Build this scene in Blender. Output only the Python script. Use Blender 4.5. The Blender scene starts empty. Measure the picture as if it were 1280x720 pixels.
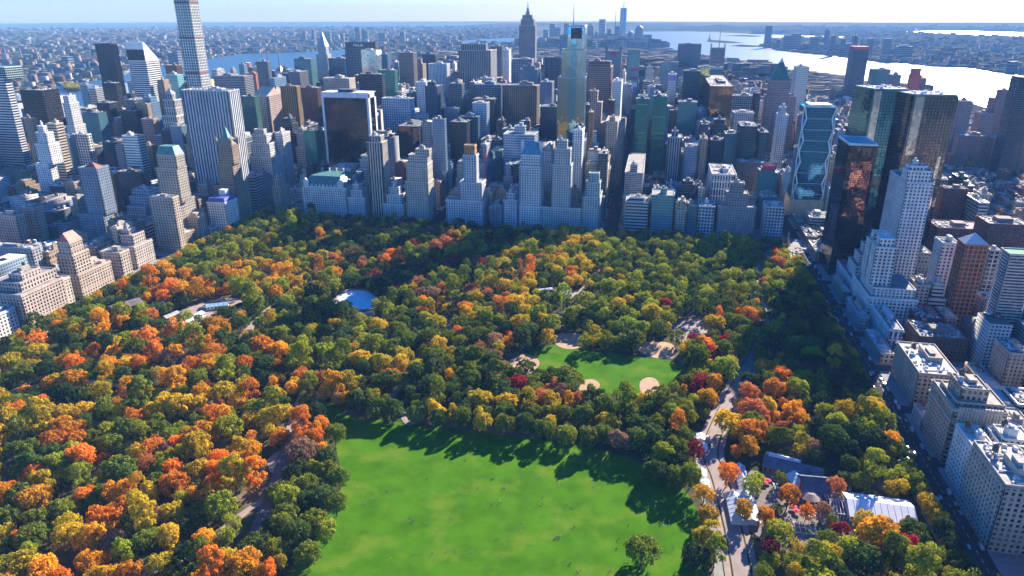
import bpy, bmesh, math, random
import numpy as np
from mathutils import Vector, Matrix
random.seed(7)
R = math.radians
SC = bpy.context.scene
COL = SC.collection

# ------------------------------------------------------------------ camera, sky, sun, exposure
CAM = np.array([-214.0, -1060.0, 325.0]); YAW = R(-11.2); PIT = R(21.22); FOC = 890.0   # focal length in pixels of a 1280 wide picture
cam = bpy.data.objects.new('camera', bpy.data.cameras.new('camera')); COL.objects.link(cam)
cam.location = CAM; cam.rotation_euler = (R(90) - PIT, 0, -YAW)
cam.data.sensor_width = 36; cam.data.lens = FOC / 1280 * 36
cam.data.clip_start = 1; cam.data.clip_end = 200000
SC.camera = cam
SUN_AZ, SUN_EL = R(22.5), R(24.5)            # from +Y (downtown) towards +X (the river side)
sd = Vector((math.sin(SUN_AZ) * math.cos(SUN_EL), math.cos(SUN_AZ) * math.cos(SUN_EL), math.sin(SUN_EL)))
W = bpy.data.worlds.new('World'); SC.world = W; W.use_nodes = True
wn = W.node_tree.nodes; wl = W.node_tree.links
sky = wn.new('ShaderNodeTexSky'); sky.sky_type = 'NISHITA'; sky.sun_disc = False
sky.sun_elevation = SUN_EL; sky.sun_rotation = SUN_AZ; sky.altitude = 300
sky.air_density = 1.0; sky.dust_density = 0.45; sky.ozone_density = 5.0
tintn = wn.new('ShaderNodeMix'); tintn.data_type = 'RGBA'; tintn.blend_type = 'MULTIPLY'; tintn.inputs[0].default_value = 1; 
tc = wn.new('ShaderNodeTexCoord'); sx = wn.new('ShaderNodeSeparateXYZ'); wl.new(tc.outputs['Generated'], sx.inputs[0]); cr = wn.new('ShaderNodeValToRGB'); wl.new(sx.outputs[2], cr.inputs[0])   # pale at the horizon, a deep clear autumn blue overhead
cr.color_ramp.elements[0].position = 0.03; cr.color_ramp.elements[0].color = (0.37, 0.53, 0.62, 1); cr.color_ramp.elements[1].position = 0.11; cr.color_ramp.elements[1].color = (0.01, 0.40, 0.90, 1); wl.new(cr.outputs[0], tintn.inputs[7])
wl.new(sky.outputs[0], tintn.inputs[6]); wl.new(tintn.outputs[2], wn['Background'].inputs[0]); wn['Background'].inputs[1].default_value = 0.092
sun = bpy.data.objects.new('sun', bpy.data.lights.new('sun', 'SUN')); COL.objects.link(sun)
sun.data.energy = 5.0; sun.data.angle = R(0.5); sun.data.color = (1.0, 0.91, 0.76)
sun.rotation_euler = sd.to_track_quat('Z', 'Y').to_euler()
SC.view_settings.view_transform = 'Standard'; SC.view_settings.look = 'None'
SC.view_settings.exposure = 1.7; SC.view_settings.gamma = 1
SC.cycles.use_denoising = True
SC.cycles.max_bounces = 5; SC.cycles.diffuse_bounces = 2; SC.cycles.glossy_bounces = 3
SC.cycles.transmission_bounces = 2; SC.cycles.volume_bounces = 1; SC.cycles.transparent_max_bounces = 4
SC.cycles.sample_clamp_indirect = 6

# ------------------------------------------------------------------ pixel -> place
_c, _s = math.cos(YAW), math.sin(YAW)
FW = np.array([_s * math.cos(PIT), _c * math.cos(PIT), -math.sin(PIT)]); RT = np.array([_c, -_s, 0.0]); UPV = np.cross(RT, FW)
def ray(px, py): return FW + RT * (px - 640) / FOC + UPV * (360 - py) / FOC
def gnd(px, py, z=0.0):
    d = ray(px, py); t = (z - CAM[2]) / d[2]; p = CAM + d * t
    return float(p[0]), float(p[1])
def at_y(px, py, y):
    d = ray(px, py); t = (y - CAM[1]) / d[1]; p = CAM + d * t
    return float(p[0]), float(p[2])
def proj(x, y, z):
    v = np.array([x, y, z]) - CAM; q = v @ FW
    return 640 + FOC * (v @ RT) / q, 360 - FOC * (v @ UPV) / q

# ------------------------------------------------------------------ materials
def mat(name):
    m = bpy.data.materials.new(name); m.use_nodes = True
    return m, m.node_tree.nodes, m.node_tree.links, m.node_tree.nodes['Principled BSDF']
def N(nodes, t, **kw):
    n = nodes.new('ShaderNode' + t)
    for k, v in kw.items():
        if k.startswith('i_'): n.inputs[k[2:].replace('_', ' ')].default_value = v
        else: setattr(n, k, v)
    return n
def mixc(nodes, links, fac, a, b, mode='MIX'):
    n = nodes.new('ShaderNodeMix'); n.data_type = 'RGBA'; n.blend_type = mode
    for i, v in ((0, fac), (6, a), (7, b)):
        if hasattr(v, 'is_output'): links.new(v, n.inputs[i])
        else: n.inputs[i].default_value = v if i == 0 else (*v[:3], 1)
    return n.outputs[2]
def ramp(nodes, links, src, lo, hi, a=0.0, b=1.0):
    n = nodes.new('ShaderNodeMapRange'); links.new(src, n.inputs[0])
    n.inputs[1].default_value = lo; n.inputs[2].default_value = hi; n.inputs[3].default_value = a; n.inputs[4].default_value = b
    return n.outputs[0]
def noise(nodes, links, scale, detail=3, coord='Object', vec=None, rough=0.55):
    n = nodes.new('ShaderNodeTexNoise'); n.inputs['Scale'].default_value = scale; n.inputs['Detail'].default_value = detail; n.inputs['Roughness'].default_value = rough
    if vec is None:
        t = nodes.new('ShaderNodeTexCoord'); vec = t.outputs[coord]
    links.new(vec, n.inputs['Vector'])
    return n.outputs['Fac']
M = {}
def solid(key, col, rough=0.8, metal=0.0, mottle=0.25, scale=0.3):
    m, n, l, p = mat(key); p.inputs['Roughness'].default_value = rough; p.inputs['Metallic'].default_value = metal
    f = ramp(n, l, noise(n, l, scale, 4), 0.3, 0.7, 1 - mottle, 1 + mottle)
    c = mixc(n, l, 1.0, col, (1, 1, 1), 'MULTIPLY'); mm = n.new('ShaderNodeVectorMath'); mm.operation = 'SCALE'
    l.new(c, mm.inputs[0]); l.new(f, mm.inputs['Scale']); l.new(mm.outputs[0], p.inputs['Base Color'])
    M[key] = m; return m
def by_object(key, rough=0.8, metal=0.0, mottle=0.2, scale=0.08, streak=0.0):
    """paint of whatever colour the object carries, with weathering"""
    m, n, l, p = mat(key); p.inputs['Roughness'].default_value = rough; p.inputs['Metallic'].default_value = metal
    o = n.new('ShaderNodeObjectInfo')
    f = ramp(n, l, noise(n, l, scale, 5), 0.3, 0.7, 1 - mottle, 1 + mottle)
    if streak:
        t = n.new('ShaderNodeTexCoord'); mp = n.new('ShaderNodeMapping'); mp.inputs['Scale'].default_value = (0.5, 0.5, 0.02); l.new(t.outputs['Object'], mp.inputs[0])
        g = ramp(n, l, noise(n, l, 1.0, 3, vec=mp.outputs[0]), 0.35, 0.7, 1 + streak * 0.4, 1 - streak)
        q = n.new('ShaderNodeMath'); q.operation = 'MULTIPLY'; l.new(f, q.inputs[0]); l.new(g, q.inputs[1]); f = q.outputs[0]
    mm = n.new('ShaderNodeVectorMath'); mm.operation = 'SCALE'
    l.new(o.outputs['Color'], mm.inputs[0]); l.new(f, mm.inputs['Scale']); l.new(mm.outputs[0], p.inputs['Base Color'])
    M[key] = m; return m
by_object('masonry', 0.85, 0, 0.16, 0.06, 0.18)
by_object('metal_panel', 0.5, 0.10, 0.08, 0.05)
by_object('roofing', 0.9, 0, 0.4, 0.12)
by_object('copper', 0.6, 0.1, 0.25, 0.15, 0.3)
by_object('car_paint', 0.25, 0.2, 0.02, 1.0)
by_object('cloth', 0.9, 0, 0.1, 2.0)
by_object('fabric_roof', 0.6, 0, 0.08, 0.2)
solid('tyre', (0.02, 0.02, 0.02), 0.8)
solid('skin', (0.45, 0.27, 0.19), 0.6)
solid('dark_cloth', (0.03, 0.035, 0.05), 0.9)
solid('bark', (0.10, 0.075, 0.055), 0.9)
solid('steel', (0.35, 0.36, 0.38), 0.45, 0.6)
def window_glass(key, metal, rough, blinds, tilt, cell=(3.0, 3.0, 3.5)):
    """panes: the tint is the object's colour; blinds differ pane by pane, and panes lie a little out of true"""
    m, n, l, p = mat(key)
    t = n.new('ShaderNodeTexCoord'); d = n.new('ShaderNodeVectorMath'); d.operation = 'DIVIDE'; l.new(t.outputs['Object'], d.inputs[0]); d.inputs[1].default_value = cell
    fl = n.new('ShaderNodeVectorMath'); fl.operation = 'FLOOR'; l.new(d.outputs[0], fl.inputs[0])
    wnz = n.new('ShaderNodeTexWhiteNoise'); l.new(fl.outputs[0], wnz.inputs['Vector'])
    o = n.new('ShaderNodeObjectInfo')
    fac = ramp(n, l, wnz.outputs['Value'], 0.55, 1.0, 0.0, blinds)
    l.new(mixc(n, l, fac, o.outputs['Color'], (0.42, 0.40, 0.36)), p.inputs['Base Color'])
    p.inputs['Metallic'].default_value = metal; p.inputs['Roughness'].default_value = rough
    p.inputs['Specular IOR Level'].default_value = 0.30
    g = n.new('ShaderNodeNewGeometry'); v = n.new('ShaderNodeVectorMath'); v.operation = 'SUBTRACT'; l.new(wnz.outputs['Color'], v.inputs[0]); v.inputs[1].default_value = (0.5, 0.5, 0.5)
    s = n.new('ShaderNodeVectorMath'); s.operation = 'SCALE'; l.new(v.outputs[0], s.inputs[0]); s.inputs['Scale'].default_value = tilt * 0.45
    wv = n.new('ShaderNodeTexNoise'); wv.inputs['Scale'].default_value = 0.035; wv.inputs['Detail'].default_value = 2; l.new(t.outputs['Object'], wv.inputs['Vector'])
    v2 = n.new('ShaderNodeVectorMath'); v2.operation = 'SUBTRACT'; l.new(wv.outputs['Color'], v2.inputs[0]); v2.inputs[1].default_value = (0.5, 0.5, 0.5)
    s2 = n.new('ShaderNodeVectorMath'); s2.operation = 'SCALE'; l.new(v2.outputs[0], s2.inputs[0]); s2.inputs['Scale'].default_value = tilt * 0.9
    a = n.new('ShaderNodeVectorMath'); l.new(g.outputs['Normal'], a.inputs[0]); l.new(s.outputs[0], a.inputs[1])
    a2 = n.new('ShaderNodeVectorMath'); l.new(a.outputs[0], a2.inputs[0]); l.new(s2.outputs[0], a2.inputs[1])
    nn = n.new('ShaderNodeVectorMath'); nn.operation = 'NORMALIZE'; l.new(a2.outputs[0], nn.inputs[0]); l.new(nn.outputs[0], p.inputs['Normal'])
    M[key] = m
window_glass('window_pane', 0.0, 0.12, 0.40, 0.02)
window_glass('tinted_pane', 0.20, 0.10, 0.10, 0.03)
window_glass('mirror_pane', 0.85, 0.06, 0.03, 0.04)

# ------------------------------------------------------------------ objects
def tag(o, label=None, cat=None, group=None, kind=None):
    if label: o['label'] = label
    if cat: o['category'] = cat
    if group: o['group'] = group
    if kind: o['kind'] = kind
    return o
class MB:
    """collects quads, then links them as ONE mesh object"""
    def __init__(s): s.v = []; s.f = []; s.mi = []
    def quad(s, a, b, c, d, m=0):
        i = len(s.v); s.v += (a, b, c, d); s.f.append((i, i + 1, i + 2, i + 3)); s.mi.append(m)
    def tri(s, a, b, c, m=0):
        i = len(s.v); s.v += (a, b, c); s.f.append((i, i + 1, i + 2)); s.mi.append(m)
    def poly(s, pts, m=0):
        i = len(s.v); s.v += list(pts); s.f.append(tuple(range(i, i + len(pts)))); s.mi.append(m)
    def box(s, x0, x1, y0, y1, z0, z1, m=0, bottom=False, top=True):
        s.quad((x0, y0, z0), (x1, y0, z0), (x1, y0, z1), (x0, y0, z1), m)
        s.quad((x1, y0, z0), (x1, y1, z0), (x1, y1, z1), (x1, y0, z1), m)
        s.quad((x1, y1, z0), (x0, y1, z0), (x0, y1, z1), (x1, y1, z1), m)
        s.quad((x0, y1, z0), (x0, y0, z0), (x0, y0, z1), (x0, y1, z1), m)
        if top: s.quad((x0, y0, z1), (x1, y0, z1), (x1, y1, z1), (x0, y1, z1), m)
        if bottom: s.quad((x0, y1, z0), (x1, y1, z0), (x1, y0, z0), (x0, y0, z0), m)
    def prism(s, pts, z0, z1, m=0, top=True, taper=1.0, c=None):
        """an upright prism over a counter-clockwise outline; taper shrinks its top about c"""
        if c is None: c = (sum(p[0] for p in pts) / len(pts), sum(p[1] for p in pts) / len(pts))
        up = [(c[0] + (p[0] - c[0]) * taper, c[1] + (p[1] - c[1]) * taper, z1) for p in pts]; lo = [(p[0], p[1], z0) for p in pts]
        for i in range(len(pts)):
            j = (i + 1) % len(pts); s.quad(lo[i], lo[j], up[j], up[i], m)
        if top and taper > 0.01: s.poly(up, m)
    def tube(s, a, b, r0, r1=None, n=6, m=0):
        a = Vector(a); b = Vector(b); r1 = r0 if r1 is None else r1; d = (b - a).normalized()
        u = d.orthogonal().normalized(); w = d.cross(u)
        A = [tuple(a + (u * math.cos(2 * math.pi * k / n) + w * math.sin(2 * math.pi * k / n)) * r0) for k in range(n)]
        B = [tuple(b + (u * math.cos(2 * math.pi * k / n) + w * math.sin(2 * math.pi * k / n)) * r1) for k in range(n)]
        for k in range(n):
            j = (k + 1) % n; s.quad(A[k], A[j], B[j], B[k], m)
        s.poly(B, m)
    def mesh(s, name, mats, smooth=False):
        me = bpy.data.meshes.new(name); me.from_pydata(s.v, [], s.f)
        for k in (mats if isinstance(mats, (list, tuple)) else [mats]): me.materials.append(M[k])
        me.polygons.foreach_set('material_index', np.array(s.mi, dtype=np.int32))
        if smooth: me.polygons.foreach_set('use_smooth', np.ones(len(s.f), dtype=bool))
        me.update(); return me
    def build(s, name, mats, parent=None, color=None, loc=None, **kw):
        o = bpy.data.objects.new(name, s.mesh(name, mats, kw.pop('smooth', False))); COL.objects.link(o)
        if parent: o.parent = parent
        if color: o.color = (*color[:3], 1)
        if loc: o.location = loc
        return tag(o, **kw)
def empty(name, loc, **kw):
    o = bpy.data.objects.new(name, None); COL.objects.link(o); o.location = loc; o.empty_display_size = 2
    return tag(o, **kw)

# ------------------------------------------------------------------ colours of real surfaces
LIME = (0.44, 0.39, 0.32); CREAM = (0.52, 0.44, 0.34); TAN = (0.38, 0.28, 0.19); BRICK = (0.27, 0.115, 0.08); PINK = (0.40, 0.27, 0.23)
WHITE = (0.76, 0.76, 0.74); CONC = (0.36, 0.36, 0.37); GREY = (0.24, 0.25, 0.27); DARK = (0.04, 0.055, 0.08); BLACK = (0.014, 0.017, 0.026); BROWN = (0.16, 0.10, 0.075)
BLUEG = (0.22, 0.28, 0.36); PALE = (0.55, 0.57, 0.58); MAROON = (0.20, 0.06, 0.06); GOLD = (0.36, 0.24, 0.10)
G_DK = (0.018, 0.026, 0.042); G_BLUE = (0.10, 0.20, 0.32); G_TEAL = (0.06, 0.22, 0.26); G_GREEN = (0.03, 0.14, 0.12); G_BLACK = (0.012, 0.012, 0.016); G_PALE = (0.30, 0.42, 0.46); G_BRZ = (0.10, 0.06, 0.035); G_SKY = (0.16, 0.34, 0.55)
COP = (0.09, 0.23, 0.21); COPB = (0.07, 0.26, 0.38)

# style: bay, pier width, floor height, band height, recess, pier proud, glass material, wall material
ST = {
    'punched': (4.1, 1.9, 4.0, 1.65, 0.55, 0.10, 'window_pane', 'masonry'),
    'brick':   (3.8, 1.9, 3.8, 1.65, 0.50, 0.08, 'window_pane', 'masonry'),
    'ribbon':  (0, 0, 4.8, 2.3, 0.40, 0.0, 'tinted_pane', 'metal_panel'),
    'balcony': (0, 0, 3.1, 1.25, 1.3, 0.0, 'window_pane', 'masonry'),
    'piers':   (4.6, 1.9, 0, 0, 0.7, 0.0, 'tinted_pane', 'masonry'),
    'marble': (5.4, 2.5, 0, 0, 0.8, 0.0, 'tinted_pane', 'masonry'),
    'fins':    (3.4, 0.9, 4.4, 1.0, 0.6, 0.3, 'tinted_pane', 'metal_panel'),
    'curtain': (4.5, 0.35, 4.4, 1.1, 0.2, 0.08, 'tinted_pane', 'metal_panel'),
    'mirror':  (4.5, 0.16, 3.9, 0.16, 0.10, 0.05, 'mirror_pane', 'metal_panel'),
    'grid':    (5.0, 1.2, 5.0, 1.25, 0.9, 0.06, 'tinted_pane', 'masonry'),
    'lofty':   (4.4, 2.0, 12.0, 2.2, 0.6, 0.15, 'window_pane', 'masonry'),
}
def facade(wall, glass, x0, x1, y0, y1, z0, z1, st, south=False):
    bay, pw, fh, bh, rc, pr, _, _ = st
    glass.box(x0 + rc, x1 - rc, y0 + rc, y1 - rc, z0, z1 - 0.4, top=False)
    i0, i1, j0, j1 = x0 + pr, x1 - pr, y0 + pr, y1 - pr          # the bands lie behind the piers
    if fh:
        nf = max(1, round((z1 - z0) / fh)); h = (z1 - z0) / nf; b = bh * h / fh
        zs = [(z0 + k * h - (b * 0.5 if k else 0), z0 + k * h + b * 0.5) for k in range(nf)]
    else: zs = [(z0, z0 + 1.2)]
    zs.append((z1 - max(bh, 1.2) * 0.7, z1))
    k0, k1, l0, l1 = x0 + rc, x1 - rc, y0 + rc, y1 - rc
    for a, b in zs:
        wall.quad((i0, j0, a), (i1, j0, a), (i1, j0, b), (i0, j0, b)); wall.quad((i1, j0, a), (i1, j1, a), (i1, j1, b), (i1, j0, b))
        wall.quad((i0, j1, a), (i0, j0, a), (i0, j0, b), (i0, j1, b)); wall.quad((i1, j1, a), (i0, j1, a), (i0, j1, b), (i1, j1, b))
        wall.quad((i0, j0, b), (i1, j0, b), (k1, l0, b), (k0, l0, b)); wall.quad((i1, j0, b), (i1, j1, b), (k1, l1, b), (k1, l0, b)); wall.quad((i0, j1, b), (i0, j0, b), (k0, l0, b), (k0, l1, b))
    def pier(a, b, side):
        if side == 'n':
            wall.quad((a, y0, z0), (b, y0, z0), (b, y0, z1), (a, y0, z1)); wall.quad((b, y0, z0), (b, y0 + rc, z0), (b, y0 + rc, z1), (b, y0, z1)); wall.quad((a, y0 + rc, z0), (a, y0, z0), (a, y0, z1), (a, y0 + rc, z1))
        elif side == 'w':
            wall.quad((x1, a, z0), (x1, b, z0), (x1, b, z1), (x1, a, z1)); wall.quad((x1 - rc, a, z0), (x1, a, z0), (x1, a, z1), (x1 - rc, a, z1)); wall.quad((x1, b, z0), (x1 - rc, b, z0), (x1 - rc, b, z1), (x1, b, z1))
        else:
            wall.quad((x0, b, z0), (x0, a, z0), (x0, a, z1), (x0, b, z1)); wall.quad((x0, a, z0), (x0 + rc, a, z0), (x0 + rc, a, z1), (x0, a, z1)); wall.quad((x0 + rc, b, z0), (x0, b, z0), (x0, b, z1), (x0 + rc, b, z1))
    if bay:
        for lo, hi, sides in ((x0, x1, 'n'), (y0, y1, 'we')):
            n = max(1, round((hi - lo) / bay)); w = (hi - lo) / n; h = min(pw * w / bay, w * 0.8) / 2
            for k in range(n + 1):
                a = max(lo, lo + k * w - h); b = min(hi, lo + k * w + h)
                for sd_ in sides: pier(a, b, sd_)
    else:
        c = 0.5
        for sd_, lo, hi in (('n', x0, x1), ('w', y0, y1), ('e', y0, y1)):
            pier(lo, lo + c, sd_); pier(hi - c, hi, sd_)
def roof_top(roof, wall, x0, x1, y0, y1, z1, par=1.1, t=0.5):
    roof.quad((x0 + t, y0 + t, z1 + 0.05), (x1 - t, y0 + t, z1 + 0.05), (x1 - t, y1 - t, z1 + 0.05), (x0 + t, y1 - t, z1 + 0.05))
    e = 0.12; a0, a1, b0, b1 = x0 - e, x1 + e, y0 - e, y1 + e; z2 = z1 + par; z = z1 - 0.3
    for p, q in (((a0, b0), (a1, b0)), ((a1, b0), (a1, b1)), ((a1, b1), (a0, b1)), ((a0, b1), (a0, b0))):
        wall.quad((*p, z), (*q, z), (*q, z2), (*p, z2))
    i0, i1, j0, j1 = x0 + t, x1 - t, y0 + t, y1 - t
    for p, q, p2, q2 in (((a0, b0), (a1, b0), (i0, j0), (i1, j0)), ((a1, b0), (a1, b1), (i1, j0), (i1, j1)), ((a1, b1), (a0, b1), (i1, j1), (i0, j1)), ((a0, b1), (a0, b0), (i0, j1), (i0, j0))):
        wall.quad((*p, z2), (*q, z2), (*q2, z2), (*p2, z2)); wall.quad((*q2, z), (*p2, z), (*p2, z2), (*q2, z2))
FOOT = []          # footprints taken: x0, x1, y0, y1
HERO = []          # px range, top row, y: what stands behind must stay visible
def roof_clutter(root, x0, x1, y0, y1, z, rnd, tank=False, cabin_col=CONC, n=None):
    w, d = x1 - x0, y1 - y0
    if w < 7 or d < 7: return
    a = MB(); u = MB()
    cw, cd = w * rnd.uniform(0.22, 0.4), d * rnd.uniform(0.25, 0.45); cx, cy = x0 + w * rnd.uniform(0.35, 0.65), y0 + d * rnd.uniform(0.4, 0.6); ch = rnd.uniform(3, 6.5)
    a.box(cx - cw / 2, cx + cw / 2, cy - cd / 2, cy + cd / 2, z, z + ch)
    if rnd.random() < 0.6: a.box(cx - cw * 0.3, cx + cw * 0.1, cy - cd * 0.3, cy + cd * 0.2, z + ch, z + ch + rnd.uniform(1.5, 3))
    a.build('roof_cabin', 'roofing', root, cabin_col)
    for k in range(n if n is not None else min(60, int(w * d / 20))):
        px, py = rnd.uniform(x0 + 1.5, x1 - 4), rnd.uniform(y0 + 1.5, y1 - 4); s = rnd.uniform(0.8, 2.6)
        if abs(px - cx) < cw / 2 + 3 and abs(py - cy) < cd / 2 + 3: continue
        u.box(px, px + s, py, py + s * rnd.uniform(0.6, 1.6), z, z + rnd.uniform(0.8, 2.2))
    for k in range(3 if w * d > 400 else 0):        # ducts across the roof
        py = y0 + d * rnd.uniform(.1, .9); u.box(x0 + w * rnd.uniform(.05, .3), x0 + w * rnd.uniform(.5, .95), py, py + .9, z + .3, z + 1.1)
    if u.f: u.build('roof_units', 'roofing', root, (0.5, 0.5, 0.5), kind='stuff')
    if tank:
        t = MB(); tx, ty = x0 + w * 0.25, y0 + d * 0.7
        for q in ((-1, -1), (1, -1), (1, 1), (-1, 1)): t.tube((tx + q[0] * 1.2, ty + q[1] * 1.2, z), (tx + q[0] * 1.2, ty + q[1] * 1.2, z + 3.5), 0.15, n=4)
        t.tube((tx, ty, z + 3.5), (tx, ty, z + 7.2), 1.9, n=10); t.tube((tx, ty, z + 7.2), (tx, ty, z + 8.7), 2.0, 0.1, n=10)
        t.build('water_tank', 'bark', root)
def tower(name, label, cat, boxes, style='punched', wall=LIME, glass=G_DK, roof=None, group=None, seed=None, tank=False, clutter=True, styles=None, walls=None, reg=True):
    """boxes: world x0, x1, y0, y1, z0, z1, the widest first. Returns the root; its origin is at the base of the first box"""
    rnd = random.Random(seed if seed is not None else hash(label) % 9999 if False else sum(map(ord, label)))
    b0 = boxes[0]; ox, oy = (b0[0] + b0[1]) / 2, (b0[2] + b0[3]) / 2
    root = empty(name, (ox, oy, 0), label=label, cat=cat, group=group)
    sets = {}
    rf = MB()
    for i, (x0, x1, y0, y1, z0, z1) in enumerate(boxes):
        sn = (styles or {}).get(i, style); wc = (walls or {}).get(i, wall)
        if (sn, wc) not in sets: sets[(sn, wc)] = (MB(), MB())
        wmb, gmb = sets[(sn, wc)]
        a = (x0 - ox, x1 - ox, y0 - oy, y1 - oy)
        facade(wmb, gmb, *a, z0, z1, ST[sn]); roof_top(rf, wmb, *a, z1)
        if sn in ('punched', 'brick', 'lofty') and z1 - z0 > 14:      # cornice and belt courses
            for zc, e, t in ((z1 - 1.6, .75, .7), (z1 - 8.5, .35, .5), (z0 + min(9, (z1 - z0) * .3), .4, .6)):
                q = (a[0] - e, a[1] + e, a[2] - e, a[3] + e)
                for p, r_ in (((q[0], q[2]), (q[1], q[2])), ((q[1], q[2]), (q[1], q[3])), ((q[0], q[3]), (q[0], q[2]))): wmb.quad((*p, zc), (*r_, zc), (*r_, zc + t), (*p, zc + t))
                for s4 in ((q[0], q[1], q[2], a[2] + .3), (a[1] - .3, q[1], a[2] + .3, q[3]), (q[0], a[0] + .3, a[2] + .3, q[3])): wmb.quad((s4[0], s4[2], zc + t), (s4[1], s4[2], zc + t), (s4[1], s4[3], zc + t), (s4[0], s4[3], zc + t)); wmb.quad((s4[0], s4[3], zc), (s4[1], s4[3], zc), (s4[1], s4[2], zc), (s4[0], s4[2], zc))
        if reg: FOOT.append((x0, x1, y0, y1))
    for (sn, wc), (wmb, gmb) in sets.items():
        wmb.build('wall', ST[sn][7], root, wc); gmb.build('window_glass', ST[sn][6], root, glass)
    rfo = rf.build('roof', 'roofing', root, roof or (0.22, 0.21, 0.21))
    x0, x1, y0, y1, z0, z1 = boxes[-1]
    if clutter: roof_clutter(rfo, x0 - ox, x1 - ox, y0 - oy, y1 - oy, z1 + 0.1, rnd, tank, cabin_col=tuple(0.6 * c + 0.1 for c in wall))
    return root
def pbox(L, Rr, T, yF, dep=40, S=None, z0=0):
    """a box whose north face is at y = yF, spanning the pixels L..Rr with its roof edge at pixel row T; S: pixel where the visible side ends"""
    xa, z = at_y(L, T, yF); xb, _ = at_y(Rr, T, yF)
    if S is not None:
        xs = xb if S > Rr else xa; lo, hi = 2.0, 300.0
        for _ in range(40):
            m = (lo + hi) / 2; p = proj(xs, yF + m, z)[0]
            if (p < S) == (S > Rr): lo = m
            else: hi = m
        dep = lo
    return [xa, xb, yF, yF + dep, z0, z]
def H(name, label, L, Rr, T, yF, dep=40, S=None, more=(), cat=None, keep=38, **kw):
    """one building: its main box and further boxes (L, R, T, dy, depth), each standing on the one before"""
    bs = [pbox(L, Rr, T, yF, dep, S)]
    for q in more:
        l, r, t, dy, dd = q[:5]; base = q[5] if len(q) > 5 else bs[-1][5]
        bs.append(pbox(l, r, t, yF + dy, dd, z0=base))
    t = min(q[2] for q in [(L, Rr, T)] + [m[:3] for m in more])
    HERO.append((min(L, Rr), Rr, t, T, yF, keep))
    root = tower(name, label, cat or name.replace('_', ' '), bs, **kw)
    root_boxes[root.name] = bs
    return root
root_boxes = {}
def rel(root, bs=None):
    b = root_boxes[root.name]; ox, oy = root.location.x, root.location.y
    return [[q[0] - ox, q[1] - ox, q[2] - oy, q[3] - oy, q[4], q[5]] for q in b]
# ------------------------------------------------------------------ the buildings one can point to
OT, AB, HT, GT = 'office_tower', 'apartment_building', 'hotel_building', 'glass_tower'
def hip(root, x0, x1, y0, y1, z0, z1, col, inset=0.5, name='roof', m='copper', ridge=None):
    """a steep roof on a local box: inset 0.5 ends in a point or ridge, smaller leaves a flat top"""
    b = MB(); w, d = (x1 - x0) * inset, (y1 - y0) * inset
    if ridge == 'x': w = (x1 - x0) * 0.12; d = (y1 - y0) * 0.49
    if ridge == 'y': d = (y1 - y0) * 0.12; w = (x1 - x0) * 0.49
    lo = [(x0, y0, z0), (x1, y0, z0), (x1, y1, z0), (x0, y1, z0)]; up = [(x0 + w, y0 + d, z1), (x1 - w, y0 + d, z1), (x1 - w, y1 - d, z1), (x0 + w, y1 - d, z1)]
    for i in range(4): b.quad(lo[i], lo[(i + 1) % 4], up[(i + 1) % 4], up[i])
    b.poly(up); return b.build(name, m, root, col)
def mast(root, x, y, z0, z1, r=1.2, col=(0.3, 0.3, 0.32), name='mast'):
    b = MB(); h = z1 - z0
    for k in range(4): b.tube((x, y, z0 + h * k / 4), (x, y, z0 + h * (k + 1) / 4), r * (1 - 0.22 * k), r * (1 - 0.22 * (k + 1)) * 0.9, n=6)
    return b.build(name, 'roofing', root, col)
def sign_text(root, body, x, z, y, size, col, name='lettering'):
    cu = bpy.data.curves.new(name, 'FONT'); cu.body = body; cu.size = size; cu.extrude = 0.15; cu.align_x = 'CENTER'; cu.align_y = 'CENTER'; cu.resolution_u = 2
    t = bpy.data.objects.new('tmp', cu); COL.objects.link(t); dg = bpy.context.evaluated_depsgraph_get(); me = bpy.data.meshes.new_from_object(t.evaluated_get(dg)); bpy.data.objects.remove(t)
    me.materials.clear(); me.materials.append(M['cloth']); o = bpy.data.objects.new(name, me); COL.objects.link(o); o.parent = root; o.location = (x, y, z); o.rotation_euler = (R(90), 0, 0); o.color = (*col, 1); return o

# --- left: east of the avenue along the park, and midtown east
o = H(OT, 'white and dark banded office tower cut off by the left edge of the photo', -25, 5, 98, 110, S=14, style='ribbon', wall=PALE, glass=G_DK, more=[(-25, 5, 84, 0.5, 40)], styles={1: 'curtain'}, walls={1: (0.45, 0.6, 0.56)}, clutter=False)
H(OT, 'broad black glass slab left of the brown slender apartment tower', 24, 52, 113, 190, S=73, style='curtain', wall=BLACK, glass=G_BLACK)
H(AB, 'slender brown brick apartment tower right of the banded white tower', 28, 40, 148, 60, S=45, style='brick', wall=TAN)
H(AB, 'white stepped apartment tower with a narrow turret top on the left', 43, 61, 205, -30, S=70, style='punched', wall=WHITE, more=[(43, 60, 180, 1, 24), (44, 57, 166, 3, 16), (46, 53, 158, 5, 9)])
H(AB, 'plain pale concrete slab standing behind the white stepped tower', 57, 69, 155, 25, S=79, style='ribbon', wall=CREAM)
H(OT, 'teal glass block with a flat top beside the pale concrete slab', 73, 86, 172, 75, S=93, style='curtain', wall=BLUEG, glass=G_TEAL)
H(OT, 'white gridded office block right of the teal glass block', 90, 108, 168, 90, S=114, style='grid', wall=WHITE, glass=G_DK)
H(OT, 'dark teal office tower above the white gridded block', 100, 122, 141, 200, S=133, style='curtain', wall=DARK, glass=G_TEAL)
H(GT, 'tall plain black glass slab rising against the east river', 118, 139, 55, 944, dep=26, style='mirror', wall=BLACK, glass=(0.025, 0.025, 0.035), clutter=False)
H(GT, 'black tower with a pale roof in front of the tall black slab', 127, 144, 104, 560, S=151, style='curtain', wall=BLACK, glass=G_BLACK, roof=(0.6, 0.55, 0.5))
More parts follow.
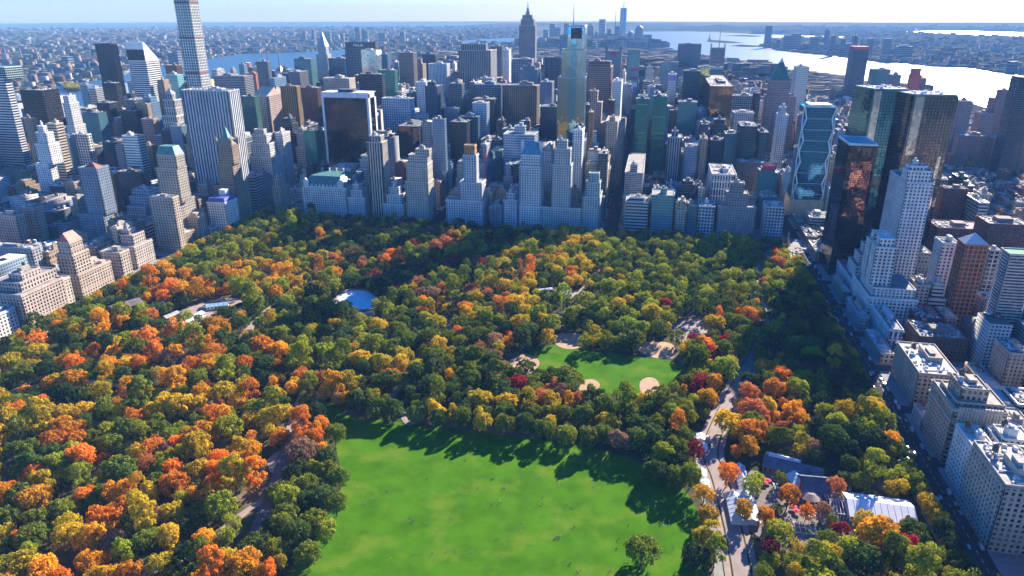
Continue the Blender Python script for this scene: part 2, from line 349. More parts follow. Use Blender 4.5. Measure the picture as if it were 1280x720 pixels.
H(OT, 'dark tower with a pinkish flat roof below the black slab', 120, 136, 129, 330, S=148, style='fins', wall=DARK, glass=G_BLACK, roof=(0.45, 0.32, 0.3))
H(OT, 'white and teal banded office block below the slanted white tower', 152, 172, 170, 100, S=181, style='ribbon', wall=WHITE, glass=G_TEAL)
H(OT, 'flat dark grey office box left below the slanted white tower', 150, 169, 139, 270, S=177, style='fins', wall=DARK, glass=G_DK)
H(AB, 'pinkish brick block at the foot of the slanted white tower', 176, 191, 149, 240, S=198, style='punched', wall=PINK)
H(AB, 'low tan stepped block under the pinkish brick block', 177, 190, 182, 130, S=196, style='brick', wall=TAN)
o = H(AB, 'blue grey apartment tower topped by a small red pyramid cap', 97, 128, 268, -200, S=142, style='punched', wall=BLUEG, more=[(97, 120, 210, 4, 24)], clutter=False)
b = rel(o)[1]; hip(o, b[0] + 5, b[1] - 5, b[2] + 5, b[3] - 5, b[5], b[5] + 7, (0.35, 0.10, 0.07), name='cap_roof')
H(AB, 'small red brick block behind the red capped tower', 133, 142, 219, -100, S=147, style='brick', wall=BRICK)
H(AB, 'dark brown flat topped block left of the green roofed hotel', 145, 176, 215, -60, S=186, style='brick', wall=BROWN, roof=(0.25, 0.18, 0.15))
H(AB, 'pale terraced apartment house stepping up like a ziggurat', 152, 176, 292, -140, dep=58, style='punched', wall=(0.42, 0.46, 0.52), more=[(155, 179, 273, 10, 48), (158, 182, 258, 20, 38), (161, 185, 246, 28, 30), (164, 187, 237, 36, 22)])
o = H(HT, 'limestone hotel tower with a mint green mansard roof', 191, 222, 252, -150, S=243, style='punched', wall=LIME, more=[(194, 220, 210, 2, 24), (195, 219, 194, 3, 20)], clutter=False)
b = rel(o)[2]; hip(o, b[0], b[1], b[2], b[3], b[5] + 1.2, b[5] + 13, COP, 0.14)
o = H(HT, 'slim pale limestone tower with setbacks below the slanted white tower', 202, 220, 145, 140, S=229, style='lofty', wall=(0.55, 0.53, 0.50), more=[(203, 217, 125, 2, 22), (206, 214, 117, 5, 12)], clutter=False)
b = rel(o)[2]; hip(o, b[0], b[1], b[2], b[3], b[5] + 1, b[5] + 9, (0.5, 0.49, 0.47), 0.44, 'lantern_roof', 'masonry')
H(OT, 'pale teal glass block between the slanted tower and the tallest tower', 207, 221, 94, 500, S=229, style='curtain', wall=(0.3, 0.5, 0.5), glass=(0.12, 0.36, 0.38))
H(OT, 'brown flat box peeking above the pale teal glass block', 206, 220, 82, 590, S=227, style='fins', wall=BROWN, glass=G_BRZ)
o = H(OT, 'white vertically striped marble slab, broadest on the left', 226, 285, 113, 30, S=299, style='marble', wall=(0.56, 0.58, 0.60), glass=(0.06, 0.08, 0.11))
H(OT, 'wide dark slab with a pale striped end behind the marble slab', 267, 305, 95, 870, S=316, style='ribbon', wall=GREY, glass=G_DK)
H(OT, 'dark green glass tower between the marble slab and the gabled tower', 300, 318, 121, 215, S=324, style='curtain', wall=(0.05, 0.09, 0.08), glass=G_GREEN)
H(OT, 'bronze gold striped tower with a big shadow on its flank', 350, 370, 108, 330, S=375, style='piers', wall=GOLD, glass=G_BRZ)
H(OT, 'dark purple brown tower behind the white framed black tower', 376, 396, 110, 430, S=402, style='fins', wall=BROWN, glass=G_BRZ)
H(OT, 'white wedding cake office building stepping back to a narrow top', 311, 345, 222, 100, S=355, style='punched', wall=(0.62, 0.61, 0.59), more=[(312, 340, 196, 2, 36), (313, 336, 179, 4, 26), (315, 332, 168, 6, 18), (317, 329, 162, 8, 11)], clutter=False)
H(AB, 'beige concrete apartment slab above the trees at the park corner', 185, 215, 246, -190, S=223, style='punched', wall=(0.50, 0.42, 0.33))
H(AB, 'small limestone apartment house right of the beige slab', 232, 247, 271, -135, S=256, style='punched', wall=CREAM)
H('club_house', 'low white club house with a green flat roof', 256, 266, 285, -112, S=273, style='lofty', wall=WHITE, roof=COP, clutter=False)
o = H(HT, 'white hotel block with a blue roof band beside the gothic tower', 258, 281, 253, -95, S=296, style='punched', wall=WHITE, clutter=False)
b = rel(o)[0]; hip(o, b[0] + 1, b[1] - 1, b[2] + 1, b[3] - 1, b[5] + 1.2, b[5] + 7, (0.06, 0.10, 0.36), 0.06); q = MB(); q.box(-7, 4, 6, 16, b[5] + 7, b[5] + 15); q.build('roof_cabin', 'roofing', o, WHITE)
H(OT, 'white marble shop building with tall windows behind the plaza trees', 355, 372, 209, 200, S=379, style='lofty', wall=WHITE)
H(OT, 'low white building left of the mansard hotel', 362, 376, 236, 110, S=380, style='punched', wall=WHITE)
H(OT, 'small green glass tower left of the white framed black tower', 379, 394, 164, 175, S=401, style='curtain', wall=(0.04, 0.12, 0.11), glass=(0.03, 0.22, 0.17))
# the slanted white tower
o = H(OT, 'white tower with a slanted wedge top and dark band', 160, 182, 76, 465, dep=48, style='ribbon', wall=(0.72, 0.72, 0.72), glass=G_DK, clutter=False)
b = rel(o)[0]; zt = at_y(182, 53, 465)[1]; w = MB(); x0, x1, y0, y1, _, z = b
w.poly([(x1, y0, z), (x1, y1, z), (x1, y0 + 5, zt), (x1, y0, zt)][::1]); w.poly([(x0, y1, z), (x0, y0, z), (x0, y0, zt), (x0, y0 + 5, zt)])
zb = z + (zt - z) * 0.62
w.quad((x0, y0, zb), (x1, y0, zb), (x1, y0, zt), (x0, y0, zt)); w.quad((x1, y0 + 5, zt), (x1, y1, z), (x0, y1, z), (x0, y0 + 5, zt)); w.quad((x0, y0, zt), (x1, y0, zt), (x1, y0 + 5, zt), (x0, y0 + 5, zt))
w.build('wedge_roof', 'metal_panel', o, (0.75, 0.75, 0.75)); w = MB(); w.quad((x0, y0 + 0.3, z), (x1, y0 + 0.3, z), (x1, y0 + 0.3, zb), (x0, y0 + 0.3, zb)); w.build('louvre_band', 'tinted_pane', o, G_DK)
# the tallest white gridded tower
xa, _ = at_y(217, 0, 210); xb, _ = at_y(235.5, 0, 210); bs = [[xa, xb, 210, 240, 0, 426]]
HERO.append((217, 260, 0, 112, 210, 30))
o = tower(AB, 'tallest white gridded concrete tower with square windows and red bands', 'apartment tower', bs, style='grid', wall=(0.66, 0.66, 0.63), glass=(0.06, 0.16, 0.17), clutter=False); root_boxes[o.name] = bs
b = rel(o)[0]
for py in (2, 46, 90):
    z = at_y(226, py, 210)[1]; q = MB(); e = 0.25; q.box(b[0] - e, b[1] + e, b[2] - e, b[3] + e, z - 3.0, z); q.build('netting_band', 'cloth', o, (0.22, 0.09, 0.08))
# gabled pink granite tower
o = H(OT, 'pink granite tower with a gabled top and round notch', 316, 333, 120, 300, S=357, style='punched', wall=(0.47, 0.36, 0.33), clutter=False)
b = rel(o)[0]; x0, x1, y0, y1, _, z = b; zr = z + 16; ym = (y0 + y1) / 2; g = MB()
for xx, fl in ((x1, 0), (x0, 1)):
    pts = [(xx, y0, z), (xx, y1, z), (xx, ym + 4, zr)] + [(xx, ym + 3.6 * math.cos(a), zr - 1 - 4.5 * math.sin(a)) for a in np.linspace(0.0, math.pi, 9)] + [(xx, ym - 4, zr)]
    g.poly(pts if not fl else pts[::-1])
g.build('gable_wall', 'masonry', o, (0.47, 0.36, 0.33)); g = MB(); g.quad((x0, y0, z), (x1, y0, z), (x1, ym - 4, zr), (x0, ym - 4, zr)); g.quad((x1, y1, z), (x0, y1, z), (x0, ym + 4, zr), (x1, ym + 4, zr)); g.quad((x0, ym - 4, zr - 5.5), (x1, ym - 4, zr - 5.5), (x1, ym + 4, zr - 5.5), (x0, ym + 4, zr - 5.5)); g.build('gable_roof', 'copper', o, (0.16, 0.30, 0.30))
# gothic hotel tower at the plaza corner
o = H(HT, 'brown gothic hotel tower with a copper green spire', 262, 297, 262, -40, S=311, style='brick', wall=(0.34, 0.26, 0.19), more=[(266, 294, 232, 2, 34), (270, 290, 205, 5, 24), (271, 289, 181, 6, 20)], clutter=False)
b = rel(o)[3]; hip(o, b[0], b[1], b[2], b[3], b[5] + 1.2, b[5] + 11, (0.30, 0.24, 0.18), 0.22, 'steep_roof', 'masonry'); cx, cy = (b[0] + b[1]) / 2, (b[2] + b[3]) / 2
hip(o, cx - 5, cx + 5, cy - 5, cy + 5, b[5] + 11, b[5] + 27, COP, 0.45, 'spire'); q = MB()
for sx in (0, 1):
    for sy in (2, 3):
        q.box(b[sx] - 1.5, b[sx] + 1.5, b[sy] - 1.5, b[sy] + 1.5, b[5], b[5] + 9); q.tube((b[sx], b[sy], b[5] + 9), (b[sx], b[sy], b[5] + 14), 1.6, 0.1, 4)
q.build('corner_turret', 'masonry', o, (0.34, 0.26, 0.19))

# --- middle left
def deep_dormer(mb, x, y, z, w, h):
    mb.box(x - w / 2, x + w / 2, y - 0.4, y + 4, z, z + h * 0.6); mb.poly([(x - w / 2, y - 0.4, z + h * 0.6), (x + w / 2, y - 0.4, z + h * 0.6), (x, y - 0.4, z + h)]); mb.quad((x + w / 2, y - .4, z + h * .6), (x + w / 2, y + 4, z + h * .6), (x, y + 4, z + h), (x, y - .4, z + h)); mb.quad((x - w / 2, y + 4, z + h * .6), (x - w / 2, y - .4, z + h * .6), (x, y - .4, z + h), (x, y + 4, z + h))
o = H(HT, 'white chateau style hotel with a dark green mansard roof', 376, 432, 233, 35, S=452, style='punched', wall=(0.70, 0.70, 0.68), clutter=False)
b = rel(o)[0]; hip(o, b[0] + .5, b[1] - .5, b[2] + .5, b[3] - .5, b[5] + 0.6, b[5] + 17, (0.06, 0.20, 0.18), 0.17, 'mansard_roof'); q = MB()
for x, w, h in ((b[0] + 9, 11, 15), (b[1] - 10, 11, 15)): deep_dormer(q, x, b[2], b[5], w, h)
for k in range(7): deep_dormer(q, b[0] + 20 + k * (b[1] - b[0] - 40) / 6, b[2] + 0.3, b[5] + 0.5, 3, 5)
q.build('gabled_dormers', 'masonry', o, (0.68, 0.68, 0.66), kind='stuff'); q = MB(); q.tube((b[0] + 2, b[2] + 2, b[5]), (b[0] + 2, b[2] + 2, b[5] + 8), 4.2, n=10); q.tube((b[0] + 2, b[2] + 2, b[5] + 8), (b[0] + 2, b[2] + 2, b[5] + 18), 4.4, 0.2, 10); q.build('corner_turret', 'copper', o, (0.06, 0.20, 0.18))
q = MB()
for k in range(5): q.box(b[0] + 14 + 13 * k, b[0] + 16 + 13 * k, b[3] - 14, b[3] - 11, b[5] + 12, b[5] + 22)
q.build('chimneys', 'masonry', o, (0.5, 0.47, 0.43), kind='stuff')
H(AB, 'white apartment block rising behind the mansard hotel', 412, 437, 210, 105, S=450, style='punched', wall=(0.62, 0.6, 0.56), tank=True)
H(AB, 'narrow white apartment house between the mansard hotel and the striped tower', 434, 456, 247, 32, S=464, style='punched', wall=(0.6, 0.62, 0.64), more=[(437, 453, 238, 3, 20), (440, 449, 231, 5, 12)])
H(HT, 'slender cream striped tower before the white framed black tower', 458, 477, 178, 30, S=484, style='piers', wall=(0.60, 0.55, 0.47), glass=G_DK, more=[(461, 475, 170, 4, 18)])
H(HT, 'white hotel with small setbacks right of the cream striped tower', 478, 505, 255, 30, S=508, style='punched', wall=(0.62, 0.62, 0.6), more=[(481, 502, 243, 3, 26), (485, 498, 234, 6, 16), (489, 495, 228, 8, 9)], clutter=False)
H(AB, 'cream stepped apartment tower before the black purple tower', 506, 535, 227, 30, S=542, style='brick', wall=(0.52, 0.47, 0.39), more=[(507, 534, 204, 2, 28), (510, 534, 194, 5, 22), (519, 536, 187, 7, 16)])
H(AB, 'small pink brick block right of the cream stepped tower', 540, 550, 227, 130, S=555, style='brick', wall=PINK)
o = H(HT, 'blue white hotel with an orange lit top above a broad base', 557, 604, 250, 30, S=608, style='punched', wall=(0.58, 0.6, 0.62), more=[(574, 602, 228, 3, 30), (579, 595, 194, 6, 18), (580, 593, 182, 8, 14)], walls={3: (0.60, 0.30, 0.10)}, clutter=False)
H(AB, 'short grey apartment house left of the copper roofed tower, low', 611, 628, 258, 30, style='brick', wall=GREY)
H(AB, 'white apartment house touching the copper roofed tower on its left', 629, 647, 250, 30, style='punched', wall=(0.55, 0.57, 0.58), more=[(633, 644, 242, 4, 16)])
o = H(HT, 'white hotel tower with a steep bright blue copper roof', 648, 677, 258, 30, dep=46, style='punched', wall=(0.66, 0.67, 0.67), more=[(649, 677, 208, 1, 28), (651, 676, 194, 3, 22)], clutter=False)
b = rel(o)[2]; hip(o, b[0], b[1], b[2], b[3], b[5] + 1, b[5] + 19, COPB, 0.26, 'copper_roof', 'copper'); q = MB(); q.box(b[0] - 1, b[0] + 4, b[2] + 6, b[2] + 12, b[5], b[5] + 21); q.box(b[1] - 4, b[1] + 1, b[2] + 6, b[2] + 12, b[5], b[5] + 21); q.build('chimneys', 'masonry', o, (0.6, 0.6, 0.58))
H(AB, 'pale stepped apartment tower before the multicoloured glass tower', 677, 727, 259, 30, dep=34, style='brick', wall=(0.50, 0.51, 0.50), more=[(690, 714, 206, 3, 24), (692, 713, 186, 5, 18), (696, 709, 176, 7, 12)])
H(AB, 'bright white narrow tower at the foot of the multicoloured glass tower', 716, 728, 163, 95, dep=24, S=731, style='punched', wall=(0.78, 0.77, 0.74))
H(AB, 'blue green apartment block at the corner of the shaded avenue', 728, 750, 246, 30, S=753, style='brick', wall=(0.36, 0.46, 0.48), more=[(732, 750, 228, 4, 22), (736, 749, 217, 6, 15)], roof=COP, clutter=False)
# white framed black tower with the sweeping base
xa, zt = at_y(401, 116, 190); xb, _ = at_y(460, 116, 190); HERO.append((401, 468, 115, 235, 190, 70)); FOOT.append((xa, xb, 165, 235))
cx = (xa + xb) / 2; o = empty(OT, (cx, 190, 0), label='black glass tower in a white frame with a sweeping curved base', cat='office tower'); hw = (xb - xa) / 2
pf = [(-24 * (1 - t) ** 2.4, t * zt) for t in np.linspace(0, 1, 18)]; pf = [(y, min(z * 1.0, zt)) for y, z in pf]
pf = [(-26 * max(0, 1 - z / (zt * 0.45)) ** 2.2, z) for z in np.linspace(0, zt, 20)]
g = MB(); f = MB(); sw = MB()
for (ya, za), (yb, zb) in zip(pf[:-1], pf[1:]):
    g.quad((-hw + 4, ya + .6, za), (hw - 4, ya + .6, za), (hw - 4, yb + .6, zb), (-hw + 4, yb + .6, zb))
    for s in (-1, 1):
        a, c = (s * hw, s * (hw - 4)) if s < 0 else (s * (hw - 4), s * hw)
        f.quad((a, ya, za), (c, ya, za), (c, yb, zb), (a, yb, zb)); i = s * (hw - 4); f.quad((i, ya, za), (i, ya + .6, za), (i, yb + .6, zb), (i, yb, zb)) 
        x = s * hw; q = [(x, ya, za), (x, ya + 7, za), (x, yb + 7, zb), (x, yb, zb)]; f.poly(q if s > 0 else q[::-1])
        q = [(x * .985, ya + 7, za), (x * .985, 36 - ya - 7, za), (x * .985, 36 - yb - 7, zb), (x * .985, yb + 7, zb)]; g.poly(q if s > 0 else q[::-1])
        q = [(x, 36 - ya - 7, za), (x, 36 - ya, za), (x, 36 - yb, zb), (x, 36 - yb - 7, zb)]; f.poly(q if s > 0 else q[::-1])
    g.quad((hw, 36 - ya, za), (-hw, 36 - ya, za), (-hw, 36 - yb, zb), (hw, 36 - yb, zb))
for k in range(1, 52):                          # floor joints of the dark glass
    z = zt * k / 52; y = -26 * max(0, 1 - z / (zt * 0.45)) ** 2.2; sw.box(-hw + 4, hw - 4, y + .45, y + .6, z - .12, z + .12)
f.box(-hw, hw, -0.1, 36, zt - 8, zt + 1.5); f.build('white_frame', 'masonry', o, (0.72, 0.72, 0.71)); g.build('window_glass', 'mirror_pane', o, (0.035, 0.033, 0.038)); sw.build('glazing_joints', 'metal_panel', o, BLACK, kind='stuff')
q = MB(); q.box(-16, 14, 8, 26, zt + 1.5, zt + 6); q.build('roof_cabin', 'roofing', o, DARK)
H(OT, 'dark tower block behind the white framed black tower', 448, 477, 93, 560, S=481, style='curtain', wall=DARK, glass=G_DK)
H(OT, 'dark green glass tower with an uneven top behind the dark block', 472, 493, 88, 830, S=497, style='curtain', wall=(0.03, 0.10, 0.09), glass=(0.02, 0.17, 0.14))
H(OT, 'white gridded office slab right of the white framed black tower', 477, 513, 123, 390, S=518, style='grid', wall=(0.62, 0.66, 0.70), glass=G_BLUE)
o = H(OT, 'black tower reflecting purple with a white edged side', 496, 524, 158, 270, S=543, style='mirror', wall=BLACK, glass=(0.06, 0.045, 0.055))
b = rel(o)[0]; q = MB()
for y in (b[2], b[3] - 3): q.box(b[1] + .1, b[1] + .6, y, y + 3, 0, b[5] + 1)
q.box(b[1] + .1, b[1] + .6, b[2] + 3, b[3] - 3, b[5] - 5, b[5] + 1); q.build('edge_strip', 'masonry', o, WHITE)
H(OT, 'dark finned tower with a stepped top beside the black purple tower', 531, 546, 108, 430, S=554, style='fins', wall=(0.10, 0.16, 0.22), glass=G_DK, more=[(534, 543, 103, 4, 15)])
H(OT, 'narrow white slab behind the dark finned tower', 520, 532, 103, 560, S=540, style='punched', wall=WHITE)
H(OT, 'dark blue block behind the orange topped hotel, farther left', 556, 573, 136, 430, style='curtain', wall=DARK, glass=G_BLUE)
H(OT, 'black box tower with roof plant above the orange topped hotel', 562, 583, 153, 250, style='curtain', wall=BLACK, glass=G_BLACK)
H(OT, 'dark blue striped tower right of the black box tower', 572, 597, 146, 300, S=600, style='fins', wall=(0.13, 0.19, 0.27), glass=G_DK)
H(OT, 'pale blue finned tower before the dark orange lined block', 590, 608, 129, 345, S=612, style='fins', wall=(0.50, 0.56, 0.62), glass=G_BLUE)
o = H(OT, 'dark block with a thin orange line along its roof', 591, 618, 124, 410, S=622, style='curtain', wall=DARK, glass=G_DK); b = rel(o)[0]; q = MB(); q.box(b[0] - .3, b[1] + .3, b[2] - .3, b[2] + .2, b[5] - 1, b[5] + 1.3); q.build('orange_fascia', 'cloth', o, (0.55, 0.2, 0.06))
H(OT, 'dark blue finned slab left of the bronze striped slab', 592, 626, 106, 530, style='fins', wall=(0.16, 0.24, 0.33), glass=G_DK)
H(OT, 'bronze striped wide slab in the middle of the skyline', 628, 671, 107, 480, S=675, style='piers', wall=(0.20, 0.16, 0.14), glass=G_BRZ)
H(OT, 'pale blue office building with a penthouse before the bronze slab', 629, 668, 168, 200, S=673, style='curtain', wall=(0.55, 0.62, 0.67), glass=G_BLUE, more=[(643, 656, 158, 8, 14)])
H(OT, 'small pale green glass block left of the pale blue office', 613, 627, 188, 220, style='mirror', wall=(0.4, 0.55, 0.5), glass=(0.45, 0.6, 0.5))
H(OT, 'blue gridded block right of the bronze striped slab', 675, 690, 103, 650, style='grid', wall=BLUEG, glass=G_BLUE)
H(OT, 'dark block left of the multicoloured glass tower, lower one', 675, 697, 134, 380, style='curtain', wall=DARK, glass=G_DK)
H(OT, 'dark wide slab left of the multicoloured glass tower, upper one', 681, 709, 72, 1000, style='fins', wall=(0.10, 0.13, 0.17), glass=G_DK)
H(OT, 'grey gridded block in front of the famous stepped skyscraper', 640, 665, 74, 1150, style='grid', wall=(0.40, 0.43, 0.46), glass=G_DK)
H(OT, 'dark blue block with a low crown before the grey gridded block', 649, 672, 87, 900, style='curtain', wall=(0.05, 0.09, 0.14), glass=G_BLUE, more=[(653, 668, 83, 6, 25)])
H(OT, 'dark slab between the broad limestone slab and the stepped skyscraper', 612, 627, 58, 1500, style='fins', wall=(0.14, 0.17, 0.21), glass=G_DK)
H(OT, 'thin white tower right beside the dark slab near the stepped skyscraper', 628, 636, 62, 1400, style='punched', wall=WHITE)
H(OT, 'broad limestone slab tower with notched shoulders', 573, 613, 63, 780, S=621, style='lofty', wall=(0.37, 0.37, 0.37), more=[(576, 607, 55, 2, 22)], styles={0: 'piers', 1: 'piers'})
# distant midtown
H(OT, 'octagonal dark slab with pale lettering on its crown', 431, 469, 60, 1150, dep=30, style='grid', wall=(0.13, 0.19, 0.23), glass=G_DK, clutter=False, more=[(431, 469, 53, 0.3, 29)], styles={1: 'curtain'}, walls={1: (0.07, 0.10, 0.12)}); o = bpy.context.scene.objects[list(root_boxes)[-1]]
b = rel(o)[1]; sign_text(o, 'MetLife', (b[0] + b[1]) / 2 - 6, (b[4] + b[5]) / 2, b[2] - 0.6, 11, (0.85, 0.88, 0.9))
H(GT, 'pale glass tower standing before the lettered dark slab', 451, 470, 63, 1000, style='mirror', wall=PALE, glass=(0.35, 0.5, 0.55))
H(OT, 'dark teal tower left of the silver spire tower', 367, 388, 74, 1230, S=395, style='curtain', wall=(0.05, 0.1, 0.12), glass=G_TEAL)
H(OT, 'grey dark topped block right of the silver spire tower', 410, 430, 73, 1230, S=437, style='fins', wall=(0.16, 0.18, 0.2), glass=G_DK)
H(OT, 'dark grey pair block left of the teal tower', 360, 374, 90, 1000, S=385, style='fins', wall=GREY, glass=G_DK)
H(OT, 'low pale roofed block below the silver spire tower', 403, 436, 98, 720, style='punched', wall=CREAM, roof=(0.5, 0.45, 0.4))
H(OT, 'grey finned tower before the bend of the east river', 320, 334, 77, 1250, S=338, style='fins', wall=GREY, glass=G_DK)
H(OT, 'dark low slab right of the gabled pink tower', 352, 371, 92, 1060, S=384, style='curtain', wall=DARK, glass=G_DK)
o = H(OT, 'small white tower with a pointed copper top near the river', 343, 351, 90, 1150, style='punched', wall=WHITE, clutter=False); b = rel(o)[0]; hip(o, *b[:4], b[5] + 1, b[5] + 18, (0.45, 0.25, 0.2), 0.45, 'pointed_roof')
H(AB, 'orange brick block at the river bank far left of the spire', 304, 319, 92, 1500, style='brick', wall=(0.42, 0.16, 0.09))
H(OT, 'dark blue slab right of the lettered dark slab', 474, 484, 68, 1300, style='curtain', wall=(0.04, 0.09, 0.14), glass=G_BLUE)
H(OT, 'tan slab with a rounded top in the distance, left of centre', 498, 516, 66, 1250, style='fins', wall=(0.30, 0.26, 0.24), glass=G_DK)
H(OT, 'brownish stepped tower next to the tan rounded slab', 517, 528, 80, 1350, style='brick', wall=(0.30, 0.23, 0.2), more=[(520, 526, 74, 5, 15)])
H(OT, 'dark navy box right of the brownish stepped tower', 528, 544, 68, 1500, style='curtain', wall=(0.06, 0.09, 0.14), glass=G_DK)
H(OT, 'white fronted slab left of the broad limestone slab', 535, 558, 80, 1150, style='piers', wall=(0.66, 0.68, 0.70), glass=G_BLUE)
# the silver spire tower
o = H(OT, 'silver art deco tower with an arched crown and needle spire', 392, 412, 88, 1340, dep=44, style='brick', wall=(0.46, 0.46, 0.46), more=[(395, 409, 68, 6, 32), (397, 407, 58, 9, 24)], clutter=False)
b = rel(o)[2]; cx, cy = (b[0] + b[1]) / 2, (b[2] + b[3]) / 2; hw = (b[1] - b[0]) / 2; q = MB(); z = b[5]
for k in range(6):
    w0 = hw * (1 - k * 0.15); w1 = hw * (1 - (k + 1) * 0.15); q.prism([(cx - w0, cy - w0), (cx + w0, cy - w0), (cx + w0, cy + w0), (cx - w0, cy + w0)], z, z + 7.5, taper=max(w1 / w0, 0.2)); z += 7.5
q.build('arched_crown', 'steel', o); mast(o, cx, cy, z - 2, at_y(399, 36, 1360)[1], 1.6, (0.5, 0.5, 0.52), 'spire')
# the famous stepped skyscraper
o = H(OT, 'tall stepped limestone skyscraper with a mooring mast top', 645, 672, 86, 2030, dep=60, style='lofty', wall=(0.34, 0.33, 0.33), more=[(649, 669, 32, 6, 45), (651, 667, 24, 9, 38), (653, 665, 19, 13, 30)], styles={k: 'piers' for k in range(4)}, clutter=False)
b = rel(o)[3]; cx, cy = (b[0] + b[1]) / 2, (b[2] + b[3]) / 2; q = MB(); zz = b[5]; zt = at_y(660, 1, 2050)[1]; h = zt - zz
q.tube((cx, cy, zz), (cx, cy, zz + h * .25), 11, 7.5, 10); q.tube((cx, cy, zz + h * .25), (cx, cy, zz + h * .5), 6.5, 4.5, 10); q.tube((cx, cy, zz + h * .5), (cx, cy, zt), 2.2, 0.8, 6); q.build('mooring_mast', 'roofing', o, (0.3, 0.3, 0.31))
# --- middle right
o = H(OT, 'glass tower with a tall needle spire behind the multicoloured glass tower', 700, 716, 44, 1340, style='curtain', wall=(0.14, 0.22, 0.28), glass=G_BLUE, clutter=False)
b = rel(o)[0]; mast(o, b[1] - 3, 12, b[5], at_y(716.5, 2, 1350)[1], 2.2)
# multicoloured glass tower: vertical strips of differently tinted glass, steps on its left, sunlit right side coloured white
bs = [pbox(697, 731, 176, 130, 34), pbox(697, 731, 97, 130, 34), pbox(702, 731, 62, 131, 32), pbox(710, 731, 33, 132, 30)]
for a, c in zip(bs[1:], bs[:-1]): a[4] = c[5]
HERO.append((697, 734, 33, 255, 130, 120)); o = tower(GT, 'tallest multicoloured glass tower in the centre with stepped shoulders', 'glass tower', bs, style='mirror', wall=(0.35, 0.4, 0.42), glass=(0.22, 0.30, 0.34), clutter=False); root_boxes[o.name] = bs; B_ = rel(o)
q = MB()
for i, (x0, x1, f0, f1, c) in enumerate(((0, 0.36, 0.0, 1.0, (0.26, 0.29, 0.26)), (0.36, 0.62, 0, 1, (0.16, 0.28, 0.36)), (0.62, 0.95, 0, 1, (0.32, 0.34, 0.34)))):
    q = MB()
    for b in B_:
        xl, xr = B_[0][0] + (B_[0][1] - B_[0][0]) * x0, B_[0][0] + (B_[0][1] - B_[0][0]) * x1; xl = max(xl, b[0] + .4); 
        if xr - xl > 2: q.box(xl, xr - .5, b[2] - 0.25, b[2] + 0.3, b[4] + .5, b[5] - 1)
    q.build('glass_strip', 'mirror_pane', o, c)
b = B_[3]
for z0, z1, c in ((0.66, 0.97, (0.05, 0.25, 0.6)), (-0.95, -0.45, (0.07, 0.30, 0.6))):
    q = MB(); h = b[5] - b[4]; q.box(b[0] + .6, b[1] - 2, b[2] - 0.42, b[2] + 0.1, b[4] + h * z0, b[4] + h * z1); q.build('blue_glass_band', 'mirror_pane', o, c)
q = MB(); q.box(b[0] + 5, b[1] - 4, b[2] - 0.6, b[2] - 0.1, b[5] - 18, b[5] - 2); q.build('roof_opening', 'tinted_pane', o, G_BLACK)
q = MB(); q.box(b[1] - 1.6, b[1] + 0.5, b[2] - 0.7, B_[0][3] + .5, 0, b[5] + 2); q.build('sunlit_white_edge', 'masonry', o, (0.8, 0.8, 0.78)); q = MB()
for k in range(6): q.tube((b[0] + 3 + k * 4, 8, b[5]), (b[0] + 3 + k * 4, 8, b[5] + 5), 0.4, n=4)
q.build('roof_struts', 'steel', o, kind='stuff')
o = H(OT, 'brown pink slab with a banded crown right of the multicoloured tower', 735, 764, 84, 640, S=767, style='fins', wall=(0.34, 0.24, 0.22), glass=G_BRZ, more=[(736, 763, 77, 1, 40)], styles={1: 'grid'}, walls={1: (0.26, 0.18, 0.17)})
H(AB, 'pink granite stepped tower in front of the brown pink slab', 737, 757, 154, 330, style='brick', wall=PINK, more=[(737, 752, 128, 2, 28), (737, 747, 114, 4, 20)])
H(AB, 'very thin dark brown tower with a sunlit edge', 735, 741, 141, 205, S=743, style='fins', wall=BROWN, glass=G_BRZ)
H(OT, 'cream block with a rooftop cube right of the pink stepped tower', 757, 772, 152, 290, S=775, style='punched', wall=CREAM, more=[(762, 769, 147, 6, 14)])
H(OT, 'small black slab between the brown pink slab and the pale banded tower', 760, 768, 126, 480, style='curtain', wall=BLACK, glass=G_BLACK)
H(AB, 'tall cream tower with a flat roof at the end of the avenue canyon', 769, 779, 158, 360, S=781, style='punched', wall=CREAM)
H(OT, 'slender pale banded tower beside the brown pink slab', 766, 777, 102, 620, S=779, style='ribbon', wall=(0.6, 0.62, 0.62), glass=G_PALE)
o = H(OT, 'dark square topped tower with a very tall antenna', 757, 777, 64, 1310, style='grid', wall=(0.10, 0.14, 0.17), glass=G_BLUE, clutter=False)
b = rel(o)[0]; q = MB(); zz = b[5]; w = 5
for x in (b[0], b[1] - w): 
    for y in (b[2], b[3] - w): q.box(x, x + w, y, y + w, zz, zz + 14)
q.build('corner_frame', 'roofing', o, DARK); q = MB(); q.box(-9, 9, b[2] - 1, b[2] - .3, zz - 10, zz - 2); q.build('red_sign', 'cloth', o, (0.5, 0.03, 0.06)); mast(o, 0, 0, zz, at_y(767.5, 11, 1330)[1], 2.4)
o = H(OT, 'narrow teal glass tower with coloured advertising screens down its edge', 785, 800, 62, 1180, style='curtain', wall=(0.07, 0.2, 0.22), glass=G_TEAL, clutter=False)
b = rel(o)[0]; h = b[5]
for k, (f, hh, c) in enumerate(((.72, 9, (0.5, 0.05, 0.15)), (.62, 7, (0.4, 0.03, 0.2)), (.52, 12, (0.65, 0.7, 0.8)), (.45, 8, (0.05, 0.25, 0.7)), (.38, 10, (0.35, 0.1, 0.5)), (.30, 7, (0.6, 0.15, 0.2)), (.22, 14, (0.75, 0.75, 0.78)))):
    q = MB(); q.box(b[0] + 10, b[1] - 3, b[2] - 1.2, b[2] - .3, h * f, h * f + hh, bottom=True); q.build('screen', 'cloth', o, c)
H(OT, 'blue glass block left of the green twin slabs, farther back', 778, 789, 106, 900, style='curtain', wall=(0.1, 0.17, 0.24), glass=G_BLUE)
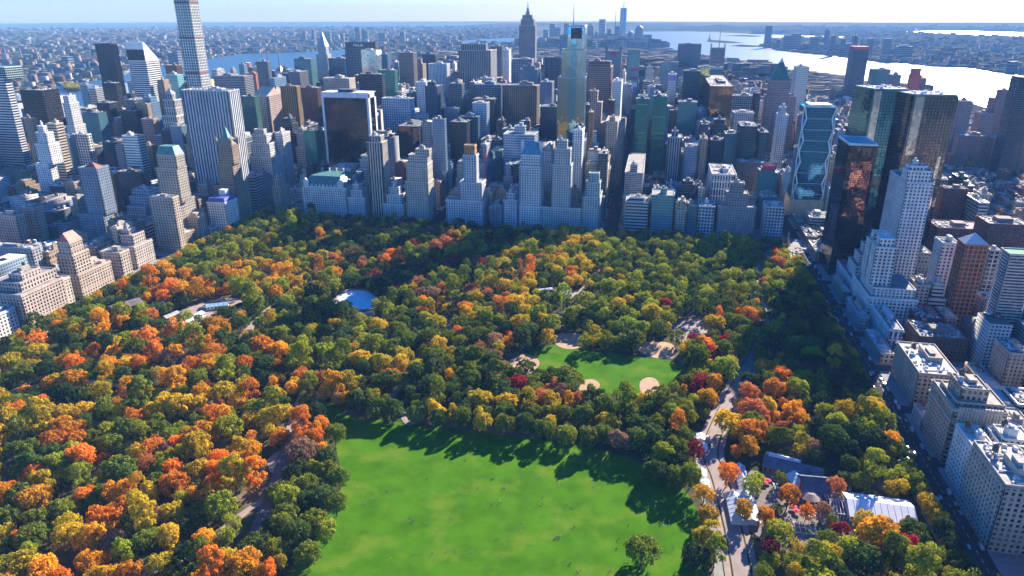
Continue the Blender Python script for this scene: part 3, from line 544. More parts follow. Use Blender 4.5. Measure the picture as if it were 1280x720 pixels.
for lab, L_, R_, T_, y_ in (('left slab of the dark green glass twin slabs', 795, 812, 124, 420), ('right slab of the dark green glass twin slabs', 817, 835, 121, 436)):
    o = H(GT, lab, L_, R_, T_, y_, dep=30, keep=105, style='curtain', wall=(0.02, 0.09, 0.08), glass=(0.02, 0.20, 0.16)); b = rel(o)[0]; q = MB(); rr = random.Random(L_)
    for k in range(7):
        z = b[5] * rr.uniform(0.35, 0.95); q.box(b[0] + rr.uniform(1, 6), b[1] - rr.uniform(1, 8), b[2] + .02, b[2] + .1, z, z + 1.6)
    q.build('lit_floor', 'window_pane', o, (0.25, 0.45, 0.2), kind='stuff')
H(OT, 'dark slab below the great flat topped slab', 826, 849, 78, 1600, style='curtain', wall=DARK, glass=G_BLUE)
H(OT, 'wide flat topped blue grey slab standing before the bay', 848, 877, 55, 2080, style='fins', wall=(0.17, 0.22, 0.30), glass=G_DK)
o = H(OT, 'grey screen walled tower with corner fins and a thin mast', 889, 907, 60, 1480, style='fins', wall=(0.28, 0.32, 0.36), glass=G_DK, clutter=False)
b = rel(o)[0]; q = MB()
for x in (b[0], b[1] - 2): q.box(x, x + 2, b[2] - 1, b[2], 0, b[5] + 14); q.box(x, x + 2, b[3], b[3] + 1, 0, b[5] + 14)
q.build('corner_fins', 'roofing', o, GREY, kind='stuff'); mast(o, 4, 10, b[5], at_y(899.5, 27, 1490)[1], 1.5)
H(OT, 'dark ribbed tower in front of the flat topped slab', 855, 876, 89, 780, style='fins', wall=(0.07, 0.11, 0.15), glass=G_DK)
H(OT, 'dark teal block below the dark ribbed tower', 848, 872, 128, 520, style='curtain', wall=(0.05, 0.09, 0.12), glass=G_TEAL)
H(GT, 'yellow green mirror glass tower beside the dark ribbed tower', 873, 889, 84, 830, style='mirror', wall=(0.3, 0.33, 0.25), glass=(0.42, 0.46, 0.26))
H(GT, 'bronze mirrored tower right of the yellow green mirror tower', 888, 917, 108, 590, S=919, style='mirror', wall=(0.10, 0.07, 0.05), glass=(0.17, 0.11, 0.07))
H(OT, 'dark block with a pale striped top behind the bronze mirrored tower', 890, 904, 88, 1150, style='curtain', wall=DARK, glass=G_TEAL, more=[(890, 904, 84, 2, 25)], styles={1: 'ribbon'}, walls={1: PALE})
o = H(OT, 'white tower with a coloured billboard at its head', 836, 846, 93, 1060, style='ribbon', wall=WHITE, glass=G_PALE); b = rel(o)[0]; q = MB(); q.box(b[0] + 1, b[1] - 1, b[2] - 1.2, b[2] - .3, b[5] - 17, b[5] - 2); q.build('billboard', 'cloth', o, (0.35, 0.25, 0.55))
o = H(OT, 'grey blue striped tower right of the green twin slabs', 835, 853, 172, 270, style='piers', wall=(0.36, 0.42, 0.48), glass=G_DK, more=[(840, 848, 164, 8, 12)]); b = rel(o)[0]; q = MB(); q.box(b[0] - 4, b[0] - .3, b[2] - 3, b[2] + 3, b[5] - 12, b[5] - 6, bottom=True); q.build('projecting_sign', 'cloth', o, (0.6, 0.25, 0.45))
H(OT, 'grey blue slab right of the grey blue striped tower', 857, 873, 184, 240, style='fins', wall=(0.24, 0.31, 0.38), glass=G_BLUE)
H(AB, 'narrow tan tower right of the grey blue slab', 876, 885, 174, 230, style='brick', wall=TAN)
H(OT, 'dark slab with a pale top band below the bronze mirrored tower', 889, 905, 176, 350, style='fins', wall=(0.06, 0.09, 0.13), glass=G_DK)
H(OT, 'dark teal tower right of the dark slab with the pale band', 907, 924, 168, 340, style='curtain', wall=(0.04, 0.09, 0.12), glass=G_TEAL)
H(OT, 'blunt dark box before the whitish gridded block', 926, 947, 158, 300, style='curtain', wall=(0.05, 0.07, 0.10), glass=G_DK, S=922)
H(OT, 'dark slim neighbour right of the blunt dark box', 950, 961, 166, 300, style='fins', wall=(0.10, 0.12, 0.15), glass=G_DK)
H(OT, 'low brick block with a long blue roof', 923, 956, 203, 270, style='brick', wall=(0.22, 0.15, 0.14), roof=(0.12, 0.35, 0.45))
o = H(OT, 'pinkish brick tower crowned by a dark green copper pyramid', 958, 996, 120, 772, dep=44, style='brick', wall=(0.42, 0.28, 0.25), more=[(963, 988, 101, 4, 36)], clutter=False, keep=110)
b = rel(o)[1]; za = at_y(977, 72, 790)[1]; hip(o, b[0], b[1], b[2], b[3], b[5] + 1, b[5] + (za - b[5]) * .80, (0.05, 0.16, 0.14), 0.40, 'pyramid_roof'); cx, cy = (b[0] + b[1]) / 2, (b[2] + b[3]) / 2; w = (b[1] - b[0]) * .1; hip(o, cx - w, cx + w, cy - w, cy + w, b[5] + (za - b[5]) * .80, za, (0.6, 0.65, 0.7), 0.49, 'glass_tip', 'tinted_pane')
H(AB, 'glassy pale tower right of the pyramid roofed tower', 996, 1012, 84, 900, style='ribbon', wall=(0.52, 0.52, 0.5), glass=G_PALE)
H(AB, 'slender white tower in front of the pyramid roofed tower', 974, 986, 144, 500, style='punched', wall=(0.62, 0.63, 0.66), more=[(975, 983, 134, 4, 14)])
H(OT, 'whitish flat gridded block left of the pyramid roofed tower', 917, 944, 120, 800, style='grid', wall=(0.60, 0.57, 0.54), glass=G_DK)
H(AB, 'pale brick block under the whitish gridded block', 917, 943, 141, 560, style='punched', wall=(0.55, 0.48, 0.44))
H(OT, 'thin dark tower between the whitish block and the pyramid tower', 944, 951, 117, 690, style='fins', wall=DARK, glass=G_DK)
# park front, right part
H(AB, 'grey balconied tower with a rooftop cube behind the park front', 781, 804, 216, 120, S=807, style='balcony', wall=(0.46, 0.48, 0.48), more=[(788, 797, 206, 6, 14)])
H(AB, 'banded apartment block right of the shaded avenue at the park edge', 782, 811, 252, 32, style='ribbon', wall=(0.48, 0.5, 0.5), glass=G_DK, more=[(787, 806, 247, 5, 20)])
H(AB, 'teal glass fronted apartment block at the park edge', 815, 843, 244, 36, style='curtain', wall=(0.22, 0.36, 0.38), glass=G_TEAL, more=[(826, 834, 236, 8, 12)])
H(AB, 'dark slim block left of the white gridded park house', 860, 872, 258, 42, style='curtain', wall=(0.15, 0.2, 0.22), glass=G_TEAL)
H(AB, 'white gridded small apartment house at the park edge', 874, 894, 258, 38, style='grid', wall=(0.66, 0.68, 0.70), glass=G_DK)
H(OT, 'grand white block with tall narrow windows and a cornice', 890, 921, 218, 112, S=886, style='lofty', wall=(0.66, 0.66, 0.65), glass=G_DK)
H(AB, 'pinkish stepped apartment house with three wings facing the park', 898, 946, 258, 40, style='brick', wall=(0.36, 0.31, 0.31), more=[(909, 936, 242, 2, 24), (914, 931, 229, 5, 16)], tank=True)
H(AB, 'bluish white fluted tower by the traffic circle', 958, 982, 259, 45, style='grid', wall=(0.62, 0.66, 0.72), glass=G_DK, S=954)
o = H(OT, 'dark glass office with a red rooftop sign', 951, 971, 216, 150, style='curtain', wall=(0.05, 0.13, 0.15), glass=G_TEAL, clutter=False, more=[(953, 969, 211, 3, 20)])
b = rel(o)[1]; q = MB(); q.box(b[0] - 1, b[1] + 1, b[2] - 2.5, b[2] - 1.6, b[5] - 1, b[5] + 11, bottom=True); q.build('sign_board', 'cloth', o, (0.05, 0.03, 0.04)); q = MB(); q.box(b[0], b[1], b[2] - 2.75, b[2] - 2.55, b[5] + 0.2, b[5] + 4.2); q.build('red_sign_panel', 'cloth', o, (0.75, 0.01, 0.06)); q = MB(); q.box(b[0], b[1], b[2] - 2.75, b[2] - 2.55, b[5] + 5.2, b[5] + 10); q.build('pink_sign_panel', 'cloth', o, (0.70, 0.18, 0.22))
sign_text(o, 'CNN', (b[0] + b[1]) / 2, b[5] + 7.6, b[2] - 2.95, 5, (0.85, 0.8, 0.8))
H(OT, 'dark glass podium block below the red rooftop sign', 950, 973, 246, 95, style='curtain', wall=(0.06, 0.14, 0.17), glass=G_TEAL)
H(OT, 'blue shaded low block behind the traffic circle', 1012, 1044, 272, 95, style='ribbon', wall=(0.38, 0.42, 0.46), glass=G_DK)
# faceted glass tower with white diagonal bracing
xa, zt = at_y(1006, 134, 200); xb, _ = at_y(1047, 134, 200); HERO.append((1000, 1050, 133, 300, 200, 150)); FOOT.append((xa - 3, xb + 3, 196, 252)); cx = (xa + xb) / 2; hw = (xb - xa) / 2
o = empty(GT, (cx, 200, 0), label='faceted blue glass tower wrapped in white diagonal bracing', cat='glass tower'); g = MB(); fr = MB(); nl = 10; ch = 5.4
lev = [zt * k / nl for k in range(nl + 1)]
def ring(k): c = ch if k % 2 else 0.8; return [(-hw + c, 0), (hw - c, 0), (hw, c), (hw, 48 - c), (hw - c, 48), (-hw + c, 48), (-hw, 48 - c), (-hw, c)]
for k in range(nl):
    a, b2 = ring(k), ring(k + 1)
    for i in range(8):
        j = (i + 1) % 8; g.quad((*a[i], lev[k]), (*a[j], lev[k]), (*b2[j], lev[k + 1]), (*b2[i], lev[k + 1]))
    for i in (7, 0, 1, 2, 3):
        j = (i + 1) % 8
        if i % 2: fr.tube((*a[i], lev[k]), (*b2[i], lev[k + 1]), 1.0, n=5); fr.tube((*a[j], lev[k]), (*b2[j], lev[k + 1]), 1.0, n=5)
        else: fr.tube((*b2[i], lev[k + 1]), (*b2[j], lev[k + 1]), 0.3, n=4)
g.poly([(*p, zt) for p in ring(nl)]); g.build('window_glass', 'mirror_pane', o, (0.06, 0.22, 0.40)); fr.build('diagonal_brace', 'masonry', o, (0.72, 0.72, 0.7), kind='stuff'); q = MB()
for k in range(1, 46):
    z = zt * k / 46; q.box(-hw + 1.5 + 5 * abs(((k / 46 * nl) % 2) - 0) * 0 + 6, hw - 7.5, -.25, .2, z - .3, z + .3)
q.build('floor_lines', 'metal_panel', o, (0.08, 0.2, 0.25), kind='stuff'); q = MB(); q.box(-hw + 7, hw - 7, 6, 40, zt, zt + 4); q.box(-hw + 1, hw - 1, .5, 1.2, zt, zt + 2.5); q.build('roof_cabin', 'roofing', o, (0.5, 0.5, 0.5)); q = MB(); q.box(-hw - 2, hw + 2, -3, 52, 0, 26); q.build('stone_base', 'masonry', o, LIME)
# dark tower with copper reflections at the park corner
o = H(GT, 'dark slab tower with a copper red patch of reflections and a white roof frame', 1062, 1098, 183, -110, S=1048, style='mirror', wall=(0.03, 0.025, 0.025), glass=(0.05, 0.04, 0.04), roof=(0.09, 0.09, 0.09), clutter=False, keep=160)
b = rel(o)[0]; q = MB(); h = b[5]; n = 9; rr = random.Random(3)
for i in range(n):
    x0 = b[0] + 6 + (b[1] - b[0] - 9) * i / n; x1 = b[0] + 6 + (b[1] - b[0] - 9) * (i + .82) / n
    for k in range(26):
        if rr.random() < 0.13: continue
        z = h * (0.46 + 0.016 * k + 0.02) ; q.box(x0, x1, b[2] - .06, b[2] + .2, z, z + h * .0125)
q.build('copper_reflection', 'mirror_pane', o, (0.46, 0.20, 0.15), kind='stuff'); q = MB()  # reflections in the dark glass, put in as copper coloured panels
for p in ((b[0], b[1], b[2], b[2] + 2), (b[0], b[1], b[3] - 2, b[3]), (b[0], b[0] + 2, b[2] + 2, b[3] - 2), (b[1] - 2, b[1], b[2] + 2, b[3] - 2)): q.box(*p, h + 1.2, h + 4)
for k in range(9): q.box(b[0] + 3 + k * 3.4, b[0] + 4.2 + k * 3.4, b[2] + 2, b[3] - 2, h + 1.3, h + 2.6)
q.build('roof_frame', 'masonry', o, (0.7, 0.68, 0.66))
# the twin skewed glass towers with their podium
def skew(label, cat, La, Rb, T, y, side_l, glassc, dep=44, shift=-14):
    xa, z = at_y(La, T, y); xb, _ = at_y(Rb, T, y); HERO.append((side_l, Rb, T, T + 110, y, 110)); FOOT.append((xa + min(0, shift), xb + max(0, shift), y, y + dep))
    cx = (xa + xb) / 2; hw = (xb - xa) / 2; o = empty(GT, (cx, y, 0), label=label, cat=cat); g = MB(); pts = [(-hw, 0), (hw, 0), (hw + shift, dep), (-hw + shift, dep)]; zs = z * 0.66
    g.prism(pts, 0, z); g.build('window_glass', 'mirror_pane', o, glassc); q = MB(); nf = int(z / 4)
    for k in range(1, nf):
        zz = z * k / nf; q.prism([(p[0] * 1.003, p[1] - .15 if p[1] == 0 else p[1] + .1) for p in pts], zz - .18, zz + .18)
    n = int(hw * 2 / 4)
    for k in range(n + 1): x = -hw + 2 * hw * k / n; q.box(x - .15, x + .15, -.3, .1, 0, z)
    q.build('glazing_joints', 'metal_panel', o, (0.04, 0.06, 0.07), kind='stuff'); f = MB()
    f.prism([(p[0] * .96, 1.5 + p[1] * .94) for p in pts], z, z + 1.5); f.build('roof', 'roofing', o, (0.45, 0.45, 0.45)); u = MB(); rr = random.Random(La)
    for k in range(26):
        x = rr.uniform(-hw + 2, hw - 4); yy = rr.uniform(2, dep - 6); u.box(x + shift * yy / dep, x + shift * yy / dep + rr.uniform(1, 4), yy, yy + rr.uniform(1, 4), z + 1.5, z + rr.uniform(2.2, 4))
    u.build('roof_units', 'roofing', o, (0.62, 0.6, 0.58), kind='stuff')
    q = MB(); q.box(hw * .62, hw * .78, -.7, -.3, 30, zs); q.box(-hw * .9, -hw * .5, -.5, -.1, zs, z - 2) ; q.build('pale_fin', 'mirror_pane', o, (0.5, 0.5, 0.45)); return o
skew('left one of the two skewed dark mirror glass towers', 'glass tower', 1092, 1137, 112, -6, 1080, (0.07, 0.19, 0.22))
skew('right one of the two skewed dark mirror glass towers', 'glass tower', 1143, 1199, 119, -40, 1128, (0.15, 0.14, 0.13))
xa, xb = 66, 190; o = tower(OT, 'low glass podium between the two skewed mirror towers', 'office building', [[70, 186, 22, 70, 0, 48]], style='curtain', wall=DARK, glass=G_TEAL)
# along the west side of the park
H(AB, 'tall white limestone apartment tower at the upper right', 1134, 1168, 228, -175, S=1113, dep=26, style='punched', wall=(0.66, 0.66, 0.67), more=[(1135, 1167, 214, 1.5, 20), (1137, 1160, 208, 4, 14)], keep=120)
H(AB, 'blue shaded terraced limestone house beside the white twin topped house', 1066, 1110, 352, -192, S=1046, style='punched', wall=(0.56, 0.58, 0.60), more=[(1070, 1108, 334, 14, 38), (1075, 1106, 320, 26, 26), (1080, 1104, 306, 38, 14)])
o = H(AB, 'broad white apartment house with twin tower tops facing the park', 1087, 1149, 372, -272, S=1066, dep=66, style='punched', wall=(0.68, 0.67, 0.64), more=[(1092, 1146, 360, 4, 52)], clutter=False)
b = rel(o)[1]; w = MB(); g = MB()
tz = [at_y(1107, 301, -262)[1], at_y(1095, 290, -225)[1]]
for k, (px, y0, d) in enumerate(((1095, 8, 18), (1087, 34, 18))):
    x0 = at_y(px, 320, -272 + y0)[0] - o.location.x; zt = tz[k]; yy = y0 - 33
    facade(w, g, x0, x0 + 22, yy, yy + d, b[5], zt - 9, ST['punched']); facade(w, g, x0 + 3, x0 + 19, yy + 3, yy + d - 3, zt - 9, zt, ST['punched']); roof_top(w, w, x0, x0 + 22, yy, yy + d, zt - 9); roof_top(w, w, x0 + 3, x0 + 19, yy + 3, yy + d - 3, zt)
w.build('twin_tower_wall', 'masonry', o, (0.68, 0.67, 0.64)); g.build('twin_tower_glass', 'window_pane', o, G_DK)
H('meeting_house', 'low blue white stone hall on the park avenue', 1112, 1130, 412, -338, S=1087, style='lofty', wall=(0.60, 0.64, 0.68), cat='hall')
H(AB, 'low brick house with a maroon roof behind the white stone hall', 1146, 1182, 398, -296, style='brick', wall=MAROON, roof=(0.22, 0.06, 0.09))
H(AB, 'long dark brown brick block under the maroon roof', 1150, 1212, 421, -352, style='brick', wall=BROWN, tank=True)
H(AB, 'tan apartment house with a cluttered white roof garden', 1149, 1202, 467, -455, S=1121, style='punched', wall=(0.42, 0.34, 0.26), roof=(0.55, 0.53, 0.5), tank=True)
o = H(AB, 'tan corner house with a rounded front and penthouse', 1193, 1262, 512, -542, S=1166, style='punched', wall=(0.40, 0.32, 0.25), roof=(0.30, 0.27, 0.25), more=[(1196, 1258, 503, 6, 34), (1203, 1238, 486, 10, 24)], tank=True)
b = rel(o)[0]; q = MB()
for k in range(14): q.tube((b[0] + 4 + k * (b[1] - b[0] - 8) / 13, b[2] + .3, b[5] - 9), (b[0] + 4 + k * (b[1] - b[0] - 8) / 13, b[2] + .3, b[5] + 2.4), .9, n=6)
q.build('crown_arcade', 'masonry', o, (0.55, 0.47, 0.38), kind='stuff'); q = MB()
for z in (b[5] - 10, b[5] - 1.0): q.box(b[0] - 1, b[1] + 1, b[2] - 1, b[3] + 1, z, z + .9, bottom=True)
q.build('cornice', 'masonry', o, (0.5, 0.42, 0.34))
H(AB, 'long beige block with a grey flat roof at the lower right corner', 1257, 1320, 607, -640, S=1217, style='punched', wall=(0.42, 0.39, 0.32), roof=(0.36, 0.34, 0.32), tank=True)
H(AB, 'tan brick tower behind the rounded corner house', 1262, 1290, 442, -430, S=1244, style='brick', wall=(0.44, 0.33, 0.25))
o = H(AB, 'orange red brick tower with a pale glass pyramid top', 1206, 1237, 306, -262, S=1197, style='grid', wall=(0.40, 0.15, 0.08), glass=G_DK, clutter=False); b = rel(o)[0]; hip(o, b[0], b[1], b[2], b[3], b[5] + 1, b[5] + 11, (0.55, 0.6, 0.66), 0.49, 'glass_pyramid', 'tinted_pane')
H(AB, 'white apartment tower left of the orange red brick tower', 1178, 1200, 304, -215, S=1169, style='punched', wall=(0.66, 0.63, 0.6))
H(AB, 'pale gridded tower right of the orange red brick tower', 1238, 1251, 313, -200, S=1233, style='grid', wall=(0.5, 0.46, 0.44))
H(AB, 'dark brown tower with white balcony bands and a green roof', 1262, 1300, 318, -335, S=1251, style='balcony', wall=(0.50, 0.44, 0.42), glass=(0.05, 0.035, 0.03), roof=(0.06, 0.30, 0.14), clutter=False)
H(AB, 'dark maroon brick tower block beside the white limestone tower', 1181, 1211, 236, 70, S=1175, style='brick', wall=(0.16, 0.07, 0.065))
H(AB, 'long reddish brick row behind the orange red brick tower', 1172, 1234, 285, -60, style='brick', wall=(0.24, 0.10, 0.09))
H(AB, 'dark brick slab with roof sheds at the right edge', 1236, 1290, 280, -90, style='brick', wall=(0.14, 0.075, 0.06), roof=(0.3, 0.27, 0.26))
# towards the western river
o = H(OT, 'blue tower under construction with a red crown and cranes', 1068, 1087, 60, 2030, S=1062, style='curtain', wall=(0.07, 0.12, 0.19), glass=G_DK, clutter=False); b = rel(o)[0]; q = MB(); q.box(b[0] - .5, b[1] + .5, b[2] - .5, b[3] + .5, b[5] - 6, b[5] + 5); q.build('red_netting', 'cloth', o, (0.50, 0.07, 0.05)); q = MB(); q.tube((-8, 15, b[5]), (-8, 15, b[5] + 34), 1.2, n=4); q.tube((-14, 15, b[5] + 18), (-20, 15, b[5] + 58), .8, n=4); q.tube((10, 20, b[5]), (10, 20, b[5] + 24), 1.2, n=4); q.tube((4, 20, b[5] + 22), (20, 20, b[5] + 34), .8, n=4); q.build('crane', 'roofing', o, DARK)
H(OT, 'dark teal block below the tower with the red crown', 1091, 1114, 87, 1350, S=1087, style='curtain', wall=(0.06, 0.10, 0.13), glass=G_TEAL)
o = H(OT, 'tower wrapped in bright red netting beside the western river', 1139, 1152, 94, 1400, S=1136, style='curtain', wall=(0.50, 0.09, 0.08), glass=(0.4, 0.07, 0.07), clutter=False, more=[(1141, 1152, 86, 6, 18)])
H(OT, 'grey block left of the red netted tower', 1116, 1127, 94, 1250, style='fins', wall=GREY)
H(OT, 'grey slab just right of the red netted tower', 1152, 1159, 98, 1430, style='fins', wall=(0.3, 0.28, 0.27))
H(GT, 'dark blue glass tower cut off by the right edge', 1275, 1300, 97, 550, S=1264, style='curtain', wall=(0.04, 0.08, 0.12), glass=G_DK, clutter=False)
H(AB, 'brick tower with a raised centre near the western river', 1245, 1267, 124, 760, style='brick', wall=(0.30, 0.20, 0.19), more=[(1251, 1262, 113, 5, 20)])
H(AB, 'lower brick tower left of the raised centre tower', 1228, 1245, 142, 745, style='brick', wall=(0.33, 0.25, 0.24))
H(AB, 'brownish slab behind the right skewed mirror tower', 1200, 1217, 127, 730, style='brick', wall=(0.30, 0.24, 0.25))
H('long_shed', 'long low brick shed with a bright blue flank in the river district', 1200, 1238, 170, 640, dep=30, style='brick', wall=(0.25, 0.17, 0.17), roof=(0.5, 0.5, 0.52), cat='shed')
H('long_shed', 'long low dark shed right of the blue flanked shed', 1241, 1290, 173, 625, dep=30, style='brick', wall=(0.22, 0.15, 0.14), roof=(0.4, 0.38, 0.38), cat='shed')

# --- avenue on the left side of the park
H(AB, 'broad cream apartment block with many rooftop turrets at the left edge', -22, 25, 366, -465, S=78, style='punched', wall=(0.52, 0.42, 0.35), more=[(-10, 24, 352, 10, 50), (10, 26, 343, 18, 26)], tank=True)
o = H(HT, 'cream hotel with a red hipped tower roof on the left', 70, 97, 342, -375, S=138, style='punched', wall=(0.50, 0.40, 0.32), more=[(70, 90, 318, 0.6, 26), (71, 86, 303, 2, 20)], clutter=False)
b = rel(o)[2]; hip(o, b[0], b[1], b[2], b[3], b[5] + 1, b[5] + 11, (0.38, 0.11, 0.08), 0.2, 'red_roof', 'copper', ridge='y'); q = MB(); rr = random.Random(4); c0 = rel(o)[0]
for k in range(9): x = rr.uniform(c0[0] + 2, c0[1] - 8); y = rr.uniform(c0[2] + 30, c0[3] - 8); q.box(x, x + rr.uniform(3, 7), y, y + rr.uniform(3, 8), c0[5], c0[5] + rr.uniform(2, 6))
q.build('roof_cabins', 'masonry', o, (0.5, 0.4, 0.33), kind='stuff')
H(AB, 'small cream apartment house right of the red roofed hotel', 125, 149, 315, -302, S=161, dep=32, style='punched', wall=(0.52, 0.44, 0.36), roof=COP)
H(AB, 'cream apartment house with white penthouses near the park trees', 148, 167, 308, -268, S=190, style='punched', wall=(0.53, 0.46, 0.40), more=[(149, 165, 294, 8, 24), (150, 160, 287, 12, 14)])
H(AB, 'cream square block at the far left behind the turreted block', -8, 19, 269, -255, S=30, style='punched', wall=(0.5, 0.4, 0.34))
H(AB, 'cream brick house with a tall windowed end, left side', 24, 42, 259, -225, S=53, style='punched', wall=(0.5, 0.38, 0.32))
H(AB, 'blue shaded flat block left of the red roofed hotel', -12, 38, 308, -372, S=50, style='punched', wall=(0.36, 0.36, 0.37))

# --- far towers: downtown, across the rivers
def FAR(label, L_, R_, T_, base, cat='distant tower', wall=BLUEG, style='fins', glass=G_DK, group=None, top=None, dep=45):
    y = gnd((L_ + R_) / 2, base)[1]; bs = [pbox(L_, R_, T_, y, dep)]
    b = bs[0]; ox, oy = (b[0] + b[1]) / 2, (b[2] + b[3]) / 2; o = empty('distant_tower', (ox, oy, 0), label=label, cat=cat, group=group); hw = (b[1] - b[0]) / 2; d = (b[3] - b[2]) / 2; q = MB()
    pts = [(-hw, -d), (hw, -d), (hw, d), (-hw, d)]
    q.prism(pts, 0, b[5]); g = MB(); n = max(3, int(b[5] / 14))
    for k in range(n): g.box(-hw - .3, hw + .3, -d - .3, d + .3, b[5] * (k + .35) / n, b[5] * (k + .8) / n, top=False)
    q.build('wall', 'masonry', o, wall); g.build('window_band', 'tinted_pane', o, glass)
    if top: top(o, b, hw, d)
    FOOT.append(tuple(b[:4])); return o
def t_step(o, b, hw, d): q = MB(); q.box(-hw * .55, hw * .5, -d * .5, d * .5, b[5], b[5] * 1.12); q.build('top_storeys', 'masonry', o, (0.3, 0.33, 0.38))
def t_dome(o, b, hw, d):
    q = MB()
    for k in range(5): q.tube((0, 0, b[5] + hw * .18 * k), (0, 0, b[5] + hw * .18 * (k + 1)), hw * math.cos(k * .3), hw * math.cos((k + 1) * .3), 10)
    q.build('dome', 'copper', o, (0.2, 0.33, 0.33))
def t_spire(o, b, hw, d): q = MB(); q.tube((0, 0, b[5]), (0, 0, b[5] * 1.25), hw * .5, .5, 6); q.build('spire', 'steel', o)
# tallest downtown tower with chamfered faces and a mast
xa, zt = at_y(775.5, 10, 6660); xb, _ = at_y(783.5, 10, 6660); cx = (xa + xb) / 2; hw = (xb - xa) / 2; o = empty('distant_tower', (cx, 6690, 0), label='tallest downtown tower with tapering faces and a mast', cat='distant tower'); g = MB()
lo = [(-hw, -hw), (0, -hw), (hw, -hw), (hw, 0), (hw, hw), (0, hw), (-hw, hw), (-hw, 0)]; k7 = 0.72; up = [(-hw * k7, -hw * k7 * 1.0), (0, -hw), (hw * k7, -hw * k7), (hw, 0), (hw * k7, hw * k7), (0, hw), (-hw * k7, hw * k7), (-hw, 0)]
up = [((p[0], p[1]) if i % 2 else (p[0] * .72, p[1] * .72)) for i, p in enumerate(up)]; g.box(-hw, hw, -hw, hw, 0, 56); g.v += [(*p, 56) for p in lo] + [(*p, zt) for p in up]; base = len(g.v) - 16
for i in range(8): g.f.append((base + i, base + (i + 1) % 8, base + 8 + (i + 1) % 8, base + 8 + i)); g.mi.append(0)
g.f.append(tuple(base + 8 + i for i in range(8))); g.mi.append(0); g.build('window_glass', 'tinted_pane', o, (0.2, 0.3, 0.42)); mast(o, 0, 0, zt, zt + 120, 4)
DG = None
for lab, a, b_, T_, bs_, kw in (
    ('twin shouldered downtown tower left of the cluster', 687, 694, 30, 56, {}), ('narrower mate of the twin shouldered downtown tower', 694, 701, 34, 56, {}), ('low downtown block left of the twin shouldered tower', 679, 685, 37, 56, {}),
    ('wide downtown tower with a flat top behind the needle spire', 705, 712, 29, 56, {}), ('reddish downtown tower under construction with a dark cap', 734, 742, 32, 57, dict(wall=(0.42, 0.26, 0.26), top=t_step)), ('slim pale downtown tower with a square top', 749, 757, 24, 56, dict(wall=(0.4, 0.44, 0.5))),
    ('short downtown tower right of the slim pale one', 759, 764, 36, 58, {}), ('blunt downtown tower just left of the tallest one', 769, 775, 33, 58, {}), ('domed downtown tower just right of the tallest one', 785, 791, 41, 60, dict(top=t_dome)),
    ('curved top downtown tower right of the domed one', 794, 804, 36, 60, dict(top=t_dome)), ('square downtown block right of the curved top tower', 804, 815, 43, 61, {}), ('stepped downtown tower close to the bay', 821, 831, 52, 64, dict(top=t_step)), ('low downtown block at the bay shore', 832, 841, 60, 67, {}),
    ('thin downtown tower between the reddish and the slim pale one', 744, 748, 40, 60, {}), ('low downtown block under the tallest tower', 776, 784, 44, 63, {}), ('low downtown slab under the twin shouldered tower', 697, 705, 44, 61, {}), ('dark low downtown block left of the antenna', 724, 731, 42, 60, {}), ('low downtown tower near the reddish one, front row', 740, 746, 52, 66, {})):
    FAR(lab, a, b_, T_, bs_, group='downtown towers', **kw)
for lab, a, b_, T_, bs_, kw in (
    ('tall tapering tower alone on the far river bank', 958, 966, 32, 60, dict(top=None)), ('small domed tower right of the tall far bank tower', 971, 976, 50, 61, dict(top=t_dome)), ('left block of the far bank pair of wide towers', 981, 990, 44, 62, {}), ('right block of the far bank pair of wide towers', 990.5, 1002, 42, 62, {}),
    ('square far bank tower right of the wide pair', 1014, 1024, 46, 65, {}), ('dark slim far bank tower with a notched top', 1032, 1038, 38, 64, dict(top=t_step)), ('slim far bank tower standing out into the river', 1040, 1045, 44, 71, {}), ('blunt far bank tower left of the wide low block', 1052, 1058, 48, 67, {}), ('wide low far bank block behind the red crowned tower', 1058, 1066, 54, 70, {}),
    ('pale far bank tower behind the red crowned tower', 1067, 1073, 44, 68, {}), ('far bank tower right of the red crowned tower', 1087, 1093, 48, 72, {}), ('dark far bank tower over the low roofs', 1107, 1116, 48, 70, {}), ('broad far bank slab with ragged top', 1121, 1142, 58, 74, dict(top=t_step)), ('lonely far bank tower near the right edge', 1264, 1273, 77, 92, {}), ('small far bank block left of the square tower', 1005, 1012, 54, 64, {}), ('small far bank block right of the square tower', 1025, 1031, 55, 66, {})):
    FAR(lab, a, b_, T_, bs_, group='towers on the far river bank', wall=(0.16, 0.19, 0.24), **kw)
for lab, a, b_, T_, bs_ in (
    ('tallest of the towers far beyond the east river', 443, 449, 34, 52), ('thin tower right of the tallest beyond the east river', 452, 455, 36, 52), ('thin tower, second right of the tallest beyond the east river', 456, 459, 38, 52), ('tower beyond the east river left of the silver spire', 389, 392, 37, 53), ('thin tower far left of the silver spire', 378, 381, 38, 53), ('blocky tower beyond the river right of the silver spire', 406, 412, 40, 53),
    ('wide dim tower beyond the east river, right', 473, 481, 41, 53), ('slim dim tower beyond the east river, far right', 500, 505, 39, 53), ('small dim tower beyond the east river in the middle', 425, 429, 42, 54),
    ('left of two dark blue towers by the tallest gridded tower', 209, 215, 66, 84), ('right of two dark blue towers by the tallest gridded tower', 216, 221, 64, 84), ('dim block tower across the river at far left', 76, 84, 71, 84), ('squat dark block across the river beside the spire', 317, 324, 54, 63)):
    FAR(lab, a, b_, T_, bs_, group='towers beyond the east river', wall=(0.17, 0.21, 0.28))
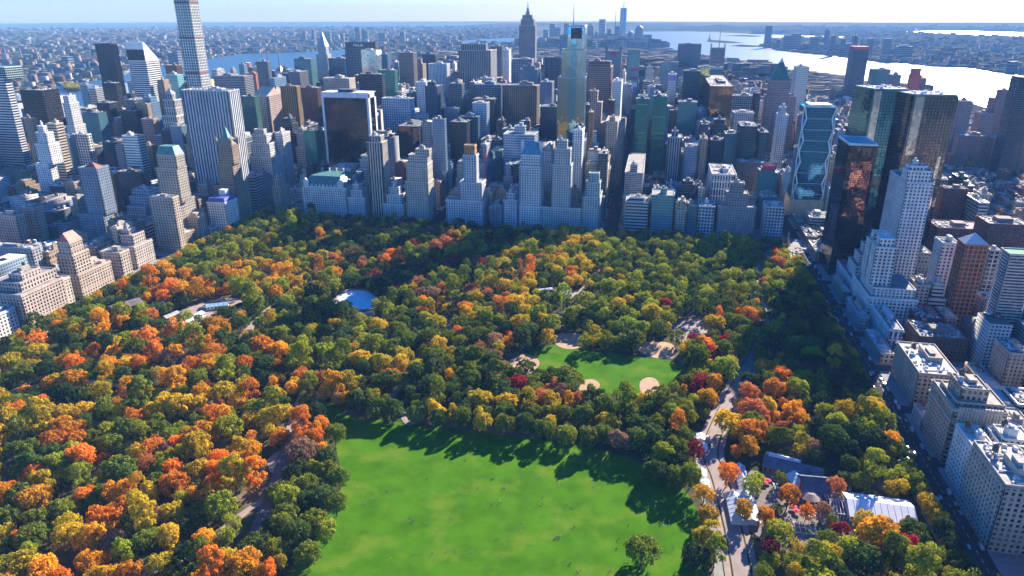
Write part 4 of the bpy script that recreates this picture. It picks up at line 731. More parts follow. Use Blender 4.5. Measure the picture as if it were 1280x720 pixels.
for i, px in enumerate((329.5, 336, 349.5, 10, 29, 49)):
    bs_ = 84 if i < 3 else 80; x, y = gnd(px, bs_); z = at_y(px, 65 if i < 3 else 60, y)[1]; q = MB(); q.tube((0, 0, 0), (0, 0, z), 5, 3.2, 8); q.tube((0, 0, z), (0, 0, z * 1.03), 3.6, 3.6, 8)
    q.build('smokestack', 'masonry', None, (0.4, 0.36, 0.34), (x, y, 0), label='slim power station chimney by the bend of the east river' if i < 3 else 'slim chimney across the river at the far left', cat='chimney', group='chimneys by the river bend' if i < 3 else 'chimneys at the far left')
# ------------------------------------------------------------------ ground, water, streets
def sheet(name, pts, z, m, color=None, kind='structure', **kw):
    b = MB(); a = sum(pts[i][0] * pts[(i + 1) % len(pts)][1] - pts[(i + 1) % len(pts)][0] * pts[i][1] for i in range(len(pts)))
    if a < 0: pts = pts[::-1]
    bm = bmesh.new(); vs = [bm.verts.new((p[0], p[1], z)) for p in pts]; f = bm.faces.new(vs); bmesh.ops.triangulate(bm, faces=[f]); me = bpy.data.meshes.new(name); bm.to_mesh(me); bm.free(); me.materials.append(M[m])
    o = bpy.data.objects.new(name, me); COL.objects.link(o)
    if color: o.color = (*color, 1)
    return tag(o, kind=kind, **kw)
def pxs(pts): return [gnd(*p) for p in pts]
def smooth(pts, n=6):
    out = []
    for i in range(len(pts)):
        p0, p1, p2, p3 = (np.array(pts[(i + k - 1) % len(pts)]) for k in range(4))
        for t in np.linspace(0, 1, n, endpoint=False): out.append(tuple(0.5 * ((2 * p1) + (-p0 + p2) * t + (2 * p0 - 5 * p1 + 4 * p2 - p3) * t * t + (-p0 + 3 * p1 - 3 * p2 + p3) * t ** 3)))
    return out
def spline(pts, n=8):
    pts = [np.array(p) for p in pts]; pts = [2 * pts[0] - pts[1]] + pts + [2 * pts[-1] - pts[-2]]; out = []
    for i in range(1, len(pts) - 2):
        p0, p1, p2, p3 = pts[i - 1:i + 3]
        for t in np.linspace(0, 1, n, endpoint=False): out.append(0.5 * ((2 * p1) + (-p0 + p2) * t + (2 * p0 - 5 * p1 + 4 * p2 - p3) * t * t + (-p0 + 3 * p1 - 3 * p2 + p3) * t ** 3))
    out.append(pts[-2]); return [(float(p[0]), float(p[1])) for p in out]
def strip(line, w):
    L_, R_ = [], []
    for i, p in enumerate(line):
        a = np.array(line[max(0, i - 1)]); b = np.array(line[min(len(line) - 1, i + 1)]); d = b - a; d = d / (np.hypot(*d) + 1e-9); n = np.array([-d[1], d[0]]) * w / 2
        L_.append(tuple(np.array(p) + n)); R_.append(tuple(np.array(p) - n))
    return L_, R_
def path(name, line, w, z, m, kind='structure', **kw):
    L_, R_ = strip(line, w); b = MB()
    for i in range(len(line) - 1): b.quad((*R_[i], z), (*R_[i + 1], z), (*L_[i + 1], z), (*L_[i], z))
    return b.build(name, m, None, kind=kind, **kw)
def two_tone(key, c0, c1, scale, rough=0.95, lo=0.35, hi=0.65, c2=None, s2=0.0, detail=6, bump=0.0):
    m, n, l, p = mat(key); p.inputs['Roughness'].default_value = rough; p.inputs['Specular IOR Level'].default_value = 0.2
    f = ramp(n, l, noise(n, l, scale, detail), lo, hi); c = mixc(n, l, f, c0, c1)
    if c2: c = mixc(n, l, ramp(n, l, noise(n, l, s2, 4), 0.5, 0.68), c, c2)
    l.new(c, p.inputs['Base Color'])
    if bump:
        bp = n.new('ShaderNodeBump'); bp.inputs['Strength'].default_value = bump; bp.inputs['Distance'].default_value = 0.5; l.new(noise(n, l, 0.8, 4), bp.inputs['Height']); l.new(bp.outputs[0], p.inputs['Normal'])
    if key in ('far_land', 'hill_woods', 'park_floor', 'city_floor'): p.inputs['Specular IOR Level'].default_value = 0
    if key == 'lawn_grass': p.inputs['Specular IOR Level'].default_value = .03
    M[key] = m
two_tone('far_land', (0.10, 0.10, 0.095), (0.055, 0.075, 0.05), 0.0016, c2=(0.17, 0.15, 0.14), s2=0.006)
two_tone('city_floor', (0.045, 0.045, 0.05), (0.07, 0.07, 0.072), 0.05)
two_tone('park_floor', (0.075, 0.065, 0.035), (0.04, 0.06, 0.02), 0.035, c2=(0.20, 0.15, 0.10), s2=0.02)
two_tone('lawn_grass', (0.040, 0.125, 0.002), (0.062, 0.175, 0.004), 0.05, c2=(0.105, 0.180, 0.012), s2=0.04, bump=0.5)
two_tone('infield_sand', (0.47, 0.31, 0.20), (0.36, 0.235, 0.15), 0.12)
two_tone('path_paving', (0.36, 0.28, 0.24), (0.26, 0.21, 0.18), 0.12)
two_tone('drive_asphalt', (0.33, 0.265, 0.24), (0.25, 0.20, 0.185), 0.08)
two_tone('street_asphalt', (0.05, 0.05, 0.055), (0.065, 0.065, 0.07), 0.1)
two_tone('pavement_slabs', (0.30, 0.29, 0.28), (0.24, 0.23, 0.23), 0.2)
two_tone('park_road', (0.13, 0.115, 0.11), (0.17, 0.145, 0.135), 0.05)
two_tone('plaza_paving', (0.16, 0.135, 0.125), (0.23, 0.19, 0.17), 0.15)
two_tone('ice', (0.80, 0.84, 0.88), (0.74, 0.79, 0.83), 0.05, rough=0.7)
two_tone('rock', (0.30, 0.27, 0.24), (0.20, 0.18, 0.16), 0.4)
two_tone('hill_woods', (0.035, 0.05, 0.03), (0.06, 0.065, 0.045), 0.002)
solid('paint_line', (0.75, 0.74, 0.7), 0.7)
m, n, l, p = mat('water'); p.inputs['Base Color'].default_value = (0.035, 0.075, 0.12, 1); p.inputs['Roughness'].default_value = 0.36; p.inputs['IOR'].default_value = 1.33
bp = n.new('ShaderNodeBump'); bp.inputs['Strength'].default_value = 0.6; bp.inputs['Distance'].default_value = 6; l.new(noise(n, l, 0.012, 5), bp.inputs['Height']); l.new(bp.outputs[0], p.inputs['Normal']); M['water'] = m
RAD = 27000
b = MB(); b.poly([(CAM[0] + RAD * math.cos(a), CAM[1] + RAD * math.sin(a), -0.6) for a in np.linspace(0, 2 * math.pi, 97)[:-1]]); b.build('ground', 'far_land', None, kind='structure')
# water
WATER = {}
def water(key, pts): WATER[key] = pxs(pts); sheet('water', WATER[key], -0.25, 'water')
water('east', [(-60, 122), (20, 116), (60, 109), (95, 103), (135, 98), (150, 94), (165, 86), (210, 81), (258, 73), (300, 67), (350, 65.5), (400, 63.5), (440, 61), (470, 59), (470, 63), (440, 70), (400, 84), (340, 101), (260, 114), (200, 124), (140, 137), (90, 140), (40, 134), (-60, 140)])
water('hudson', [(1420, 102), (1330, 97), (1280, 94), (1250, 91), (1215, 85), (1170, 83.5), (1138, 80), (1125, 78), (1110, 79), (1090, 76), (1045, 70), (1010, 67), (990, 65), (965, 61), (950, 57), (970, 54), (960, 50), (1010, 48), (1060, 47.5), (1060, 45.5), (1000, 44), (940, 42.5), (900, 40.5), (860, 39), (800, 39.5), (770, 41), (745, 44), (760, 50), (800, 56), (838, 65), (865, 72), (900, 79), (960, 88), (990, 95), (1040, 102), (1085, 112), (1120, 114), (1175, 118), (1200, 124), (1250, 140), (1300, 155), (1420, 190)])
water('meadow', [(1125, 40), (1160, 38.3), (1215, 38.6), (1290, 41), (1400, 43), (1400, 47), (1290, 46.5), (1225, 45), (1180, 43), (1150, 41.5)])
water('sea', [(-300, 37.5), (0, 37), (120, 36), (200, 34.5), (420, 33.5), (640, 33), (790, 33.5), (790, 29.6), (640, 28.8), (300, 29.0), (-300, 30)])
water('strait', [(556, 53), (600, 49), (650, 46.5), (690, 44), (700, 46), (660, 50.5), (640, 53.5), (600, 55)])
for pts in ([(1062, 33.2), (1080, 32.6), (1098, 33), (1085, 34)], [(1140, 36.2), (1155, 35.3), (1160, 36.6), (1148, 37)], [(1205, 35.2), (1225, 34.6), (1222, 36.2), (1208, 36.4)], [(1050, 39.5), (1075, 39), (1085, 40), (1060, 41)], [(930, 39), (960, 38.4), (1015, 39.2), (980, 40)]): water('pond', pts) if False else sheet('water', pxs(pts), -0.22, 'water')
for pts in ([(882, 52), (886, 50), (900, 50.5), (918, 52), (930, 53.4), (918, 54), (898, 53.4)], [(912, 57.6), (925, 55.6), (938, 56.5), (956, 57.5), (952, 58.8), (930, 58.6)], [(82, 113), (90, 107.5), (101, 107), (103, 112), (95, 115.5)], [(903, 44.6), (930, 43.6), (958, 45), (940, 46)]): sheet('island', pxs(pts), -0.15, 'hill_woods')
x, y = gnd(886.5, 51.2); b = MB(); b.prism([(-20, -20), (20, -20), (20, 20), (-20, 20)], 0, 26, taper=.7); b.tube((0, 0, 26), (0, 0, 47), 8, 5); b.build('pedestal', 'masonry', (o := empty('statue', (x, y, 0), label='tiny statue on a pedestal on the island in the bay', cat='statue')), (0.36, 0.34, 0.3)); b = MB(); b.tube((0, 0, 47), (0, 0, 70), 6, 4); b.tube((0, 0, 70), (0, 0, 82), 4, 2.5); b.tube((2, 0, 72), (8, 0, 93), 1.8, 1.5); b.build('statue_figure', 'copper', o, (0.16, 0.36, 0.32))
# hills beyond the bay
def ridge(px0, px1, base, top, seed, dep):
    rr = random.Random(seed); b = MB(); n = 40; P = []
    for k in range(n + 1):
        px = px0 + (px1 - px0) * k / n; x, y = gnd(px, base); t = k / n; e = min(1, 4 * t, 4 * (1 - t)); z = at_y(px, base + (top - base) * e * (0.82 + 0.18 * math.sin(t * 9 + seed) * math.cos(t * 23)), y + dep * .5)[1]; P.append((x, y, max(z, 1)))
    for (xa, ya, za), (xb, yb, zb) in zip(P[:-1], P[1:]):
        b.quad((xa, ya, -.5), (xb, yb, -.5), (xb, yb + dep * .5, zb), (xa, ya + dep * .5, za)); b.quad((xa, ya + dep * .5, za), (xb, yb + dep * .5, zb), (xb, yb + dep, -.5), (xa, ya + dep, -.5))
    b.build('hills', 'hill_woods', None, kind='structure')
ridge(800, 1075, 39, 30.5, 1, 5000); ridge(560, 860, 33.5, 27.6, 4, 6000); ridge(1060, 1500, 31.5, 28.6, 7, 5000)
# bridge over the east river
def bridge(label, xa, ya, xb, yb, towers, col, h):
    A = gnd(xa, ya); Bp = gnd(xb, yb); d = np.array(Bp) - A; ang = math.atan2(d[1], d[0]); L_ = float(np.hypot(*d)); o = empty('suspension_bridge', (*A, 0), label=label, cat='bridge'); o.rotation_euler[2] = ang
    b = MB(); b.box(0, L_, -10, 10, h, h + 7, bottom=True); b.build('deck', 'roofing', o, col); q = MB()
    for k in range(12): q.box(L_ * k / 12 - 4, L_ * k / 12 + 4, -8, 8, 0, h)
    q.build('piers', 'masonry', o, col, kind='stuff')
    for t in towers:
        q = MB(); q.box(L_ * t - 5, L_ * t + 5, -13, -7, 0, h * 2.6); q.box(L_ * t - 5, L_ * t + 5, 7, 13, 0, h * 2.6); q.box(L_ * t - 4, L_ * t + 4, -7, 7, h * 2.3, h * 2.55, bottom=True); q.box(L_ * t - 4, L_ * t + 4, -7, 7, h * 1.5, h * 1.65, bottom=True); q.build('tower_frame', 'roofing', o, col)
    q = MB(); t0, t1 = towers
    for s in (-10, 10):
        pv = None
        for k in range(25):
            f = k / 24; x = L_ * f; z = h * 1.05 + (h * 1.5 * abs((f - (t0 + t1) / 2) / ((t1 - t0) / 2)) ** 2 if t0 <= f <= t1 else h * 1.5 * max(0, 1 - (t0 - f if f < t0 else f - t1) / 0.3)); p_ = (x, s, z)
            if pv: q.tube(pv, p_, 1.6, n=4)
            pv = p_
    q.build('cables', 'roofing', o, col, kind='stuff')
bridge('long grey suspension bridge across the east river', 262, 67.5, 400, 65, (0.42, 0.72), (0.30, 0.33, 0.36), 42)
# the city floor and its blocks
AVX = [-2750, -2550, -2350, -2160, -1970, -1772, -1574, -1376, -1246, -1118, -990, -862, -560, -272, 5, 285, 565, 845, 1060]
def front(k): return 30 + 80 * k + (6 if k > 1 else 0)
fl = [(-2010, -2600), (1000, -2600), (1000, 1500), (957, 1746), (953, 2319), (810, 2422), (708, 2472), (634, 2854), (494, 3163), (419, 3549), (186, 4146), (24, 4753), (-129, 5539), (-428, 6932), (-560, 7300), (-800, 7300), (-1700, 5200), (-2300, 3300), (-2100, 1200), (-1960, 600)]
sheet('city_street_floor', fl, -0.4, 'city_floor'); bpy.context.scene.objects['city_street_floor'].name = 'street'
BLK = []
for k in range(-20, 40):
    y0 = front(k); y1 = y0 + 60
    for a, c in zip(AVX[:-1], AVX[1:]):
        x0, x1 = a + 15, c - 15
        if y1 <= 10 and -880 < x0 < 0: continue
        if x0 < -1985 or y1 > 1500 and x1 > 640 - max(0, y0 - 2700) * .5: continue
        if x0 > 840 and y1 > -100: x1 = min(x1, 985)
        BLK.append((x0, x1, y0, y1, k))
b = MB()
for x0, x1, y0, y1, k in BLK: b.box(x0 - 4, x1 + 4, y0 - 3, y1 + 3, -0.4, -0.25)
b.build('pavement', 'pavement_slabs', None, kind='structure')
# park
PARK = [(-846, 8), (-12, 8), (-12, -1500), (-846, -1500)]
sheet('park_ground', PARK, -0.1, 'park_floor')
LAWN = smooth(pxs([(410, 507), (440, 520), (520, 530), (640, 545), (740, 560), (830, 590), (872, 640), (878, 700), (865, 790), (340, 800), (385, 690), (425, 610), (420, 560)]), 5)
sheet('lawn', LAWN, 0.02, 'lawn_grass')
FIELD = smooth(pxs([(640, 458), (662, 440), (695, 431), (728, 438), (800, 446), (842, 452), (852, 468), (825, 492), (800, 508), (760, 492), (700, 478)]), 5); sheet('lawn', FIELD, 0.02, 'lawn_grass')
for P_ in ([(405, 508), (418, 500), (432, 503), (424, 516)], [(60, 470), (120, 462), (160, 480), (130, 498), (90, 490)], [(135, 488), (160, 482), (178, 492), (150, 502)], [(330, 338), (360, 328), (392, 330), (378, 346)], [(500, 410), (520, 402), (540, 408), (520, 416)]): sheet('lawn', smooth(pxs(P_), 4), 0.0, 'lawn_grass')
SAND = []
for P_ in ([(689, 424), (700, 417), (722, 417), (737, 424), (724, 435), (703, 435)], [(796, 430), (815, 427), (840, 430), (843, 446), (822, 448), (800, 440)], [(632, 456), (650, 444), (668, 446), (674, 456), (656, 470), (636, 468)], [(800, 478), (808, 472), (820, 474), (825, 487), (810, 495), (801, 489)], [(722, 478), (740, 474), (750, 481), (742, 492), (727, 491)]):
    SAND.append(smooth(pxs(P_), 5)); sheet('infield', SAND[-1], 0.06, 'infield_sand')
BARE = [smooth(pxs(P_), 4) for P_ in ([(840, 408), (862, 398), (886, 402), (884, 424), (858, 428), (842, 424)], [(535, 420), (556, 402), (566, 404), (560, 428), (540, 436)], [(500, 516), (520, 512), (530, 522), (510, 532)], [(335, 574), (350, 564), (362, 572), (352, 592), (338, 590)], [(665, 366), (690, 362), (735, 368), (752, 380), (730, 382), (690, 375)], [(308, 416), (322, 398), (342, 400), (330, 416), (318, 428)], [(280, 392), (300, 378), (312, 384), (298, 398)], [(205, 402), (240, 382), (290, 372), (302, 382), (262, 400), (222, 412)], [(920, 590), (1000, 596), (1060, 610), (1068, 660), (1020, 688), (950, 672), (922, 640)])]
for P_ in BARE: sheet('path', P_, 0.03, 'plaza_paving' if P_ is BARE[-1] else 'path_paving')
ICE = smooth(pxs([(415, 387), (421, 373), (431, 364.5), (446, 362.5), (461, 365.5), (474, 375), (477, 381), (466, 386.5), (446, 388.5)]), 6); sheet('ice_rink', ICE, 0.12, 'ice')
L_, R_ = strip(ICE + [ICE[0], ICE[1]], 2.4); b = MB()
for i in range(len(ICE)): b.quad((*R_[i], .12), (*R_[i + 1], .12), (*R_[i + 1], 1.3), (*R_[i], 1.3)); b.quad((*R_[i], 1.3), (*R_[i + 1], 1.3), (*L_[i + 1], 1.3), (*L_[i], 1.3)); b.quad((*L_[i + 1], .12), (*L_[i], .12), (*L_[i], 1.3), (*L_[i + 1], 1.3))
b.build('rink_barrier', 'pavement_slabs', None, label='low pale barrier running round the ice rink', cat='barrier')
DRIVE = spline(pxs([(938, 790), (928, 720), (916, 660), (900, 600), (888, 562), (905, 515), (928, 470), (950, 430), (956, 400), (948, 370), (945, 345), (958, 322), (972, 312)])); path('park_drive', DRIVE, 10.5, 0.06, 'drive_asphalt'); path('path', [(p[0] + 8.5, p[1]) for p in DRIVE], 4, 0.045, 'path_paving'); path('path', [(p[0] - 8.5, p[1]) for p in DRIVE], 4, 0.045, 'path_paving')
LANES = [(DRIVE[:52], 17), (DRIVE[50:], 8)]
for P_, w, m in (([(255, 800), (300, 712), (330, 645), (348, 600), (356, 570), (372, 540), (392, 508)], 11, 'park_road'), ([(180, 720), (240, 690), (300, 645), (330, 625)], 6, 'path_paving'), ([(360, 545), (385, 480), (410, 450)], 8, 'path_paving'), ([(195, 470), (270, 440), (300, 425), (318, 405), (340, 385), (372, 368), (400, 350)], 11, 'path_paving'), ([(0, 500), (60, 470), (130, 480), (210, 490)], 6, 'path_paving'), ([(400, 395), (440, 398), (490, 400), (545, 420), (600, 400)], 7, 'path_paving'), ([(560, 345), (620, 370), (700, 395), (790, 400), (860, 410)], 7, 'path_paving'), ([(965, 540), (1000, 528), (1040, 518), (1060, 520)], 7, 'path_paving'), ([(870, 540), (878, 600), (890, 660), (900, 730)], 6, 'pavement_slabs'), ([(300, 320), (360, 345), (410, 330), (470, 290)], 7, 'path_paving'), ([(700, 400), (760, 330), (850, 305)], 6, 'path_paving'), ([(480, 505), (540, 440), (560, 400)], 7, 'path_paving')):
    ln = spline(pxs(P_)); LANES.append((ln, w)); path('path', ln, w, 0.035 if w < 10 else 0.05, m)
# avenue along the west side: marked lanes and kerbs
b = MB()
for x in (-7.5, 0, 7.5):
    for k in range(110): b.box(x + 2 - .12, x + 2 + .12, -860 + k * 8, -856 + k * 8, -.37, -.36)
for y in (2, 10, 18):
    for k in range(100): b.box(-840 + 8.3 * k, -836 + 8.3 * k, y - .15, y + .15, -.37, -.36)
b.build('lane_marking', 'paint_line', None, kind='structure')
def prism_wall(name, x0, x1, y0, y1, z0, z1, m, **kw): b = MB(); b.box(x0, x1, y0, y1, z0, z1); return b.build(name, m, None, **kw)
prism_wall('park_wall', -13.2, -12.2, -1500, 6, -.1, 1.3, 'rock', label='long low stone wall on the west edge of the park', cat='wall'); prism_wall('park_wall', -847, -846, -1500, 6, -.1, 1.3, 'rock', label='long low stone wall on the east edge of the park', cat='wall')
prism_wall('pavement_kerb', -12.2, -8.2, -1500, 6, -.4, -.22, 'pavement_slabs', kind='structure')
# traffic circle with its column
xc, yc = gnd(984, 306); b = MB(); b.tube((0, 0, -.38), (0, 0, -.2), 38, n=40); b.tube((0, 0, -.2), (0, 0, -.05), 22, n=32); b.build('roundabout', 'pavement_slabs', None, loc=(xc, yc, 0), kind='structure')
o = empty('monument_column', (xc, yc, -.05), label='tall stone column in the middle of the traffic circle', cat='monument'); b = MB(); b.tube((0, 0, 0), (0, 0, 1.2), 6, n=8); b.tube((0, 0, 1.2), (0, 0, 5), 3, 2.6, n=8); b.build('pedestal', 'masonry', o, LIME); b = MB(); b.tube((0, 0, 5), (0, 0, 19), 1.1, .9, n=10); b.build('shaft', 'masonry', o, (0.5, 0.48, 0.45)); b = MB(); b.tube((0, 0, 19), (0, 0, 20.6), .5, .45, 6); b.tube((0, 0, 20.6), (0, 0, 22.2), .5, .2, 6); b.build('statue_figure', 'copper', o, (0.3, 0.3, 0.28))
# ------------------------------------------------------------------ words that single a thing out
def inside(p, poly):
    x, y = p; c = False; n = len(poly)
    for i in range(n):
        (x1, y1), (x2, y2) = poly[i], poly[i - 1]
        if (y1 > y) != (y2 > y) and x < (x2 - x1) * (y - y1) / (y2 - y1) + x1: c = not c
    return c
ORD = 'first second third fourth fifth sixth seventh eighth ninth tenth eleventh twelfth thirteenth fourteenth fifteenth sixteenth'.split()
NUM = 'two three four five six seven eight nine ten eleven twelve thirteen fourteen fifteen sixteen seventeen'.split()
def single_out(items, marks):
    """items: (px, py, phrase, size word setter). Gives each a label: phrase + relation to the nearest landmark + place in the row of look-alikes"""
    keyed = {}
    for i, (px, py, ph) in enumerate(items):
        mx, my, mn = min(marks, key=lambda m: (m[0] - px) ** 2 + ((m[1] - py) * 1.5) ** 2)
        dx, dy = px - mx, (py - my) * 1.5
        rl = ('left of' if dx < 0 else 'right of') if abs(dx) > abs(dy) else ('behind' if dy < 0 else 'in front of')
        keyed.setdefault((ph, rl, mn), []).append((px, i))
    out = [None] * len(items)
    for (ph, rl, mn), L_ in keyed.items():
        L_.sort(); n = len(L_)
        for k, (_, i) in enumerate(L_):
            if n == 1: s = f'{ph} {rl} {mn}'
            elif n == 2: s = f'{ph} {rl} {mn}, {("left", "right")[k]} of two'
            elif k == 0: s = f'{ph} {rl} {mn}, leftmost of {NUM[n - 2]}'
            elif k == n - 1: s = f'{ph} {rl} {mn}, rightmost of {NUM[n - 2]}'
            else: s = f'{ph} {rl} {mn}, {ORD[k]} from left of {NUM[n - 2]}'
            out[i] = s
    return out

# ------------------------------------------------------------------ the ordinary buildings between the landmarks
rb = random.Random(11)
LOTS = []
for x0, x1, y0, y1, k in BLK:
    if k > 24 or (y1 < 0 and y0 < -900): continue
    x = x0
    low = x0 > 280 or (x0 > 0 and y0 < -100 and False)
    while x < x1 - 8:
        w = rb.uniform(9, 20) if low else rb.uniform(15, 31)
        if x1 - x - w < 10: w = x1 - x
        xe = x + w
        rows = ((y0, y0 + 28.5), (y0 + 30, y1)) if rb.random() < (0.9 if low else 0.6) else ((y0, y1),)
        for a, c in rows:
            cy = (a + c) / 2; u = rb.random(); v = rb.random()
            if x0 > 280: h = rb.uniform(11, 20) if v < 0.9 else rb.uniform(25, 55)
            elif x0 > 0: h = rb.uniform(22, 55) if cy < 20 else rb.uniform(30, 95)
            elif cy < 20: h = rb.uniform(22, 58)
            elif x < -1376: h = rb.uniform(18, 60) if v < .8 else rb.uniform(70, 130)
            elif cy < 95: h = rb.uniform(42, 66)
            elif cy < 1400: h = rb.uniform(60, 125) if v < .6 else rb.uniform(120, 180)
            else: h = rb.uniform(25, 80) if v < .85 else rb.uniform(80, 150)
            if any(f[0] - 1 < xe and f[1] + 1 > x and f[2] - 1 < c and f[3] + 1 > a for f in FOOT):
                # squeeze in beside what stands there already
                cand = [(x, xe, a, c)]
                for f in FOOT:
                    nc = []
                    for q in cand:
                        if f[0] - 1 < q[1] and f[1] + 1 > q[0] and f[2] - 1 < q[3] and f[3] + 1 > q[2]:
                            for r_ in ((q[0], f[0] - 1.5, q[2], q[3]), (f[1] + 1.5, q[1], q[2], q[3]), (q[0], q[1], f[3] + 1.5, q[3])):
                                if r_[1] - r_[0] > 9 and r_[3] - r_[2] > 9: nc.append(r_)
                        else: nc.append(q)
                    cand = nc
                if not cand: continue
                q = max(cand, key=lambda r_: (r_[1] - r_[0]) * (r_[3] - r_[2])); X0, X1, Y0, Y1 = q
            else: X0, X1, Y0, Y1 = x, xe, a, c
            LOTS.append([X0 + .2, X1 - .2, Y0 + .2, Y1 - .2, 0, h])
        x = xe + rb.uniform(0.3, 1.5)
def limit(L_):
    """keep a plain building lower than the landmark behind it, as the photograph has it"""
    x0, x1, y0, y1, _, h = L_
    for _i in range(14):
        pa, ta = proj(x0, y0, h); pb, tb = proj(x1, y0, h); t2 = proj((x0 + x1) / 2, y1, h)[1]; t = min(ta, tb, t2); bad = False
        for (l, r, T, Bt, yF, keep) in HERO:
            if yF > y0 + 5 and l < max(pa, pb) and r > min(pa, pb) and t < T + keep: bad = True; break
        if not bad: break
        h *= 0.86
    L_[5] = max(h, 10)
LOTS = [q for q in LOTS if not (q[0] < -900 and q[2] < -455)]      # nothing stands before the turreted block
for q in LOTS: limit(q)
# which of them does the camera see? a coarse depth picture of all the boxes
GW, GH = 640, 360; ZB = np.full((GH, GW), 1e9); ID = np.full((GH, GW), -1, dtype=np.int32)
def splat(b, i):
    x0, x1, y0, y1, z0, z1 = b; cs = [proj(x, y, z) for x in (x0, x1) for y in (y0, y1) for z in (z0, z1)]
    P = sorted(set((round(c[0] / 2, 3), round(c[1] / 2, 3)) for c in cs))
    def half(pts):
        h = []
        for p in pts:
            while len(h) > 1 and (h[-1][0] - h[-2][0]) * (p[1] - h[-2][1]) - (h[-1][1] - h[-2][1]) * (p[0] - h[-2][0]) <= 0: h.pop()
            h.append(p)
        return h
    hull = half(P)[:-1] + half(P[::-1])[:-1]
    xs = [p[0] for p in hull]; ys = [p[1] for p in hull]; ix0, ix1, iy0, iy1 = max(0, int(min(xs))), min(GW, int(max(xs)) + 1), max(0, int(min(ys))), min(GH, int(max(ys)) + 1)
    if ix0 >= ix1 or iy0 >= iy1: return
    X, Y = np.meshgrid(np.arange(ix0, ix1) + .5, np.arange(iy0, iy1) + .5); m_ = np.ones(X.shape, bool)
    for k in range(len(hull)):
        a, c = hull[k - 1], hull[k]; m_ &= (c[0] - a[0]) * (Y - a[1]) - (c[1] - a[1]) * (X - a[0]) >= 0
    d = (np.array([(x0 + x1) / 2, (y0 + y1) / 2, 0]) - CAM) @ FW; zb = ZB[iy0:iy1, ix0:ix1]; m_ &= d < zb; zb[m_] = d; ID[iy0:iy1, ix0:ix1][m_] = i
for f in list(root_boxes.values()):
    for b in f: splat(b, -2)
for f in FOOT:
    if f[2] > -700 and (f[0], f[1]) not in [(b[0][0], b[0][1]) for b in root_boxes.values()]: splat((*f, 0, 180 if f[2] < 400 else 60), -2)
for i, q in enumerate(LOTS): splat(q, i)
seen = np.bincount(ID[ID >= 0], minlength=len(LOTS))
order = [i for i in np.argsort(-seen) if seen[i] > 0]
PICK = set(int(i) for i in order[:185])
B_MARKS = [(405, 160, 'the white framed black tower'), (262, 150, 'the marble slab'), (238, 60, 'the tallest gridded tower'), (180, 95, 'the slanted white tower'), (410, 250, 'the mansard hotel'), (663, 230, 'the blue roofed hotel'), (720, 120, 'the multicoloured glass tower'), (815, 170, 'the green twin slabs'), (977, 130, 'the pyramid roofed tower'), (1028, 200, 'the braced glass tower'), (1145, 170, 'the skewed mirror towers'), (1075, 250, 'the copper panelled tower'), (1100, 340, 'the twin topped house'), (1150, 260, 'the white limestone tower'), (1217, 340, 'the orange brick tower'), (95, 340, 'the red roofed hotel'), (30, 380, 'the turreted block'), (170, 270, 'the terraced house'), (335, 200, 'the wedding cake building'), (650, 130, 'the bronze slab'), (280, 220, 'the gothic hotel'), (210, 220, 'the green roofed hotel'), (1230, 165, 'the long sheds'), (1145, 98, 'the red netted tower'), (1215, 520, 'the rounded corner house'), (118, 240, 'the red capped tower'), (15, 140, 'the banded tower'), (60, 180, 'the white turret tower'), (595, 85, 'the broad limestone slab'), (590, 220, 'the orange topped hotel'), (1077, 80, 'the red crowned tower'), (1280, 340, 'the balcony tower'), (450, 70, 'the lettered slab'), (860, 70, 'the flat topped blue slab'), (900, 140, 'the bronze mirrored tower'), (920, 270, 'the three winged house'), (1170, 480, 'the roof garden house'), (130, 80, 'the tall black slab'), (1256, 140, 'the raised centre tower'), (1270, 640, 'the long beige block')]  # the copper panelling is reflection put into the colour
KIND = [('tan brick block', 'brick', TAN, G_DK), ('red brick block', 'brick', (0.25, 0.11, 0.085), G_DK), ('cream stone block', 'punched', (0.48, 0.41, 0.33), G_DK), ('white brick block', 'punched', (0.58, 0.57, 0.55), G_DK), ('grey stone block', 'punched', (0.33, 0.33, 0.34), G_DK), ('brown block', 'brick', (0.17, 0.115, 0.09), G_DK), ('dark glass block', 'curtain', (0.06, 0.08, 0.10), G_DK), ('blue glass block', 'curtain', (0.18, 0.25, 0.32), G_BLUE), ('banded block', 'ribbon', (0.45, 0.46, 0.46), G_DK), ('striped grey block', 'fins', (0.25, 0.28, 0.31), G_DK), ('pink stone block', 'punched', (0.38, 0.28, 0.25), G_DK)]
def pick_kind(q):
    x, y, h = q[0], q[2], q[5]; u = rb.random()
    if x > 280: return KIND[[1, 1, 5, 0, 5, 4, 10, 1][int(u * 8)]]
    if y < 95: return KIND[[0, 2, 2, 3, 4, 2, 0, 8][int(u * 8)]]
    return KIND[[0, 3, 4, 6, 6, 7, 8, 9, 3, 9, 7, 6][int(u * 12)]]
items = []; chosen = sorted(PICK); kinds = {}
for i in chosen:
    q = LOTS[i]; kinds[i] = pick_kind(q); ys, xs = np.where(ID == i); items.append((xs.mean() * 2, ys.mean() * 2, ('low ' if q[5] < 24 else 'tall ' if q[5] > 80 else '') + kinds[i][0]))
labs = single_out(items, B_MARKS)
